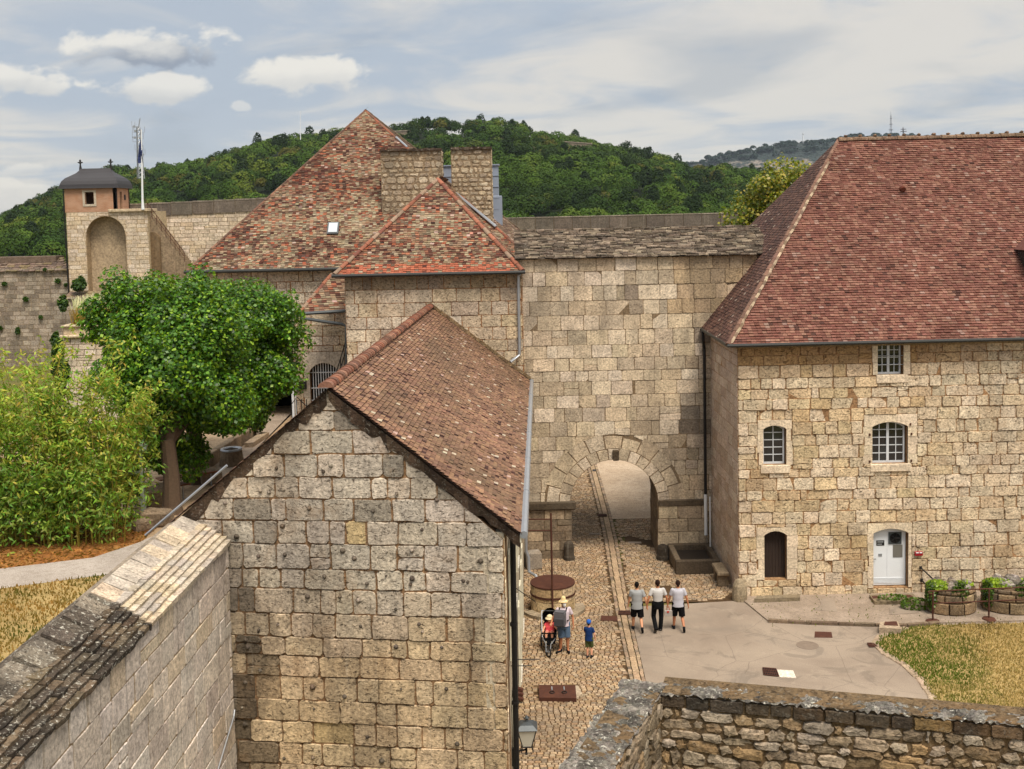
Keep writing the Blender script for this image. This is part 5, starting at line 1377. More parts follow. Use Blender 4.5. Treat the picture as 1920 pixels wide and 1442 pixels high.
for k in range(6):
    t_ = k / 6; slab_row(mb, (A.x, TY + 1 + .3 + t_ * 2.2, A.z + (zt - A.z) * t_ + .05), (W.pt(W.L, 0).x - 1.4 * t_ + .1, TY + 1.3 + t_ * 2.2, A.z + (zt - A.z) * t_ + .05), (0, -1, -.35), .6, .08, (.4, .9), lambda a: jit(RND.choice([lin('6a5a50'), lin('7a6a5c'), lin('5c5048'), lin('6d6248')]), .2), j=.03)
mb.box(((A.x + W.pt(W.L, 0).x) / 2 - .8, TY + 3.2, zt - .6), (W.pt(W.L, 0).x - A.x - 1.5, 2, 1.2), lin('6a5c50')); mb.build('slab_roof', M['lauze'], o)
# stairway with iron handrail on the rampart right of the tower
st = thing('stair', 'stone stair with iron handrails climbing the rampart beside the watchtower', 'stair', tuple(atY(300, 500, TY + 1)))
s0 = atY(283, 399, TY + 1.5); s1 = atY(352, 490, TY + 1.5); mb = MB(); n = 26
for k in range(n):
    p = s0.lerp(s1, (k + .5) / n); mb.box((p.x, p.y, p.z / 2 + .0), ((s1.x - s0.x) / n + .02, 2.2, p.z), jit(lin('8c7c66'), .1))
mb.build('steps', M['tower'], st)
mb = MB(); hu = Vector((0, -1.1, 1.0))
mb.tube([s0 + hu, s1 + hu], .035, 5); mb.tube([s0 + hu * .55 + Vector((0, -.5, 0)), s1 + hu * .55 + Vector((0, -.5, 0))], .025, 5)
for k in range(9):
    p = s0.lerp(s1, k / 8); mb.tube([p + Vector((0, -1.1, 0)), p + hu], .03, 5)
mb.tube([s0 + hu + Vector((-.6, 0, .9)), s0 + hu], .03, 5)
mb.build('handrail', M['rust'], st)
mb = MB(); WA = WallPlane((WT.pt(WT.L, 0).x + .3, TY + .4), (WT.pt(WT.L, 0).x + 1.3, TY + .2)); ap = px_rect(WA, 284, 299, 435, 640); WA.slab(mb, oph((ap[0], ap[1], 0, ap[3]), (ap[1] - ap[0]) * .49), -.2, .1, lin('6e5c44')); mb.build('niche', M['tower'], st)

# battered bastion corner with grass on top
SY = 80.0
bas = thing('bastion', 'battered stone bastion corner with a moulded cornice, grass growing on its top', 'fortification', tuple(atY(150, 700, SY)))
sA = atY(119, 605, SY); sB = atY(300, 605, SY); zc = atY(150, 630, SY).z; x0, x1 = sA.x, sB.x; bt_ = .115
mb = MB(); q = lambda x, y, z: Vector((x, y, z))
def frustum(mb, z0, z1, e0, e1, c):
    a = [q(x0 - e0, SY - e0, z0), q(x1, SY - e0, z0), q(x1, SY + 12, z0), q(x0 - e0, SY + 12, z0)]; b = [q(x0 - e1, SY - e1, z1), q(x1, SY - e1, z1), q(x1, SY + 12, z1), q(x0 - e1, SY + 12, z1)]
    for k in range(4): mb.face([a[k], a[(k + 1) % 4], b[(k + 1) % 4], b[k]], c)
    mb.face(b, c)
frustum(mb, -.1, zc - .1, (zc) * bt_, 0, lin('96876e'))
WSc = WallPlane((x0, SY), (x1, SY)); tmp = MB()
lay_stones(tmp, WSc, [(0, -.1), (WSc.L, -.1), (WSc.L, zc - .15), (0, zc - .15)], courses(-.1, zc - .15, .4, .1), (.6, 1.2), stone_col(FARC, .09), gap=.02, depth=(.01, .03), wob=.006)
for i, v in enumerate(tmp.v):
    x, y, z = v; k = max(0, zc - z) * bt_; fx = 1 - (x - x0) / (x1 - x0); tmp.v[i] = (x - k * fx, y - k - .02, z)
mb.mesh(tmp.v, tmp.f); mb.c[-len(tmp.c):] = tmp.c
mb.build('scarp', M['streaked'], bas)
mb = MB(); ztop = atY(150, 612, SY).z
mb.box(((x0 + x1) / 2, SY + 5.9, (zc + zc + .22) / 2 - .12), (x1 - x0 + .5, 12.5, .22), lin('b5a78d'), bev=.09)
mb.box(((x0 + x1) / 2, SY + 6, (zc + ztop) / 2 + .03), (x1 - x0 + .04, 12.1, ztop - zc), lin('b0a188'), bev=.03); mb.box(((x0 + x1) / 2, SY + 5.95, ztop + .03), (x1 - x0 + .3, 12.3, .14), lin('b5a890'), bev=.05); mb.build('cornice', M['tower'], bas)
tag(tufts('dry_grass', lambda x, y: True, (x0 + .3, x1, SY + .4, SY + 9), 7000, lambda x, y: ztop + .1, (.5, 1.25), lambda x, y, g: lin('96783c') if y < SY + 3 else lin('8c8a56'), .03, lean=.35), 'tall straw coloured grass growing on top of the bastion corner')
tag(tufts('flowering_weeds', lambda x, y: True, (x0 - .5, x1, SY + 2.5, SY + 9), 1800, lambda x, y: ztop + 1.0, (.5, 1.0), lambda x, y, g: lin('cfcba4'), .05, lean=.3), 'pale flowering weeds behind the grass on the bastion')
pw_, Wp = far_wall('parapet_wall', ((122, 558), (330, 556)), 98, 98, 0, 'low wall with a mossy slab roof in front of the watchtower foot', cols=GRY, mat='rampart')
mb = MB(); zz = atY(150, 558, 98).z
for k in range(4): slab_row(mb, (Wp.p0.x - .1, 98.3 + k * .35, zz + .05 + k * .14), (Wp.pt(Wp.L, 0).x, 98.3 + k * .35, zz + .05 + k * .14), (0, -1, -.35), .5, .06, (.3, .7), lambda a: jit(RND.choice([lin('6a5a4c'), lin('75684c'), lin('5a5040')]), .2), j=.02)
mb.build('slab_roof', M['lauze'], pw_)
# ------------------------------------------------------------------ hills and forest
CREST = [(-400, 455), (-150, 432), (0, 408), (60, 378), (120, 352), (200, 320), (260, 312), (300, 305), (380, 294), (440, 279), (500, 263), (560, 256), (620, 246), (700, 240), (760, 238), (800, 226), (860, 240), (930, 224), (1000, 240), (1100, 260), (1200, 285), (1300, 310), (1380, 316), (1440, 322), (1560, 345), (1800, 380), (2100, 400)]
def crest_y(px):
    for a, b in zip(CREST, CREST[1:]):
        if a[0] <= px <= b[0]:
            t = (px - a[0]) / (b[0] - a[0]); return a[1] + (b[1] - a[1]) * t
    return CREST[0][1] if px < CREST[0][0] else CREST[-1][1]
HN, HD0, HD1 = 160, 300.0, 800.0
NPX, ND = 150, 44
def hill_pt(px, t):
    """t: 0 foot .. 1 crest .. 1.5 far side"""
    Y = HD0 + (HD1 - HD0) * t; r = ray(px, crest_y(px) + 14); X = r.x / r.y * Y * (1.0)
    zc = CAMH + r.z / r.y * HD1 - 4
    foot = 2.0
    s = min(1.0, t); s = s * s * (3 - 2 * s) * .55 + s * .45
    z = foot + (zc - foot) * s
    if t > 1: z -= (t - 1) * 60
    return Vector((X, Y, z + 4 * nz(X * .012, Y * .012, 2)))
mb = MB(); vs = []
for i in range(NPX + 1):
    for j in range(ND + 1): vs.append(hill_pt(-600 + 2900 * i / NPX, 1.5 * j / ND))
k = ND + 1
mb.mesh(vs, [(i * k + j, (i + 1) * k + j, (i + 1) * k + j + 1, i * k + j + 1) for i in range(NPX) for j in range(ND)], (.03, .05, .015))
M['forest_floor'] = soil_mat('forest floor', '161d0e', '1b2411', '0f150a', .05)
tag(mb.build('hill', M['forest_floor'], smooth=True), kind='structure')

rng = np.random.default_rng(11)
def unit(n):
    v = rng.normal(size=(n, 3)); return v / np.linalg.norm(v, axis=1, keepdims=True)
def leaf_quads(P, N, size, asp=.62, fold=0.0, cols=None, droop=None):
    """kite-shaped leaves at points P facing N"""
    n = len(P); a = unit(n); t = np.cross(N, a); t /= np.linalg.norm(t, axis=1, keepdims=True) + 1e-9
    if droop is not None:
        t = t + droop; t /= np.linalg.norm(t, axis=1, keepdims=True) + 1e-9
    b = np.cross(N, t); b /= np.linalg.norm(b, axis=1, keepdims=True) + 1e-9
    s = (size * rng.uniform(.65, 1.3, n))[:, None]
    q = np.stack([P - t * s * .5, P + b * s * asp * .5 - t * s * .05, P + t * s * .5, P - b * s * asp * .5 - t * s * .05], axis=1)
    return q
FQ, FC = [], []
fr_cols = [lin(h) for h in ('42601a', '527220', '355218', '64822a', '27400f', '4a6a1e', '74852c', '3a5a1c')]
def forest_tree(base, h, w, col, n, sz):
    d = unit(n); d[:, 2] = np.abs(d[:, 2]) * 1.0 - .25
    lob = unit(9); lob[:, 2] = np.abs(lob[:, 2])
    dots = (d @ lob.T).max(axis=1)
    r = (.62 + .38 * np.clip((dots - .6) / .4, 0, 1)) * rng.uniform(.82, 1.06, n)
    P = d * r[:, None] * np.array([w / 2, w / 2, h * .55]) + np.array([base.x, base.y, base.z + h * .5])
    N = d + rng.normal(size=(n, 3)) * .3 + np.array([0, 0, .3]); N /= np.linalg.norm(N, axis=1, keepdims=True)
    FQ.append(leaf_quads(P, N, sz, .8))
    c = np.array(col)[None, :] * rng.uniform(.8, 1.22, (n, 1)) * (1 + rng.normal(size=(n, 3)) * .03)
    FC.append(np.clip(c, .004, 1))
cnt = 0
for _ in range(2700):
    t = rng.uniform(0.02, 1.16) ** .9; px = rng.uniform(-320, 1620)
    p = hill_pt(px, t); 
    s = proj_y = None
    h = rng.uniform(9, 16); w = h * rng.uniform(.8, 1.1)
    if nz(p.x * .03, p.y * .03, 8) > .42 and t < .25: continue
    g = nz(p.x * .011, p.y * .011, 5)
    c = fr_cols[int(rng.integers(len(fr_cols)))]
    if g > .15: c = mixc(c, lin('5f7f2a'), .5)
    if g < -.2: c = mixc(c, lin('24381a'), .5)
    if rng.random() < .05: c = lin('6d6a2c')
    if rng.random() < .1: h *= 1.25; w *= .6; c = lin('243a1c')
    c = mixc(c, lin('3d4a2a'), .25); c = tuple(v * .54 for v in c)
    near = t < .4
    forest_tree(p - Vector((0, 0, 1)), h, w, c, 680 if near else 330, .8 if near else 1.15); cnt += 1
fo = quads('forest', np.concatenate(FQ), np.concatenate(FC), M['forest']); tag(fo, 'dense green deciduous forest covering the hill behind the fortress', kind='stuff')

# far blue hill with a pale cliff band
mb = MB(); vs = []; NPX2, ND2 = 90, 24
FCR = [(1200, 330), (1330, 304), (1345, 297), (1400, 285), (1450, 277), (1500, 272), (1560, 265), (1640, 256), (1760, 262), (1920, 280), (2300, 330)]
for i in range(NPX2 + 1):
    px = 1200 + 1100 * i / NPX2
    for a, b in zip(FCR, FCR[1:]):
        if a[0] <= px <= b[0]: cy = a[1] + (b[1] - a[1]) * (px - a[0]) / (b[0] - a[0])
    r = ray(px, cy)
    for j in range(ND2 + 1):
        t = j / ND2; Y = 2500 + 700 * t; zc = CAMH + r.z / r.y * 3000; s = min(1, t / .72)
        prof = s ** .8 if s < .55 else (.55 ** .8 + (s - .55) * 1.05)
        z = -20 + (zc + 20) * min(1, prof) - max(0, t - .72) * 120
        X = r.x / r.y * Y; vs.append((X, Y, z + 5 * nz(X * .01, Y * .01) + 2.5 * nz(X * .05, Y * .05)))
k = ND2 + 1; mb.mesh(vs, [(i * k + j, (i + 1) * k + j, (i + 1) * k + j + 1, i * k + j + 1) for i in range(NPX2) for j in range(ND2)])
m, t, b = new_mat('far wooded slope'); co = obj_co(t)
geo = t.add('ShaderNodeNewGeometry'); nzc = t.noise(co, .02, 6, .65)
vor = t.add('ShaderNodeTexVoronoi', {'Vector': co, 'Scale': .09}).outputs[0]
c = t.mix(t.ramp(vor, .0, 1.0), lin('22322c'), lin('141f1e')); c = t.mix(t.ramp(nzc, .35, .7), c, lin('1c2b26'))
zs = t.add('ShaderNodeSeparateXYZ', {0: co}).outputs[2]
cl = t.math('MULTIPLY', t.ramp(t.math('ADD', zs, t.math('MULTIPLY', nzc, 60)), 135, 150), t.ramp(t.math('ADD', zs, t.math('MULTIPLY', nzc, 60)), 178, 166))
c = t.mix(t.math('MULTIPLY', cl, t.ramp(t.noise(co, .05, 5, .7), .42, .58)), c, lin('7d746a'))
t.l.new(c, b.inputs['Base Color']); b.inputs['Roughness'].default_value = .95
bp = t.add('ShaderNodeBump', {'Strength': 1.0, 'Distance': 10.0, 'Height': vor}); t.l.new(bp.outputs[0], b.inputs['Normal'])
tag(mb.build('far_hill', m, smooth=True), kind='structure')
fq, fc = [], []
for _ in range(900):
    i = int(rng.integers(NPX2 + 1)); j = int(rng.integers(14, 20)); v = vs[i * k + j]; v = np.array(v) + rng.normal(size=3) * np.array([14, 14, 0])
    n = 24; d = unit(n); d[:, 2] = np.abs(d[:, 2]); P = d * np.array([9, 9, 8]) + v; N = d; fq.append(leaf_quads(P, N, 7, .9)); fc.append(np.tile(np.array(lin('1d2b24')), (n, 1)) * rng.uniform(.7, 1.3, (n, 1)))
tag(quads('far_forest', np.concatenate(fq), np.concatenate(fc), M['forest']), 'dark trees along the top of the distant blue hill', kind='stuff')

# fort walls half hidden among the hill trees, masts
def hill_wall(pxs, Y, dz, label, th=3):
    A = atY(pxs[0][0], pxs[0][1], Y); B = atY(pxs[1][0], pxs[1][1], Y); W = WallPlane((A.x, Y), (B.x, Y)); mb = MB()
    W.slab(mb, [(0, A.z - dz), (W.L, A.z - dz), (W.L, B.z), (0, A.z)], -th, 0, lin('7d7466'))
    W.slab(mb, [(-.2, A.z), (W.L + .2, B.z), (W.L + .2, B.z + .5), (-.2, A.z + .5)], -th - .1, .3, lin('928a7b'))
    return tag(mb.build('fort_wall', M['rampart']), label, 'wall')
hill_wall(((738, 247), (772, 245)), 700, 9, 'small stretch of grey fort wall on the hilltop beside the tall roof peak')
hill_wall(((812, 263), (878, 263)), 660, 8, 'grey fort wall among hill trees above the stone chimneys')
hill_wall(((898, 258), (945, 258)), 690, 6, 'short pale fort wall nearly hidden by trees near the top of the hill')
hill_wall(((1000, 262), (1110, 270)), 680, 6, 'long low fort wall with an earthen top on the right shoulder of the hill')
def mast(name, px, y0, y1, Y, label, w0, w1, lattice=True, cat='mast', whips=0, mat='zinc', tophats=()):
    b_ = atY(px, y1, Y); t_ = atY(px - .5, y0, Y); H = t_.z - b_.z; mb = MB(); o = thing(name, label, cat, tuple(b_))
    if lattice:
        legs = [(math.cos(a), math.sin(a)) for a in (.5, 2.6, 4.7)]; n = 12
        for lx, ly in legs: mb.tube([b_ + Vector((lx * w0, ly * w0, 0)), b_ + Vector((lx * w1, ly * w1, H * .86))], w0 * .13, 4)
        for k in range(n):
            za, zb = H * .86 * k / n, H * .86 * (k + 1) / n
            for i in range(3):
                l1, l2 = legs[i], legs[(i + 1) % 3]; wa = w0 + (w1 - w0) * k / n; wb = w0 + (w1 - w0) * (k + 1) / n
                mb.tube([b_ + Vector((l1[0] * wa, l1[1] * wa, za)), b_ + Vector((l2[0] * wb, l2[1] * wb, zb))], w0 * .08, 3)
        mb.tube([b_ + Vector((0, 0, H * .8)), t_], w0 * .12, 4)
    else: mb.tube([b_, t_], [w0, w1], 5)
    mb.build('mast_body', M[mat], o)
    if whips:
        mb = MB()
        for k in range(whips):
            z = H * RND.uniform(.35, .9); s = RND.choice((-1, 1)) * RND.uniform(.6, 1.6) * w0; mb.tube([b_ + Vector((0, 0, z)), b_ + Vector((s, 0, z)), b_ + Vector((s, 0, z + H * .09))], w0 * .07, 3)
            if k % 3 == 0: mb.box(b_ + Vector((s * .6, -.2, z)), (w0 * .5, w0 * .3, H * .035))
        mb.build('antennas', M['zinc'], o)
    for zf, r in tophats:
        mb = MB(); mb.lathe([(r, -.4), (r, .4)], b_ + Vector((0, 0, H * zf)), 8); mb.build('platform', M['rust'], o)
    return o
mast('radio_mast', 263, 222, 335, 320, 'steel lattice radio mast carrying many aerials beyond the flagpole', 1.15, .5, whips=16)
mast('thin_mast', 563.5, 208, 262, 700, 'hair thin white mast on the wooded hill left of the tall roof', .28, .14, lattice=False, mat='white')
mast('transmitter_mast', 1670.5, 209, 262, 3000, 'red and white transmitter mast above the barracks ridge', 3.4, 1.4, tophats=((.35, 6), (.55, 4.5), (.75, 3)), mat='zinc')
mast('transmitter_mast', 1506, 249, 275, 3000, 'short pale mast on the far blue hill', 2.0, 1.5, lattice=False, mat='white', tophats=((.9, 2.4),))
mast('antenna_platform', 1694, 239, 256, 3000, 'broad aerial platform peeping over the barracks ridge', 2.2, 2.0, lattice=False, mat='zinc', tophats=((.55, 9), (.8, 7.5)))

# ------------------------------------------------------------------ trees and shrubs near by
def tree(name, label, cat, base, trunk_h, trunk_r, blobs, nleaf, size, cols, group=None, limbs=True, mat='leaf', topcol=None, dirn=None, inner=.55, sprigs=9):
    o = thing(name, label, cat, tuple(base), group); mb = MB(); base = Vector(base)
    top = base + Vector((rj(.1), rj(.1), trunk_h))
    mb.tube([base - Vector((0, 0, .1)), base + Vector((.02, 0, .25)), base.lerp(top, .5) + Vector((.05, .03, 0)), top], [trunk_r * 1.5, trunk_r * 1.05, trunk_r * .9, trunk_r * .8], 10)
    if limbs:
        for c, r in blobs:
            c = Vector(c); m = top.lerp(c, .5) + Vector((rj(.2), rj(.2), -.12)); mb.tube([top - Vector((0, 0, .2)), m, c], [trunk_r * .5, trunk_r * .3, trunk_r * .12], 6)
    mb.build('trunk', M['bark'], o)
    extra = []
    if sprigs:
        for c, r in blobs:
            for d in unit(sprigs):
                if d[2] < -.35: continue
                k = rng.uniform(.16, .42); extra.append((tuple(np.array(c) + d * np.array(r) * rng.uniform(.88, 1.12)), (r[0] * k, r[1] * k, r[2] * k * rng.uniform(.8, 1.5))))
    blobs = list(blobs) + extra
    Ps, Ns, Cs = [], [], []
    vol = sum(r[0] * r[1] * r[2] for c, r in blobs)
    for c, r in blobs:
        n = max(12, int(nleaf * r[0] * r[1] * r[2] / vol)); d = unit(n)
        sub = unit(13); dots = (d @ sub.T).max(axis=1)
        rad = np.where(rng.random(n) < inner, rng.uniform(.35, .95, n), rng.uniform(.9, 1.08, n)) * (.7 + .36 * np.clip((dots - .68) / .32, 0, 1))
        P = d * rad[:, None] * np.array(r) + np.array(c)
        N = d * .7 + rng.normal(size=(n, 3)) * .5 + np.array([0, 0, .5]); N /= np.linalg.norm(N, axis=1, keepdims=True)
        Ps.append(P); Ns.append(N)
        cc = np.array([cols[i] for i in rng.integers(len(cols), size=n)]) * rng.uniform(.75, 1.3, (n, 1)); Cs.append(cc)
    P = np.concatenate(Ps); q = leaf_quads(P, np.concatenate(Ns), size, .8, droop=dirn)
    quads('crown', q, np.concatenate(Cs), M[mat], o)
    return o
LG = [lin(h) for h in ('376012', '447014', '2d5010', '7f9f26', '26440c', '547e1a')]  # the bright yellow-green paints highlights onto single leaves
t1 = atZ(322, 962, TZ); t2 = atZ(368, 905, TZ)
def bl(px, py, Y, rx, rz, ry=None):
    p = atY(px, py, Y); k = Y / F; return (tuple(p), (rx * k, (ry or rx) * k, rz * k))
tree('linden_tree', 'dense rounded linden tree with the nearer pale trunk beside the bench', 'tree', t1, 2.3, .27,
     [bl(255, 612, 36.5, 82, 88), bl(330, 603, 35.8, 90, 84), bl(250, 690, 35, 75, 70), bl(325, 700, 34.5, 95, 100), bl(300, 800, 34.8, 70, 75), bl(385, 640, 35.5, 85, 80), bl(390, 760, 35.2, 85, 70), bl(330, 860, 35.4, 60, 45)], 72000, .125, LG, 'linden trees on the terrace')
tree('linden_tree', 'broad linden tree with the farther dark trunk, its crown reaching the stone house', 'tree', t2, 2.6, .3,
     [bl(450, 600, 39.5, 95, 75), bl(500, 610, 40, 68, 70), bl(470, 690, 39.2, 88, 75), bl(430, 745, 38.5, 85, 65), bl(400, 592, 40, 88, 66), bl(505, 665, 40, 55, 60), bl(385, 690, 38, 90, 90), bl(480, 745, 40, 50, 45)], 62000, .125, LG, 'linden trees on the terrace')
YT = [lin(h) for h in ('7a7a24', '8c8428', '5f6a20', '96862e', '4d5a1e')]
tree('autumn_tree', 'yellowing tree rising beside the left slope of the barracks roof', 'tree', tuple(atY(1462, 560, 62)), 6, .3,
     [bl(1475, 335, 62, 50, 36), bl(1432, 365, 62, 45, 36), bl(1455, 390, 61.5, 55, 36), bl(1400, 405, 62, 40, 26), bl(1495, 375, 62, 45, 50), bl(1450, 430, 62, 60, 40), bl(1440, 480, 62, 70, 60), bl(1380, 424, 62, 28, 14)], 15000, .19, YT, mat='leaf', inner=.3)
HG_ = [lin(h) for h in ('2c4418', '35501c', '3f5a20', '24380f')]
tree('laurel_shrub', 'dark evergreen shrub standing by the passage gate under the trees', 'shrub', tuple(atZ(468, 812, TZ)), .6, .1, [bl(470, 775, 45.5, 30, 38), bl(450, 745, 45.5, 26, 30)], 5000, .14, HG_, sprigs=4)
tree('wall_shrub', 'round green shrub growing on the slab roofed wall below the watchtower', 'shrub', tuple(atY(149, 545, 98.6)), .3, .08, [bl(149, 533, 98.6, 12, 11), bl(143, 537, 98.6, 8, 8), bl(153, 524, 98.6, 4, 6)], 900, .3, HG_)
tree('creeper_shrub', 'dark leafy shrub at the left foot of the bastion', 'shrub', tuple(atY(112, 745, 76)), .6, .1, [bl(112, 700, 76, 12, 40), bl(110, 655, 76, 10, 22), bl(105, 640, 77, 8, 16), bl(118, 570, 77, 7, 18)], 2600, .3, HG_)
for i, (px, py, s) in enumerate(((8, 532, 5), (108, 527, 6), (48, 561, 6), (33, 620, 5), (76, 595, 4), (84, 506, 4), (123, 534, 3), (0, 615, 5))):
    p = atY(px, py, TY + .8)
    mbq = leaf_quads(np.array(p) + unit(160) * np.array([s, 3, s * (1.6 if i == 3 else .9)]) / 19 * rng.uniform(.3, 1, (160, 1)), unit(160), .22, .7)
    o = quads('wall_plant', mbq, np.array([LG[4], HG_[2]])[rng.integers(2, size=160)], M['leaf'])
    tag(o, 'green plant on the grey rampart face, ' + ['small tuft at the frame edge', 'below the right end of the slab roof', 'under the protruding pale stones', 'long hanging tuft lowest of all', 'beside the reddish patch', 'just under the roof edge', 'touching the watchtower edge', 'cut by the frame edge lower down'][i], 'plant', 'plants in the rampart face')

# bamboo
def bamboo(name, label, base_px, base_py, spread, n_canes, hts, leafn, cols, seed, leanx=0.0, depth=1.6):
    b0 = atZ(base_px, base_py, TZ); o = thing(name, label, 'bamboo', tuple(b0), 'bamboo clumps by the path'); mb = MB(); Ps, Ts, Cs = [], [], []
    r = random.Random(seed)
    for k in range(n_canes):
        bx = b0.x + r.uniform(-spread, spread); by = b0.y + r.uniform(0, depth); h = r.uniform(*hts); a = r.uniform(0, 6.28); ln = r.uniform(.08, .4) * h
        lx, ly = math.cos(a) * ln + leanx * h, math.sin(a) * ln * .7
        pts = [Vector((bx + lx * t * t, by + ly * t * t, TZ + h * (t - .12 * t * t * t))) for t in np.linspace(0, 1, 7)]
        mb.tube(pts, [.018, .017, .016, .013, .01, .007, .004], 5, jit(lin('9a8a3a'), .2))
        m = leafn
        tt = np.array([r.uniform(.12, 1.0) ** .8 for _ in range(m)])
        for t in tt:
            i = min(5, int(t * 6)); p = pts[i].lerp(pts[i + 1], t * 6 - i); br = (1.1 - t) * .95 + .15
            p = p + Vector((r.gauss(0, br * .42), r.gauss(0, br * .42), r.gauss(0, .18)))
            for _ in range(5): Ps.append((p.x + r.gauss(0, .07), p.y + r.gauss(0, .07), p.z + r.gauss(0, .06))); Ts.append((r.gauss(0, .8), r.gauss(0, .8), r.uniform(-1.0, -.1)))
            c = r.choice(cols); hh = (p.z - TZ) / 5.5
            for _ in range(5): Cs.append(tuple(v * r.uniform(.75, 1.3) for v in c))
    mb.build('canes', M['bamboo'], o)
    P = np.array(Ps); T = np.array(Ts); T /= np.linalg.norm(T, axis=1, keepdims=True); B = np.cross(T, unit(len(T))); B /= np.linalg.norm(B, axis=1, keepdims=True)
    s = rng.uniform(.11, .22, (len(P), 1)); w = .028
    q = np.stack([P, P + T * s * .4 + B * w, P + T * s, P + T * s * .4 - B * w], axis=1)
    quads('foliage', q, np.array(Cs), M['bamboo'], o)
    return o
BC = [lin(h) for h in ('8fa438', '9fb042', '7c9430', 'aeb04c', '648428', '56741f')]; BG = [lin(h) for h in ('64822c', '728e34', '527026', '859a3c')]; BO = [lin(h) for h in ('a8a444', 'b0ac4c', '98a03c', '869834')]
bamboo('bamboo_clump', 'tall yellow green bamboo filling the frame edge beside the path', 20, 1025, 1.5, 46, (3.8, 6.0), 46, BC, 3)
bamboo('bamboo_clump', 'golden yellow bamboo clump in the middle of the bed', 150, 1015, 1.2, 40, (3.0, 5.2), 44, BO + BC, 5)
bamboo('bamboo_clump', 'greener bamboo clump arching over the kiosk toward the linden trunk', 190, 985, .6, 20, (2.4, 4.2), 40, BG + BC[:2], 8, leanx=.10, depth=1.0)
bamboo('bamboo_clump', 'few leaning bamboo canes reaching out in front of the linden crown', 226, 985, .3, 6, (4.0, 5.0), 46, BG + BC[:2], 12, leanx=.26, depth=.5)
bamboo('bamboo_clump', 'low dark green bamboo thicket at the front of the bed', 95, 1028, 1.9, 46, (1.6, 3.0), 34, BG, 9, depth=.6)
bamboo('bamboo_clump', 'sparse feathery bamboo tips rising above the yellow clump in front of the bastion', 95, 1000, 1.7, 16, (5.6, 6.9), 26, BC[:3] + BO, 21, depth=1.5)
# ------------------------------------------------------------------ things in the lane and the yard
wc = Vector((WELL.x, WELL.y, 0)); wr = .79
well = thing('well', 'round stone well with a rusty iron lid and hoop', 'well', tuple(wc))
mb = MB(); n = 30; ST = [lin(h) for h in ('c4b18c', 'b8a27c', 'ccb896', 'b09a76')]
zs = [0, .5, .98]
for a, b in zip(zs, zs[1:]):
    k = 0.0
    while k < 6.283:
        w = RND.uniform(.5, .85); k1 = min(k + w, 6.283); m = 4; c = jit(RND.choice(ST), .12); vs = []
        for z in (a + .006, b - .006):
            for i in range(m + 1):
                t = k + .008 + (k1 - k - .016) * i / m; vs.append(wc + Vector((wr * math.cos(t), wr * math.sin(t), z)))
        mb.mesh(vs, [(i, i + 1, m + 2 + i, m + 1 + i) for i in range(m)], c); k = k1
mb.lathe([(wr - .02, 0), (wr - .02, .97), (wr - .2, .98)], wc, 30, lin('6b5a42')); mb.build('shaft', M['ashlar'], well)
mb = MB(); mb.lathe([(wr - .02, .975), (wr + .01, .98), (wr + .01, 1.03), (wr * .5, 1.055), (.02, 1.06)], wc, 36); mb.build('lid', M['rust'], well)
mb = MB(); mb.lathe([(wr + .004, .62), (wr + .022, .62), (wr + .022, .69), (wr + .004, .69)], wc, 36, cap=False); mb.build('hoop', M['rust'], well)
mb = MB(); m = 9
for i in range(m):
    t0, t1_ = math.pi * (1.12 + .98 * i / m), math.pi * (1.12 + .98 * (i + 1) / m) - .02; vs = []
    for z in (-.02, .12):
        for r_ in (wr - .03, wr + .36 + rj(.02)):
            for t in (t0, t1_): vs.append(wc + Vector((r_ * math.cos(t), r_ * math.sin(t), z)))
    mb.mesh(vs, [(0, 1, 3, 2), (4, 6, 7, 5), (2, 3, 7, 6), (0, 4, 5, 1), (0, 2, 6, 4), (1, 5, 7, 3)], jit(lin('8f8470'), .15))
mb.build('step_ring', M['sett'], well)
rod_p = wc + Vector((-.04, -wr - .04, 0)); rtop = atY(1036, 962, rod_p.y)
rod = thing('hoist_post', 'rusty iron post standing in front of the well, braced to the wall by two rods', 'post', tuple(rod_p))
mb = MB(); mb.tube([rod_p, Vector((rod_p.x, rod_p.y, rtop.z))], .035, 8); mb.build('post', M['rust'], rod)
for z in (rtop.z - .22, rtop.z - .62):
    mb = MB(); mb.tube([Vector((rod_p.x, rod_p.y, z)), Vector((house_x(rod_p.y) - .1, rod_p.y + .1, z))], .022, 6); mb.build('brace', M['rust'], rod)
p = atZ(997, 1066, 0); mb = MB(); mb.box(p + Vector((.05, .1, .33)), (.62, .55, .66), lin('8b857b'), bev=.04, jitter=.02, rot=Matrix.Rotation(.2, 3, 'Z')); tag(mb.build('stone_block', M['trim']), 'grey squared stone block behind the well against the house wall', 'stone')
def bollard(name, px, py, label, h, r):
    p = atZ(px, py, 0); mb = MB(); mb.lathe([(r * 1.15, 0), (r * 1.12, .12), (r, .2), (r * .97, h * .72), (r * .82, h * .88), (r * .4, h * .98), (.02, h)], p, 14, jitter=.03, col=lin('3a342c')); return tag(mb.build(name, M['curtain'], smooth=False), label, 'bollard', 'guard stones at the gateway')
bollard('guard_stone', 1067, 1049, 'blackened guard stone at the left foot of the gateway arch', .78, .21)
bollard('guard_stone', 1243, 1048, 'dark guard stone at the right foot of the gateway arch', .62, .24)
p = atZ(1068, 1047, 0) + Vector((.06, .25, 0)); mb = MB(); mb.box(p + Vector((0, 0, .75)), (.12, .06, 1.5), lin('14110f'), bev=.02); tag(mb.build('iron_strap', M['iron']), 'flat black iron post standing upright behind the left guard stone', 'post')
pg = atZ(1396, 1124, 0); 
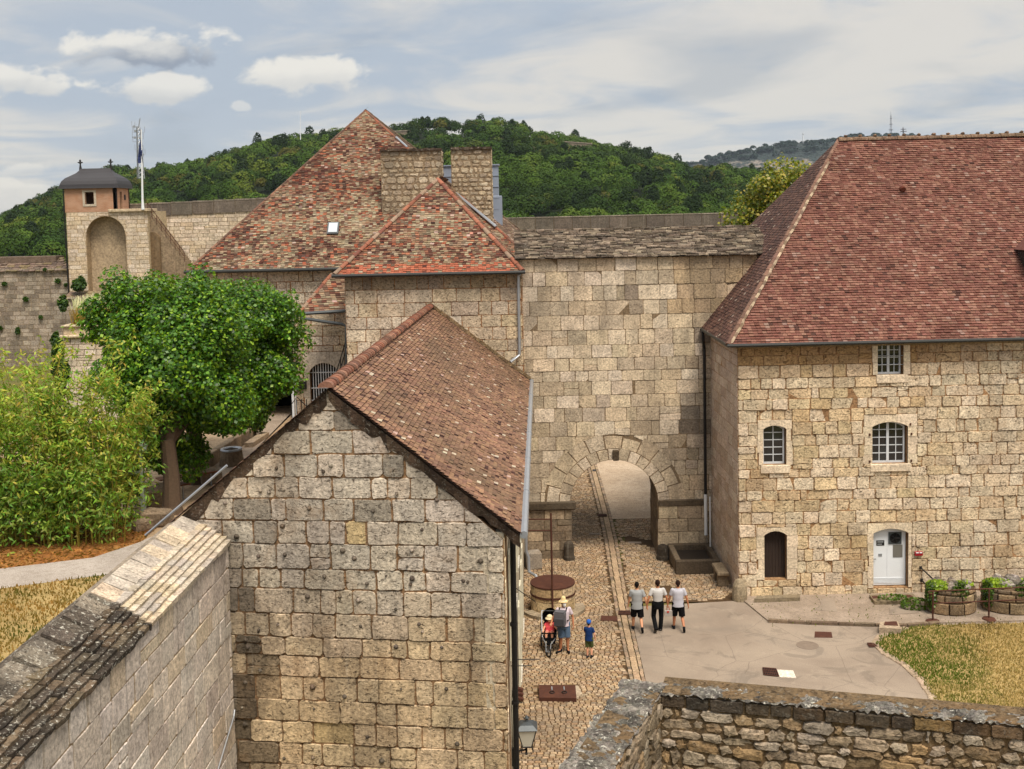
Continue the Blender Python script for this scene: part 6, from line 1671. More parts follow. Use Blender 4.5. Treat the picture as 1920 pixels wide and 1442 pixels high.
p = Vector((FX - .02, FY - .28, 0)); mb = MB(); mb.lathe([(.27, 0), (.28, .25), (.25, .55), (.16, .74), (.03, .8)], p, 12, jitter=.05, col=lin('8d826c')); tag(mb.build('guard_stone', M['trim']), 'pale worn guard stone at the corner of the barracks', 'bollard')
# water trough against the right pier
q = [atZ(x, y, 0) for x, y in ((1268, 1078), (1355, 1077))]; tx0, tx1 = q[0].x, FX - .18; ty0 = q[0].y; ty1 = CY - .12
tr = thing('stone_trough', 'dark stone water trough in the corner between gateway pier and barracks', 'trough', ((tx0 + tx1) / 2, (ty0 + ty1) / 2, 0))
mb = MB(); th = .55; w = .22; DKS = lin('4f463a')
mb.box(((tx0 + tx1) / 2, ty0 + w / 2, th / 2), (tx1 - tx0, w, th), DKS, bev=.03, jitter=.008); mb.box(((tx0 + tx1) / 2, ty1 - w / 2, th / 2), (tx1 - tx0, w, th), DKS, bev=.03)
mb.box((tx0 + w / 2, (ty0 + ty1) / 2, th / 2 + .002), (w, ty1 - ty0 - 2 * w - .01, th), lin('6b6050'), bev=.03); mb.box((tx1 - w / 2, (ty0 + ty1) / 2, th / 2 + .002), (w, ty1 - ty0 - 2 * w - .01, th), DKS, bev=.03); mb.build('basin', M['trim'], tr)
mb = MB(); mb.box(((tx0 + tx1) / 2, (ty0 + ty1) / 2, .16), (tx1 - tx0 - .3, ty1 - ty0 - .3, .3), (.02, .02, .02)); mb.build('trough_bottom', plain('dark trough stone', '241d17', .6), tr)  # basin floor in a near-black brown
p0, p1 = atZ(1350, 1092, .0), atZ(1372, 1119, 0)
mb = MB(); bx = FX - .36; mb.box((bx, (41.2 + 42.35) / 2, .52), (.42, 1.25, .14), lin('857863'), bev=.03, jitter=.008); mb.box((bx, 41.4, .225), (.36, .25, .45), lin('776a57'), bev=.02); mb.box((bx, 42.1, .225), (.36, .25, .45), lin('776a57'), bev=.02)
tag(mb.build('stone_bench', M['trim']), 'small stone bench against the side wall of the barracks', 'bench')
def flat(name, pts, z, h, mat, label, cat, col=(.3, .3, .3), group=None):
    mb = MB(); pl = zpoly(pts, z + h); mb.prism(pl if parea(pl) > 0 else pl[::-1], z - .02, z + h, col); return tag(mb.build(name, M[mat], fix=True), label, cat, group)
flat('door_step', [(1414, 1123), (1500, 1120), (1500, 1114), (1420, 1117)], gz, .14, 'trim', 'long stone doorstep below the dark plank door', 'step', lin('7d735f'))
flat('door_step', [(1640, 1128), (1726, 1126), (1712, 1113), (1630, 1115)], gz, .12, 'trim', 'broad stone doorstep with inset boot grates below the white door', 'step', lin('786d59'))
for pts, lb in (([(1637, 1122), (1655, 1121.5), (1650, 1117), (1634, 1117.5)], 'rusty boot grate in the left side of the broad doorstep'), ([(1690, 1120.5), (1714, 1119.5), (1706, 1115), (1688, 1116)], 'rusty boot grate in the right side of the broad doorstep')):
    flat('boot_grate', pts, gz + .12, .006, 'rust', lb, 'grate', group='boot grates')
flat('slab', [(1526, 1143), (1570, 1147), (1563, 1121), (1535, 1122), (1540, 1133)], gz, .012, 'asphalt', 'dark worn asphalt patch between the two barracks doors', 'paving slab')
flat('slab', [(1668, 1152), (1724, 1149), (1706, 1136), (1668, 1138)], gz, .02, 'asphalt', 'square concrete cover plate in front of the white door', 'paving slab')
cv = flat('drain_box', [(1648, 1177), (1690, 1179), (1683, 1164), (1650, 1166)], .0, .2, 'trim', 'raised concrete drain box with a rusty lid at the kerb', 'drain', lin('9a8c78'))
mb = MB(); pl = zpoly([(1657, 1172), (1684, 1173), (1681, 1165), (1659, 1166)], .21); mb.prism(pl if parea(pl) > 0 else pl[::-1], .18, .215); mb.build('lid', M['rust'], cv)
def grate(name, pts, z, label, n=9, rows=1):
    pl = [Vector((a, b, z)) for a, b in zpoly(pts, z)]; o = thing(name, label, 'drain', tuple(sum(pl, Vector()) / 4), 'cast iron street drains')
    mb = MB(); mb.face([v + Vector((0, 0, .016)) for v in pl], (0, 0, 0)); mb.build('drain_hole', M['dark'], o); mb = MB()
    a, b, c, d = [v + Vector((0, 0, .024)) for v in pl]
    for k in range(n + 1):
        t = k / n; mb.tube([a.lerp(b, t), d.lerp(c, t)], .012, 4)
    for t in ([0, .5, 1] if rows == 1 else [0, .33, .66, 1]): mb.tube([a.lerp(d, t), b.lerp(c, t)], .014, 4)
    mb.build('grating', M['rust'], o)
grate('drain_grate', [(1160, 1153), (1182, 1153), (1181, 1146.5), (1160, 1146.5)], .02, 'small iron drain grate in the stone gutter beside the left of the three men')
grate('drain_grate', [(1122, 968.6), (1138, 968.6), (1137.5, 965), (1122, 965)], .02, 'distant iron drain grate in the stone gutter inside the gateway')
grate('drain_grate', [(1630, 1214), (1645, 1213), (1638, 1207), (1626, 1207)], .01, 'iron drain grate at the point of the green lawn corner')
grate('drain_grate', [(1432, 1266), (1460, 1269), (1455, 1255), (1430, 1253)], .006, 'square iron grate beside a white plate in the asphalt', 8, 2)
flat('white_plate', [(1462, 1269), (1493, 1271), (1487, 1257), (1457, 1255.5)], .0, .014, 'trim', 'white square cover plate set in the asphalt', 'cover', lin('d2cabc'))
flat('utility_cover', [(1126, 1163), (1158, 1164), (1157, 1155.5), (1127, 1154)], .0, .02, 'rust', 'rusty rectangular cover plate in the cobbles near the gutter', 'cover', group='rusty covers')
flat('utility_cover', [(1527, 1195), (1561, 1195.5), (1559, 1185), (1528, 1184)], .0, .008, 'rust', 'faint brown square cover in the asphalt near the gravel', 'cover')
p = atZ(1514, 1210, 0); mb = MB(); mb.lathe([(.36, -.01), (.36, .006), (.3, .008), (.3, .004), (.02, .006)], p, 22, lin('7a6c5e')); tag(mb.build('manhole_cover', plain('worn cast iron', '75675a', .8, var=.3, scale=8)), 'round worn manhole cover in the asphalt', 'manhole')
p0, p1 = atZ(1160, 876, 0), atZ(1146, 963, 0)
mb = MB(); pl = zpoly([(1111, 884), (1117, 884), (1117, 881), (1111, 881)], 0); mb.prism(pl if parea(pl) > 0 else pl[::-1], -.01, .03); tag(mb.build('utility_cover', M['iron']), 'tiny dark cover at the far end of the gutter seen through the arch', 'cover')
for pts, lb in (([(1104, 1002), (1125, 1002), (1124, 999.5), (1105, 999.5)], 'flat grey cover in the cobbles left of the gutter inside the arch'), ([(1178, 1018), (1203, 1018), (1202, 1015.5), (1179, 1015.5)], 'flat grey cover in the cobbles right of the gutter inside the arch')):
    flat('utility_cover', pts, .0, .03, 'asphalt', lb, 'cover')
# raised iron hatch
hp = zpoly([(1011, 1308), (1081, 1309), (1079, 1285), (1010, 1284)], .12)
hat = thing('iron_hatch', 'rust brown iron floor hatch with two ring handles set in the cobbles', 'hatch', (HATCH[0], HATCH[1], 0))
mb = MB(); mb.prism(hp if parea(hp) > 0 else hp[::-1], -.02, .12); mb.build('plate', M['rust'], hat, fix=True)
for px in (1035, 1058):
    mb = MB(); c = atZ(px, 1299, .12); a0_ = atZ(px, 1288, .12); mb.tube([c + Vector((.07 * math.cos(t), .07 * math.sin(t), .02)) for t in np.linspace(0, 6.283, 14)], .013, 5); mb.build('ring', M['iron'], hat)
    mb = MB(); mb.box((a0_ + c) / 2 + Vector((0, .08, .012)), (.035, .22, .02)); mb.build('strap', M['zinc'], hat)
flat('concrete_patch', [(1060, 1320), (1080, 1310), (1092, 1300), (1083, 1285), (1079, 1285), (1081, 1309)], .0, .03, 'trim', 'pale cement patch at the corner of the iron hatch', 'paving patch', lin('a89c88'))
p = atZ(972, 1306, .15); mb = MB()
for k in range(3): mb.box(p + Vector((.0, -.1 + .09 * k, .1 * k)), (.3, .12, .1), rot=Matrix.Rotation(.3, 3, 'Y'), bev=.02)
tag(mb.build('boot_scraper', M['rust']), 'rusty iron boot scraper at the foot of the house wall', 'scraper')

# street lamp on the corner of the house
ly = 25.2; lc = atY(988, 1378, ly); lamp = thing('wall_lamp', 'old style four sided wall lantern on a black iron bracket at the house corner', 'lamp', tuple(lc))
mb = MB(); b0 = HW.pt(ly - 23.5, lc.z - .35, .02); e_ = lc + Vector((-.02, 0, -.33))
mb.tube([b0, e_ + Vector((-.05, 0, -.03)), e_, e_ + Vector((0, 0, .09))], .022, 6); mb.tube([b0 + Vector((0, 0, -.3)), b0.lerp(e_, .45) + Vector((0, 0, -.06))], .016, 6); mb.box(b0 + Vector((.01, 0, -.12)), (.04, .09, .42)); mb.tube([e_ + Vector((0, 0, -.14)), e_], .03, 6); mb.build('bracket', M['iron'], lamp)
def fr4(w, z): return [lc + Vector((sx * w, sy * w, z)) for sx, sy in ((-1, -1), (1, -1), (1, 1), (-1, 1))]
lo, hi = fr4(.105, -.24), fr4(.215, .2); mb = MB()
for k in range(4): mb.face([lo[k], lo[(k + 1) % 4], hi[(k + 1) % 4], hi[k]], (.8, .78, .7))
mb.build('glass', plain('frosted lantern glass', 'd8d4c4', .35, var=.05), lamp)
mb = MB()
for k in range(4):
    mb.tube([lo[k], hi[k]], .014, 5); mb.tube([lo[k], lo[(k + 1) % 4]], .014, 5); mb.tube([hi[k], hi[(k + 1) % 4]], .018, 5); mb.tube([lo[k], e_ + Vector((0, 0, .06))], .011, 4)
for k in range(4):
    mb.tube([lo[k] + (lo[k] - lc) * .15, lo[k] + (lo[k] - lc) * .3 + Vector((0, 0, -.06)), lo[(k + 1) % 4] + (lo[(k + 1) % 4] - lc) * .3 + Vector((0, 0, -.06)), lo[(k + 1) % 4]], .009, 4)
mb.build('frame', M['iron'], lamp)
r0, r1_, r2_ = fr4(.245, .2), fr4(.15, .29), fr4(.05, .33); mb = MB()
for a, b in ((r0, r1_), (r1_, r2_)):
    for k in range(4): mb.face([a[k], a[(k + 1) % 4], b[(k + 1) % 4], b[k]])
mb.face(r2_); mb.lathe([(.05, .32), (.03, .38), (.055, .41), (.02, .46), (.005, .48)], lc, 8)
for k in range(6): mb.tube([lc + Vector((0, 0, .36)), lc + Vector((.07 * math.cos(k * 1.05), .07 * math.sin(k * 1.05), .42))], .01, 4)
mb.build('cap', M['zinc_dark'], lamp)
# fire alarm box, conduit rod against the barracks wall
r = px_rect(WF, 1714, 1728.5, 1033, 1041); ab = thing('alarm_box', 'small red alarm box on the barracks wall beside the white door', 'alarm', tuple(WF.pt(r[0], r[2], .05)))
mb = MB(); mb.box(WF.pt((r[0] + r[1]) / 2, (r[2] + r[3]) / 2, .06), (r[1] - r[0], .1, r[3] - r[2]), (.4, .02, .02), bev=.012); mb.build('case', plain('red enamel', '8f1620', .4, var=.1), ab)
mb = MB(); 
for k in (.27, .73): mb.box(WF.pt(r[0] + (r[1] - r[0]) * k, r[3] - .03, .115), ((r[1] - r[0]) * .32, .012, .035), (.8, .8, .8))
mb.build('label_strip', M['white'], ab)
mb = MB()
for (x0, y0_), (x1, y1_) in (((1725, 1063), (1750, 1088)), ((1727, 1087), (1742, 1104))):
    mb.tube([WF.pt(*WF.px(x0, y0_), .06), WF.pt(*WF.px(x1, y1_), .8)], .025, 6); mb.box(WF.pt(*WF.px(x0, y0_), .05), (.09, .08, .09))
tag(mb.build('brace_rods', M['iron']), 'two slanting black iron rods fixed to the wall behind the railing', 'brace')
# stone planters with ivy and the iron railing in front of them
def planter(px0, px1, pyb, label, seed):
    a, b = atZ(px0, pyb, gz), atZ(px1, pyb, gz); cx, cy = (a.x + b.x) / 2, a.y + .75; R = (b.x - a.x) / 2
    o = thing('stone_planter', label, 'planter', (cx, cy, gz), 'rubble stone planters'); mb = MB(); k = 0; H = .86
    for z0, z1 in ((0, .42), (.42, .7), (.7, H)):
        t = rj(.2)
        while t < 6.4:
            w = RND.uniform(.35, .8); vs = []; m = 3; rr = R * (1 + rj(.02)) * (1.02 - .03 * z0)
            for dz, dr_ in ((.012, -.02), (.05, .025), (z1 - z0 - .05, .025), (z1 - z0 - .012, -.02)):
                for i in range(m + 1):
                    e2 = .03 if dr_ < 0 else .06
                    tt = t + e2 * .5 + (w - e2) * i / m; vs.append(Vector((cx + (rr + dr_) * math.cos(tt), cy + (rr + dr_) * .8 * math.sin(tt), gz + z0 + dz)))
            kk = m + 1; mb.mesh(vs, [(r_ * kk + i, r_ * kk + i + 1, (r_ + 1) * kk + i + 1, (r_ + 1) * kk + i) for r_ in range(3) for i in range(m)], jit(RND.choice([lin('8f7b5f'), lin('7e6c54'), lin('9c8a6c'), lin('6d604e')]), .15)); t += w
    pr_ = [(R * .97, 0), (R * .95, H - .05), (R * .8, H)]
    vs = []; n = 20
    for r_, z in pr_:
        for i in range(n): vs.append(Vector((cx + r_ * math.cos(6.283 * i / n), cy + r_ * .8 * math.sin(6.283 * i / n), gz + z)))
    mb.mesh(vs, [(j * n + i, j * n + (i + 1) % n, (j + 1) * n + (i + 1) % n, (j + 1) * n + i) for j in range(2) for i in range(n)] + [tuple(range(2 * n, 3 * n))], lin('5a4a38')); mb.build('stone_ring', M['rubble'], o)
    mb = MB()
    for k in range(34):
        t = rng.uniform(0, 6.28); r_ = R * rng.uniform(.1, .85); s = rng.uniform(.1, .22); mb.box((cx + r_ * math.cos(t), cy + r_ * .8 * math.sin(t), gz + H + .05), (s * 1.4, s, s), jit(RND.choice([lin('8c8680'), lin('6f6a62'), lin('9e988c')]), .2), rot=Matrix.Rotation(rng.uniform(0, 3), 3, 'Z'), bev=.04, jitter=.03)
    mb.build('rocks', M['rubble'], o)
    Ps, Cs = [], []
    for c0, rr, nn, hi_ in (((cx - R * .55, cy - .15, gz + H + .06), (R * .5, .45, .13), 1100, 1), ((cx - R * .95, cy - .3, gz + .62), (.18, .3, .5), 600, 0), ((cx + R * .1, cy - R * .75, gz + .85), (.3, .1, .35), 350, 0), ((cx + R * .6, cy, gz + H + .05), (.3, .3, .12), 260, 1)):
        P = unit(nn) * rng.uniform(.5, 1.05, (nn, 1)) * np.array(rr) + np.array(c0); Ps.append(P)
        cs = [lin('7f9a1e'), lin('93a824'), lin('6b8420')] if hi_ else [lin('3a5218'), lin('2c4014'), lin('4d661c')]
        Cs.append(np.array([cs[i] for i in rng.integers(3, size=nn)]) * rng.uniform(.7, 1.3, (nn, 1)))
    P = np.concatenate(Ps); N = unit(len(P)) + np.array([0, -.4, .9]); N /= np.linalg.norm(N, axis=1, keepdims=True)
    quads('ivy', leaf_quads(P, N, .09, .8), np.concatenate(Cs), M['leaf'], o)
    return o
planter(1752, 1846, 1158, 'ivy draped round stone planter nearer the white door', 1)
planter(1860, 1972, 1154, 'ivy draped round stone planter cut by the right edge of the frame', 2)
p = atZ(1745, 1150, gz); P = unit(500) * np.array([.5, .3, .22]) + np.array(p + Vector((-.35, .5, .15))); P2 = unit(160) * np.array([.5, .2, .08]) + np.array(p + Vector((-1.0, 1.0, .25)))
P = np.concatenate([P, P2]); tag(quads('ivy', leaf_quads(P, unit(len(P)), .09, .8), np.array([lin('3a5218'), lin('55701c')])[rng.integers(2, size=len(P))], M['leaf']), 'trailing ivy creeping from the planter toward the doorstep', 'ivy')
rl_ = thing('railing', 'rusty two rail iron railing in front of the stone planters', 'railing', tuple(atZ(1750, 1166, gz)))
ps = [atZ(1749, 1165, gz), atZ(1854, 1161, gz), atZ(1965, 1157, gz)]
for p in ps:
    mb = MB(); mb.tube([p, p + Vector((0, 0, 1.05))], .03, 7); mb.lathe([(.24, 0), (.2, .04), (.05, .06)], p, 10, lin('7d7366'), jitter=.1); mb.build('post', M['rust'], rl_)
for h in (1.05, .62):
    mb = MB(); a = ps[0] + Vector((0, 0, h)); b = ps[2] + Vector((.5, .1, h))
    q = [a + Vector((-.02, 0, -.1)), a + Vector((-.14, 0, -.08)), a + Vector((-.16, 0, -.02)), a + Vector((-.1, 0, 0)), a, b] if h > 1 else [a, b]
    mb.tube(q, .022, 6); mb.build('rail', M['rust'], rl_)
# kerb stones along the gravel edge
mb = MB(); kp = [Vector((p[0], p[1], 0)) for p in gpoly[1:6]]
for a, b in zip(kp, kp[1:]):
    d = b - a; L = d.length; d.normalize(); k = 0
    while k < L - .05:
        w = min(RND.uniform(.5, 1.1), L - k); c = a + d * (k + w / 2); mb.box((c.x, c.y - .03, .045), (w - .02, .13, .13), jit(lin('6b5e4e'), .2), rot=Matrix.Rotation(math.atan2(d.y, d.x), 3, 'Z'), bev=.02, jitter=.01); k += w
tag(mb.build('kerb', M['sett']), kind='structure')
# ------------------------------------------------------------------ things on the terrace
px_poly = [(385, 864), (381, 850), (425, 815), (440, 805), (474, 800), (488, 806), (402, 866)]
pl = [(p.x, p.y) for p in (atZ(x, y, TZ + .45) for x, y in ((380, 858), (330, 850), (400, 801), (474, 800)))]
plat = thing('stone_platform', 'low pale sandy platform edged with stone beside the ramp', 'platform', (pl[0][0], pl[0][1], TZ))
mb = MB(); mb.prism(pl if parea(pl) > 0 else pl[::-1], TZ - .02, TZ + .45, lin('9c8566')); mb.build('platform_top', M['terrace'], plat, fix=True)
e0, e1 = Vector((pl[0][0], pl[0][1], 0)), Vector((pl[3][0], pl[3][1], 0)); mb = MB(); d = (e1 - e0); n = 9
for k in range(n):
    c = e0 + d * (k + .5) / n; mb.box((c.x, c.y, TZ + .24), (d.length / n - .02, .3, .52), jit(lin('8c7d68'), .15), rot=Matrix.Rotation(math.atan2(d.y, d.x), 3, 'Z'), bev=.03, jitter=.015)
for k in range(3): c = e0 + d * (.75 + .12 * k) + Vector((.45, -.25, 0)); mb.box((c.x, c.y, TZ + .1), (d.length / 8, .35, .22), jit(lin('958671'), .12), rot=Matrix.Rotation(math.atan2(d.y, d.x), 3, 'Z'), bev=.02)
mb.build('edge_stones', M['trim'], plat)
rp = zpoly([(400, 866), (488, 806), (475, 790), (468, 778), (548, 776), (560, 760), (420, 905)], TZ); sheet('ramp', rp, TZ + .012, M['gravel'])
pc = atZ(435, 872, TZ); pot = thing('tree_tub', 'tapered round concrete planter tub with a thick rim on the terrace', 'planter', tuple(pc))
mb = MB(); mb.lathe([(.46, 0), (.4, .4), (.37, .62), (.3, .62), (.27, .5)], pc, 20, lin('6e604e'), cap=False); mb.build('tub', M['trim'], pot)
mb = MB(); mb.lathe([(.27, .58), (.3, .62), (.38, .63), (.4, .58), (.38, .55)], pc, 20, lin('b0aca4'), cap=False); mb.build('rim', M['zinc'], pot)
mb = MB(); mb.lathe([(.3, .5), (.02, .53)], pc, 14, cap=False); mb.build('soil', M['bark'], pot)
def bench(px, py, ang, label):
    p = atZ(px, py, TZ); o = thing('park_bench', label, 'bench', tuple(p), 'benches under the lindens'); R = Matrix.Rotation(ang, 3, 'Z'); mb = MB()
    for k in range(4): mb.box(p + R @ Vector((0, -.18 + .12 * k, .45)), (2.0, .1, .05), lin('6b4428'), rot=R, bev=.01)
    mb.build('seat', plain('brown bench wood', '74472a', .7, var=.25, scale=8), o)
    for s in (-.75, .75):
        mb = MB(); mb.tube([p + R @ Vector((s, -.2, 0)), p + R @ Vector((s, -.18, .42)), p + R @ Vector((s, .18, .42)), p + R @ Vector((s, .2, 0))], .025, 6); mb.build('leg', M['zinc'], o)
bench(352, 915, .62, 'slatted wooden bench between the two linden trunks'); bench(297, 940, .62, 'wooden bench half hidden by the nearer linden trunk')
kp_ = atZ(243, 975, TZ); kio = thing('info_kiosk', 'pale green grey wooden information kiosk half hidden by bamboo', 'kiosk', tuple(kp_)); KW = M['kiosk'] = plain('weathered grey paint', 'aab4a6', .7, var=.15, scale=6)
kh = 2.15; ky = kp_.y; R = Matrix.Rotation(.25, 3, 'Z'); mb = MB()
for sx in (-.42, .42):
    for sy in (-.3, .3): mb.box(kp_ + R @ Vector((sx, sy, kh / 2)), (.1, .1, kh), rot=R)
mb.box(kp_ + R @ Vector((0, -.3, 1.5)), (.8, .05, .1), rot=R); mb.box(kp_ + R @ Vector((0, -.3, .7)), (.8, .05, .1), rot=R); mb.build('frame', KW, kio)
mb = MB(); mb.box(kp_ + R @ Vector((0, .26, 1.2)), (.78, .04, 1.4), rot=R); mb.build('board', M['zinc_dark'], kio)
mb = MB(); mb.box(kp_ + R @ Vector((0, 0, kh + .05)), (1.2, .95, .1), rot=R, bev=.02); mb.box(kp_ + R @ Vector((0, 0, kh + .16)), (1.0, .75, .12), rot=R, bev=.03); mb.build('roof', KW, kio)
for i, (px, py, s) in enumerate(((296, 985, .75), (268, 993, .5), (305, 945, .9), (392, 905, .8))):
    p = atZ(px, py, TZ); mb = MB(); mb.box(p + Vector((0, 0, s * .3)), (s, s * .8, s * .7), lin('8f7f6a'), rot=Matrix.Rotation(i * .7, 3, 'Z'), bev=.12 * s, jitter=.07 * s); tag(mb.build('boulder', M['rubble']), ['large rough boulder at the foot of the nearer linden', 'small pale boulder at the end of the bamboo bed', 'squared stone block standing behind the nearer linden', 'brown rock beside the ramp edge below the tub'][i], 'boulder', 'stones along the terrace edge')
mb = MB(); a = WM.pt(*WM.px(555, 778), .9); hd = []
for k in range(4): mb.tube([a + Vector((k * .22, 0, -.2)), a + Vector((k * .22, 0, .85))], .02, 5)
mb.tube([a + Vector((0, 0, .65)), a + Vector((.25, 0, .95)), a + Vector((.9, 0, .3))], .022, 5); tag(mb.build('handrail', M['iron']), 'short black iron handrail in front of the passage gate post', 'handrail')
o = thing('stair_railing', 'steep black iron stair railing rising beside the block wall next to the barred window', 'railing', tuple(atY(640, 720, 47.8))); mb = MB(); a = atY(624, 720, 47.9); b = atY(648, 640, 47.9)
for k in (0, .33, .66, 1.0): mb.tube([a + Vector((0, 0, -1.2 * k)), b + Vector((0, 0, -1.2 * k))], .022, 5)
for k in (.2, .6, .95): mb.tube([a.lerp(b, k), a.lerp(b, k) - Vector((0, 0, 1.3))], .022, 5)
mb.build('rails', M['iron'], o)
# ------------------------------------------------------------------ people
def cap_mesh(bm, p, q, r0, r1, flat=False, n=12, sq=1.0):
    """closed tapered capsule (round or flat ends) from p to q"""
    p, q = Vector(p), Vector(q); d = q - p; L = d.length
    if L < 1e-5: d = Vector((0, 0, 1)); L = 1e-5
    d.normalize(); ref = Vector((0, 1, 0)) if abs(d.y) < .9 else Vector((1, 0, 0)); a = d.cross(ref).normalized(); b = d.cross(a).normalized()
    prof = []
    if not flat: prof += [(-r0 * math.cos(t), r0 * math.sin(t)) for t in (.35, .75, 1.15)]
    prof += [(0, r0), (L, r1)]
    if not flat: prof += [(L + r1 * math.cos(t), r1 * math.sin(t)) for t in (1.15, .75, .35)]
    rings = []
    for x, r in prof: rings.append([bm.verts.new(p + d * x + (a * math.cos(6.2832 * k / n) + b * math.sin(6.2832 * k / n) * sq) * r) for k in range(n)])
    for r0_, r1_ in zip(rings, rings[1:]):
        for k in range(n): bm.faces.new((r0_[k], r0_[(k + 1) % n], r1_[(k + 1) % n], r1_[k]))
    bm.faces.new(rings[0][::-1]); bm.faces.new(rings[-1])
def ell(bm, c, r, n=12, m=8):
    c = Vector(c); rings = []
    for j in range(1, m):
        t = math.pi * j / m; rings.append([bm.verts.new(c + Vector((r[0] * math.sin(t) * math.cos(6.2832 * k / n), r[1] * math.sin(t) * math.sin(6.2832 * k / n), -r[2] * math.cos(t)))) for k in range(n)])
    for a, b in zip(rings, rings[1:]):
        for k in range(n): bm.faces.new((a[k], a[(k + 1) % n], b[(k + 1) % n], b[k]))
    bm.faces.new(rings[0][::-1]); bm.faces.new(rings[-1])
def skin(name, shapes, mat, parent, X, voxel=.009, cuts=(), smooth=2):
    """one continuous surface grown round overlapping limb shapes; cuts are planes whose front side is cut away to leave a clean hem"""
    bm = bmesh.new()
    for s in shapes:
        if s[0] == 'e': ell(bm, s[1], s[2])
        elif s[0] == 'l':
            n = 20; rings = [[bm.verts.new(Vector(c) + Vector((rx * math.cos(6.2832 * k / n), ry * math.sin(6.2832 * k / n), 0))) for k in range(n)] for c, rx, ry in s[1]]
            for a, b in zip(rings, rings[1:]):
                for k in range(n): bm.faces.new((a[k], a[(k + 1) % n], b[(k + 1) % n], b[k]))
            bm.faces.new(rings[0][::-1]); bm.faces.new(rings[-1])
        else: cap_mesh(bm, *s[1:])
    bmesh.ops.recalc_face_normals(bm, faces=bm.faces)
    me = bpy.data.meshes.new(name); bm.to_mesh(me); bm.free()
    o = bpy.data.objects.new(name, me); COL.objects.link(o)
    md = o.modifiers.new('skin', 'REMESH'); md.mode = 'VOXEL'; md.voxel_size = voxel
    m2 = o.modifiers.new('soft', 'SMOOTH'); m2.iterations = smooth; m2.factor = .5
    dg = bpy.context.evaluated_depsgraph_get(); me2 = bpy.data.meshes.new_from_object(o.evaluated_get(dg)); o.modifiers.clear()
    bm = bmesh.new(); bm.from_mesh(me2)
    for co_, no in cuts:
        bmesh.ops.bisect_plane(bm, geom=bm.verts[:] + bm.edges[:] + bm.faces[:], plane_co=Vector(co_), plane_no=Vector(no), clear_outer=True)
    bm.transform(X); bm.to_mesh(me2); bm.free(); me2.name = name
    o.data = me2; me2.materials.clear(); me2.materials.append(mat); me2.polygons.foreach_set('use_smooth', [True] * len(me2.polygons))
    adopt(o, parent); return o
def hand_shapes(wrist, fwd, side, palm, s=1.0, curl=.5):
    """palm, four unequal bent fingers and a thumb; fwd along the forearm, side towards the thumb, palm = way the palm faces"""
    w, f, t, n = Vector(wrist), Vector(fwd).normalized(), Vector(side).normalized(), Vector(palm).normalized(); out = []
    out.append(('c', w, w + f * .04 * s, .024 * s, .026 * s)); k0 = w + f * .085 * s
    for i, (o_, l) in enumerate(((.03, .068), (.01, .076), (-.01, .07), (-.029, .055))):
        b = k0 + t * o_ * s; out.append(('c', w + f * .02 * s + t * o_ * .6 * s, b, .017 * s, .013 * s))
        c1 = curl * (1 + .12 * i); d1 = (f * math.cos(c1) + n * math.sin(c1)); m = b + d1 * l * .5 * s
        d2 = (f * math.cos(c1 * 2.2) + n * math.sin(c1 * 2.2)); e = m + d2 * l * .5 * s
        out.append(('c', b, m, .0105 * s, .0095 * s)); out.append(('c', m, e, .0095 * s, .008 * s))
    b = w + f * .03 * s + t * .026 * s; m = b + (f * .7 + t * .75).normalized() * .035 * s; e = m + (f * .95 + t * .2 + n * .35).normalized() * .03 * s
    out.append(('c', b, m, .014 * s, .012 * s)); out.append(('c', m, e, .0115 * s, .009 * s)); return out
def V3(*a): return Vector(a)
SKIN = plain('warm skin', 'c08a68', .55, var=.06, scale=4); SKIN2 = plain('tanned skin', 'a86f4e', .55, var=.06, scale=4); SKINC = plain('child skin', 'd49a7c', .55, var=.05, scale=4)
def cloth(name, h, var=.1): return plain(name, h, .9, var=var, scale=7, spec=.15, bump=.25)
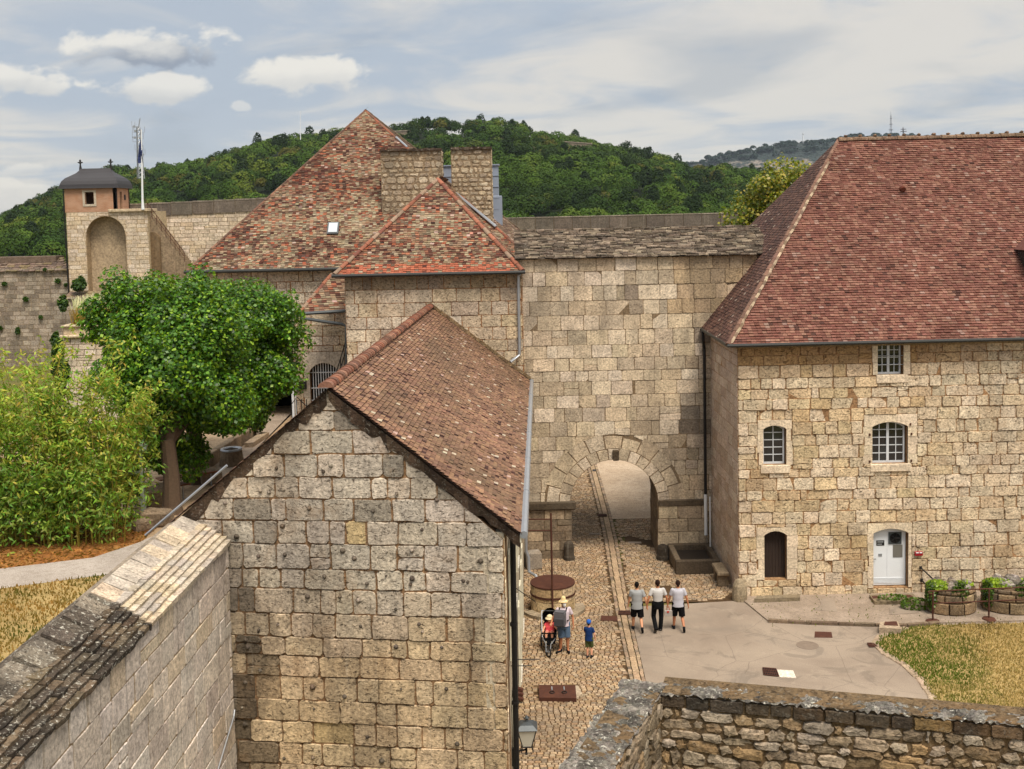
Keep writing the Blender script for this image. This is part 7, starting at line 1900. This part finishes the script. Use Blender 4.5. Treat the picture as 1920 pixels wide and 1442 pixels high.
def person(label, loc, rot, s, legs, arms, skinm, shirt, bottom, shoes, hair=None, group=None, head_turn=0.0, lean=(0, 0), hipw=.1, shw=.185, short=True, bulk=1.0, hd=1.0, hem=.86, knee=.5, sock=None, headgear=None):
    o = thing('person', label, 'person', tuple(loc), group)
    X = Matrix.Translation(loc) @ Matrix.Rotation(rot, 4, 'Z') @ Matrix.Scale(s, 4)
    lx, lyy = lean; T = lambda z: Vector((lx * (z - .95), lyy * (z - .95), 0))
    RG = ((.84, .145, .1, 0), (.93, .165, .118, 0), (1.0, .155, .11, 0), (1.08, .142, .103, 0), (1.16, .145, .105, 0), (1.25, .162, .114, .004), (1.34, .17, .112, .004), (1.4, .155, .094, 0), (1.445, .105, .07, 0), (1.48, .058, .056, .003))
    def loft(add, z0=0, extra=()):
        return ('l', [(T(z) + Vector((0, y, z)), rx * bulk + add(z), ry * bulk + add(z)) for z, rx, ry, y in list(extra) + [r for r in RG if r[0] >= z0]])
    torso = [loft(lambda z: 0)]
    sh = [T(1.42) + Vector((sx * shw, 0, 1.415)) for sx in (-1, 1)]
    body = list(torso) + [('c', T(1.4) + Vector((sx * .07, 0, 1.385)), T(1.4) + Vector((sx * .17, 0, 1.40)), .055, .05) for sx in (-1, 1)]; nk = T(1.5) + Vector((0, .005, 1.46)); hc = T(1.62) + Vector((0, .02, 1.46 + .165 * hd)); Rh = Matrix.Rotation(head_turn, 3, 'Z')
    body += [('c', nk - Vector((0, 0, .06)), hc - Vector((0, .005, .07)), .06, .054)]
    E_ = lambda v: hc + Rh @ (Vector(v) * hd)
    head = [('e', E_((0, -.008, .02)), (.076 * hd, .094 * hd, .1 * hd)), ('c', E_((0, .03, -.03)), E_((0, .05, -.085)), .058 * hd, .034 * hd), ('c', E_((0, .085, .015)), E_((0, .108, -.022)), .011 * hd, .016 * hd), ('c', E_((-.02, .088, -.058)), E_((.02, .088, -.058)), .011 * hd, .011 * hd),
            ('c', E_((-.03, .078, .03)), E_((.03, .078, .03)), .02 * hd, .02 * hd)]
    for sx in (-1, 1): head.append(('c', E_((sx * .078, 0, .015)), E_((sx * .082, -.008, -.03)), .016 * hd, .011 * hd, False, 8))
    body += head
    tk = not short
    if tk: shirt_s = [loft(lambda z: .006 if z < 1.05 else (.022 if z < 1.42 else .012), .9)]
    else: shirt_s = [loft(lambda z: .036 if z < 1.2 else (.024 if z < 1.42 else .012), .9, ((.72, .172, .13, 0), (.8, .17, .128, 0), (.86, .168, .124, 0)))]
    for sx, st_, (elb, wri, hs) in zip((-1, 1), sh, arms):
        elb, wri = Vector(elb), Vector(wri); body += [('c', st_, st_.lerp(elb, .5), .054 * bulk, .046 * bulk), ('c', st_.lerp(elb, .5), elb, .046 * bulk, .038), ('c', elb, elb.lerp(wri, .35), .038, .039), ('c', elb.lerp(wri, .35), wri, .039, .026)]
        f = (wri - elb).normalized(); palm = Vector((-sx, 0, 0)) if hs is None else Vector(hs[0]); side = Vector((0, 1, 0)) if hs is None else Vector(hs[1]); curl = .45 if hs is None or len(hs) < 3 else hs[2]
        body += hand_shapes(wri, f, side, palm, 1.0, curl)
        shirt_s += [('c', T(1.4) + Vector((sx * .08, 0, 1.395)), st_ - Vector((0, 0, .012)), .07, .062 * bulk), ('c', st_, st_.lerp(elb, .28), .067 * bulk, .066 * bulk), ('c', st_.lerp(elb, .2), st_.lerp(elb, .66), .066 * bulk, .063 * bulk, True)]
    bot_s = [('l', [(T(z) + Vector((0, 0, z)), rx * bulk, ry * bulk) for z, rx, ry in ((.78, .178, .122), (.88, .19, .134), (.96, .188, .13), (1.02, .174, .124), (1.06, .168, .12))])]
    shoe_parts = []
    for sx, (kn, an, toe) in zip((-1, 1), legs):
        hip = Vector((sx * hipw, 0, .9)); kn, an, toe = Vector(kn), Vector(an), Vector(toe)
        body += [('c', hip, hip.lerp(kn, .5), .088 * bulk, .072 * bulk), ('c', hip.lerp(kn, .5), kn, .072 * bulk, .054), ('c', kn, kn.lerp(an, .32) + Vector((0, -.012, 0)), .052, .056), ('c', kn.lerp(an, .32) + Vector((0, -.012, 0)), an, .055, .036)]
        fd = (toe - an); fd.normalize(); hl = an + Vector((0, 0, -.045)) - fd * .03
        body += [('c', an, toe, .036, .03), ('c', hl, toe, .035, .03)]
        dn = (an - kn).normalized(); side_ = fd.cross(dn).normalized()
        shoe_parts.append([('c', hl + dn * .0, hl.lerp(toe, .6), .047, .047), ('c', hl.lerp(toe, .6), toe + fd * .015, .047, .037), ('c', an - dn * .03, hl, .05, .048, True)])
        if short: bot_s += [('c', hip + Vector((0, 0, .05)), hip.lerp(kn, knee), .112 * bulk, .106 * bulk), ('c', hip.lerp(kn, knee * .6), hip.lerp(kn, knee + .42), .107 * bulk, .106 * bulk, True)]
        else: bot_s += [('c', hip + Vector((0, 0, .05)), kn, .108 * bulk, .078), ('c', kn, an, .077, .07), ('c', kn.lerp(an, .7), an + dn * .05, .069, .072, True)]
    skin('body', body, skinm, o, X, smooth=5)
    skin('shirt', shirt_s, shirt, o, X, .011, cuts=[(T(hem) + Vector((0, 0, hem)), (0, 0, -1))], smooth=4)
    skin('trousers' if not short else 'shorts', bot_s, bottom, o, X, .011, smooth=3)
    for sp_ in shoe_parts: skin('shoe', sp_, shoes, o, X, .009)
    if hair is not None:
        skin('hair', [('e', E_((0, -.014, .03)), (.084 * hd, .098 * hd, .102 * hd)), ('c', E_((0, -.06, -.02)), E_((0, -.06, -.05)), .05 * hd, .04 * hd)], hair, o, X, .008, cuts=[(E_((0, .02, .035)), Rh @ Vector((0, .75, -.66))), (E_((0, 0, -.075)), Vector((0, 0, -1)))])
    for sx in (-1, 1):
        skin('eye', [('e', E_((sx * .03, .083, .012)), (.011 * hd, .008 * hd, .007 * hd))], M['iron'], o, X, .003, smooth=1)
    if headgear:
        for nm, shp, mt, cuts in headgear(E_, Rh, hd): skin(nm, shp, mt, o, X, .008, cuts=cuts)
    return o, X
TEE1, TEE2, TEE3 = cloth('grey cotton', '8d8f90'), cloth('pale grey cotton', 'b4b2b0'), cloth('lilac grey cotton', 'a9a8b0')
BLK = cloth('black cotton', '0c0c0e', .2); SHOE = cloth('dark shoe', '16171a'); SHOE2 = cloth('grey boot', '4a4744'); HAIRB = cloth('black hair', '0f0b0a', .3); HAIRC = cloth('brown hair', '241510', .3)
G3 = 'three men walking away toward the gateway'
walkA = [((-.12, .1, .48), (-.13, .16, .09), (-.15, .33, .04)), ((.13, .0, .47), (.15, -.3, .2), (.17, -.22, .03))]     # left foot planted ahead, right heel lifting behind
walkB = [((-.13, .12, .48), (-.1, -.2, .17), (-.11, -.09, .03)), ((.12, .06, .48), (.09, .08, .08), (.11, .25, .04))]
def arm(sx, out=.32, fwd=.0, wf=.1, z1=1.14, z2=.88): return ((sx * out, fwd, z1), (sx * (out + .05), fwd + wf, z2), None)
f = lambda x, y: atZ(x, y, 0.0)
m1 = f(1195, 1183); m2 = f(1234, 1184); m3 = f(1272, 1182)
person('black haired man in a grey T-shirt and black shorts, left of the tall man', m1, -.04, .97, walkA, [arm(-1, .25, .04, .06), arm(1, .3, -.06, .0)], SKIN, TEE1, BLK, SHOE, HAIRB, G3, hem=.82, bulk=1.06)
mid, XM = person('tall man in a light T-shirt and long black trousers, between two men in shorts', m2, .03, 1.02, walkB, [arm(-1, .31, -.04, .04), ((.3, -.02, 1.14), (.33, .04, .88), ((-1, 0, 0), (0, 1, 0), 1.1))], SKIN2, TEE2, BLK, SHOE2, HAIRC, G3, short=False, hem=.97, bulk=.98)
person('man in a lilac grey T-shirt and long black shorts, nearest the barracks', m3, .0, .99, walkA, [arm(-1, .28, .05, .06), arm(1, .29, -.03, .02)], SKIN2, TEE3, BLK, SHOE, HAIRC, G3, hem=.86, bulk=1.04)
hc_ = XM @ Vector((.34, .06, .80)); bx = thing('carried_box', 'small grey box with a red handle dangling from the hand of the middle walker', 'box', tuple(hc_))
mb = MB(); mb.box(hc_ + Vector((.02, .02, -.22)), (.26, .1, .2), lin('a8a29c'), bev=.012); mb.build('case', plain('pale grey plastic', '9b938c', .5), bx)
mb = MB(); mb.tube([hc_ + Vector((-.03, .02, -.12)), hc_ + Vector((-.02, .02, -.0)), hc_ + Vector((.04, .02, -.0)), hc_ + Vector((.06, .02, -.12))], .013, 6); mb.box(hc_ + Vector((.0, -.035, -.16)), (.07, .02, .06)); mb.build('handle', plain('red plastic', 'a03024', .5), bx)

# man with a stroller, facing the camera
def straw(E_, Rh, hd):
    S = cloth('straw hat', 'd2bc8c'); Bn = cloth('white face mask', 'e4e2e0', .03)
    return [('hat', [('c', E_((0, -.01, .045)), E_((0, -.01, .06)), .155, .15, True), ('c', E_((0, -.01, .06)), E_((0, -.01, .15)), .1, .078, False)], S, ()),
            ('hat_band', [('c', E_((0, -.01, .066)), E_((0, -.01, .09)), .108, .106, True)], cloth('cream band', 'e2d8c4'), ()),
            ('face_mask', [('c', E_((0, .05, -.02)), E_((0, .06, -.07)), .064, .05), ('c', E_((0, .1, -.01)), E_((0, .1, -.06)), .022, .02)], Bn, [(E_((0, .025, 0)), Rh @ Vector((0, -1, 0)))])]
sm = f(1058, 1222)
DENIM = cloth('blue denim', '4d6076', .25); LIL = cloth('pale lilac cotton', 'c2b4bc')
dad, XD = person('man in straw hat, face mask and denim shorts standing by the stroller', sm, math.pi + .12, 1.0, [((-.11, .03, .48), (-.12, .02, .085), (-.13, .19, .04)), ((.1, .03, .48), (.12, .0, .085), (.26, .1, .04))],
       [((-.3, -.02, 1.13), (-.3, .06, .88), None), ((.36, .1, 1.18), (.46, .36, 1.12), ((0, 0, -1), (-1, 0, 0), .7))], SKIN2, LIL, DENIM, SHOE, HAIRC, hem=.88, head_turn=.3, headgear=straw, knee=.55)
# the backpack is worn on the chest and side
bp = thing('backpack', 'boxy grey backpack worn across the chest of the man with the straw hat', 'backpack', tuple(XD @ Vector((.1, .25, 1.2))))
PKM = plain('grey ripstop', '56555a', .7, var=.15, scale=6, bump=.2); R = Matrix.Rotation(math.pi + .12 - .35, 3, 'Z'); c = XD @ Vector((.16, .26, 1.2))
mb = MB(); mb.box(c, (.36, .24, .5), (.2, .2, .2), rot=R, bev=.05); mb.box(c + R @ Vector((.0, .02, .24)), (.33, .2, .06), (.2, .2, .2), rot=R, bev=.03); mb.build('bag', PKM, bp)
mb = MB(); mb.box(c + R @ Vector((0, .125, -.08)), (.28, .06, .26), (.2, .2, .2), rot=R, bev=.03); mb.build('pocket', plain('dark grey fabric', '3a3a3f', .8), bp)
for sx in (-1, 1):
    mb = MB(); mb.tube([XD @ Vector(v) for v in ((sx * .1 + .06, .16, 1.36), (sx * .12 + .02, .06, 1.485), (sx * .13, -.1, 1.42), (sx * .15, -.15, 1.2), (sx * .17, .02, 1.06), (sx * .13 + .04, .17, 1.08))], .022, 6); mb.build('strap', M['iron'], bp)

# stroller: three wheels, black hood and seat, pointing at the camera
so = f(1031, 1219); stp = thing('stroller', 'black three wheeled pushchair with a hood and large front wheel', 'stroller', tuple(so)); A_ = -math.pi / 2 + .12
RS = Matrix.Rotation(math.pi - .12, 3, 'Z')
SS = 1.12
L_ = lambda x, y, z: so + RS @ Vector((x * SS, y * SS, z * SS))            # y forward
FAB = cloth('black canvas', '0b0b0d', .2)
def wheel(c, r, w, turn=0.0):
    RS = globals()['RS'] @ Matrix.Rotation(turn, 3, 'Z'); r *= SS
    mb = MB(); c = Vector(c); ax = RS @ Vector((1, 0, 0)); n = 22; vs = []
    u_, v_ = RS @ Vector((0, 1, 0)), Vector((0, 0, 1)); prof = [(r * .78, -w * .3), (r * .9, -w * .5), (r, -w * .25), (r, w * .25), (r * .9, w * .5), (r * .78, w * .3)]
    for rr, x in prof: vs += [c + ax * x + (u_ * math.cos(6.2832 * k / n) + v_ * math.sin(6.2832 * k / n)) * rr for k in range(n)]
    m_ = len(prof); mb.mesh(vs, [(j * n + k, j * n + (k + 1) % n, ((j + 1) % m_) * n + (k + 1) % n, ((j + 1) % m_) * n + k) for j in range(m_) for k in range(n)]); w_ = mb.build('wheel', M['iron'], stp)
    mb = MB()
    for k in range(7): t = k * .8976; mb.tube([c, c + (u_ * math.cos(t) + v_ * math.sin(t)) * r * .8], .009, 4)
    mb.tube([c - ax * w * .6, c + ax * w * .6], .025, 8); mb.build('rim', M['zinc'], w_)
wheel(L_(0, .52, .16), .16, .055, .6); wheel(L_(-.27, -.3, .18), .18, .045); wheel(L_(.27, -.3, .18), .18, .045)
mb = MB()
for sx in (-1, 1):
    mb.tube([L_(sx * .25, -.42, 1.02), L_(sx * .24, -.2, .8), L_(sx * .2, .1, .42), L_(sx * .07, .42, .34), L_(sx * .06, .52, .15)], .014, 6); mb.tube([L_(sx * .27, -.3, .18), L_(sx * .23, -.05, .62)], .014, 6); mb.tube([L_(sx * .22, .0, .56), L_(sx * .22, .26, .6)], .012, 6)
mb.tube([L_(-.25, -.42, 1.02), L_(.25, -.42, 1.02)], .018, 6); mb.tube([L_(-.27, -.3, .18), L_(.27, -.3, .18)], .014, 6); mb.build('chassis', M['zinc'], stp)
mb = MB(); mb.tube([L_(-.22, .26, .6), L_(0, .33, .62), L_(.22, .26, .6)], .02, 6); mb.build('bumper_bar', FAB, stp)
XS = Matrix.Translation(so) @ RS.to_4x4() @ Matrix.Scale(SS, 4)
skin('seat', [('c', (-.15, -.16, .52), (.15, -.16, .52), .05, .05), ('c', (-.15, -.1, .46), (.15, -.1, .46), .05, .05), ('c', (-.14, .08, .44), (.14, .08, .44), .05, .05), ('c', (-.14, .0, .44), (.14, .0, .44), .05, .05), ('c', (-.15, -.2, .6), (.15, -.2, .6), .05, .05), ('c', (-.15, -.24, .7), (.15, -.24, .7), .05, .05), ('c', (-.15, -.28, .8), (.15, -.28, .8), .05, .05), ('c', (-.13, .16, .4), (.13, .16, .4), .04, .04), ('c', (-.1, .3, .2), (.1, .3, .2), .03, .03), ('c', (-.1, .24, .28), (.1, .24, .28), .035, .035), ('c', (-.11, .2, .34), (.11, .2, .34), .035, .035)], FAB, stp, XS, .015)
hood = MB(); vs = []; n = 10; m = 8
for i in range(m + 1):
    t = math.radians(-40 + 85 * i / m)
    for k in range(n + 1):
        a = math.pi * k / n; rx = .27; rr = .4
        vs.append(L_(-rx * math.cos(a), -.24 + (rr * math.sin(a) * .9) * math.cos(math.radians(150) - t) * .95, .78 + rr * math.sin(a) * math.sin(math.radians(150) - t) * .95 if True else 0))
hood.mesh(vs, [(i * (n + 1) + k, i * (n + 1) + k + 1, (i + 1) * (n + 1) + k + 1, (i + 1) * (n + 1) + k) for i in range(m) for k in range(n)]); hood.build('hood', FAB, stp)
for sx in (-1, 1):
    mb = MB(); mb.face([L_(sx * .265, -.3, .5), L_(sx * .265, -.02, .55), L_(sx * .268, -.1, .8), L_(sx * .268, -.34, .82)]); mb.build('side_panel', FAB, stp)
mb = MB(); mb.box(L_(0, -.12, .26), (.38, .44, .14), rot=RS, bev=.04); mb.build('basket', FAB, stp)
# toddler seated in it
tod = thing('person', 'toddler in a cream sun hat and coral T-shirt sitting in the stroller', 'person', tuple(L_(0, -.05, .5)))
CH = cloth('coral cotton', 'd8525a'); PKS = cloth('salmon cotton', 'd88a7c')
body = [('c', (-.05, -.1, .56), (.05, -.1, .56), .075, .075), ('c', (-.05, -.12, .64), (.05, -.12, .64), .075, .075), ('c', (-.055, -.14, .72), (.055, -.14, .72), .07, .07), ('c', (0, -.14, .76), (0, -.13, .83), .04, .04),
        ('e', (0, -.12, .895), (.075, .085, .09)), ('c', (0, -.07, .86), (0, -.06, .85), .05, .045), ('c', (0, -.03, .88), (0, -.022, .872), .01, .011), ('c', (-.075, -.12, .88), (-.078, -.12, .87), .015, .012), ('c', (.075, -.12, .88), (.078, -.12, .87), .015, .012)]
for sx, el, wr_ in ((-1, (-.17, -.06, .66), (-.2, .06, .68)), (1, (.16, -.06, .64), (.17, .07, .62))):
    s_ = Vector((sx * .1, -.14, .745)); el, wr_ = Vector(el), Vector(wr_); body += [('c', s_, el, .034, .028), ('c', el, wr_, .028, .02)] + hand_shapes(wr_, (wr_ - el), (-sx, 0, .2), (0, 0, -1), .62, .5)
    body += [('c', (sx * .06, -.1, .53), (sx * .085, .1, .52), .05, .042), ('c', (sx * .085, .1, .52), (sx * .085, .19, .34), .04, .03), ('c', (sx * .085, .19, .34), (sx * .09, .26, .31), .028, .024)]
skin('body', body, SKINC, tod, XS, .007)
sh_ = [('c', (-.05, -.1, .57), (.05, -.1, .57), .086, .086), ('c', (-.05, -.12, .64), (.05, -.12, .64), .088, .088), ('c', (-.055, -.14, .72), (.055, -.14, .72), .083, .083)]
for sx, el in ((-1, (-.17, -.06, .66)), (1, (.16, -.06, .64))): sh_.append(('c', (sx * .09, -.14, .745), Vector((sx * .1, -.14, .745)).lerp(Vector(el), .6), .05, .045, True))
skin('shirt', sh_, CH, tod, XS, .009)
skin('shorts', [('c', (-.05, -.1, .53), (.05, -.1, .53), .085, .085)] + [('c', (sx * .06, -.1, .53), (sx * .08, .06, .525), .062, .058, True) for sx in (-1, 1)], PKS, tod, XS, .009)
skin('sun_hat', [('c', (0, -.12, .9), (0, -.12, .925), .135, .105, True), ('e', (0, -.12, .94), (.09, .095, .075))], cloth('cream cotton', 'd6c8a4'), tod, XS, .009)
for sx in (-1, 1):
    skin('shoe', [('c', (sx * .085, .19, .335), (sx * .09, .27, .315), .033, .03)], cloth('grey baby shoe', '8a8478'), tod, XS, .008); skin('eye', [('e', (sx * .028, -.04, .9), (.009, .007, .007))], M['iron'], tod, XS, .003, smooth=1)
# boy walking away
def capf(E_, Rh, hd):
    Cb = cloth('blue cap cloth', '2a5aa8'); return [('cap', [('e', E_((0, -.012, .035)), (.09 * hd, .102 * hd, .098 * hd))], Cb, [(E_((0, 0, .0)), Rh @ Vector((0, .15, -1)))]), ('cap_peak', [('c', E_((-.04, .1, .025)), E_((.04, .1, .025)), .03, .03), ('c', E_((-.03, .13, .018)), E_((.03, .13, .018)), .022, .022)], Cb, [(E_((0, 0, .0)), (0, 0, -1)), (E_((0, 0, .045)), (0, 0, 1))])]
boy = f(1105, 1234)
person('boy in a blue cap, navy T-shirt and olive shorts walking behind the stroller', boy, -.35, .69, [((-.08, .02, .5), (-.09, .0, .085), (-.1, .15, .04)), ((.09, .1, .5), (.1, .02, .12), (.12, .17, .06))],
       [((-.24, .14, 1.16), (-.14, .3, 1.1), ((1, 0, 0), (0, 0, 1), .6)), ((.26, .02, 1.14), (.27, .1, .88), None)], SKINC, cloth('navy cotton', '17305e'), cloth('olive cotton', '4a5230', .3), cloth('dark sandal', '24262a'), HAIRC, hd=1.28, hem=.86, headgear=capf, shw=.17)
# ------------------------------------------------------------------ the air
mb = MB(); hx, hy0_, hy1_, hz0, hz1 = 2600, -200, 3600, -30, 340
hb = MB(); hb.box((0, (hy0_ + hy1_) / 2, (hz0 + hz1) / 2), (hx * 2, hy1_ - hy0_, hz1 - hz0))
hm = bpy.data.materials.new('haze'); hm.use_nodes = True; t = NT(hm.node_tree); t.n.clear()
ou = t.add('ShaderNodeOutputMaterial'); pv = t.add('ShaderNodeVolumePrincipled', {'Color': lin('c9d6ea'), 'Density': 0.00005, 'Anisotropy': .2}); t.l.new(pv.outputs[0], ou.inputs['Volume'])
tag(hb.build('haze', hm), kind='stuff')
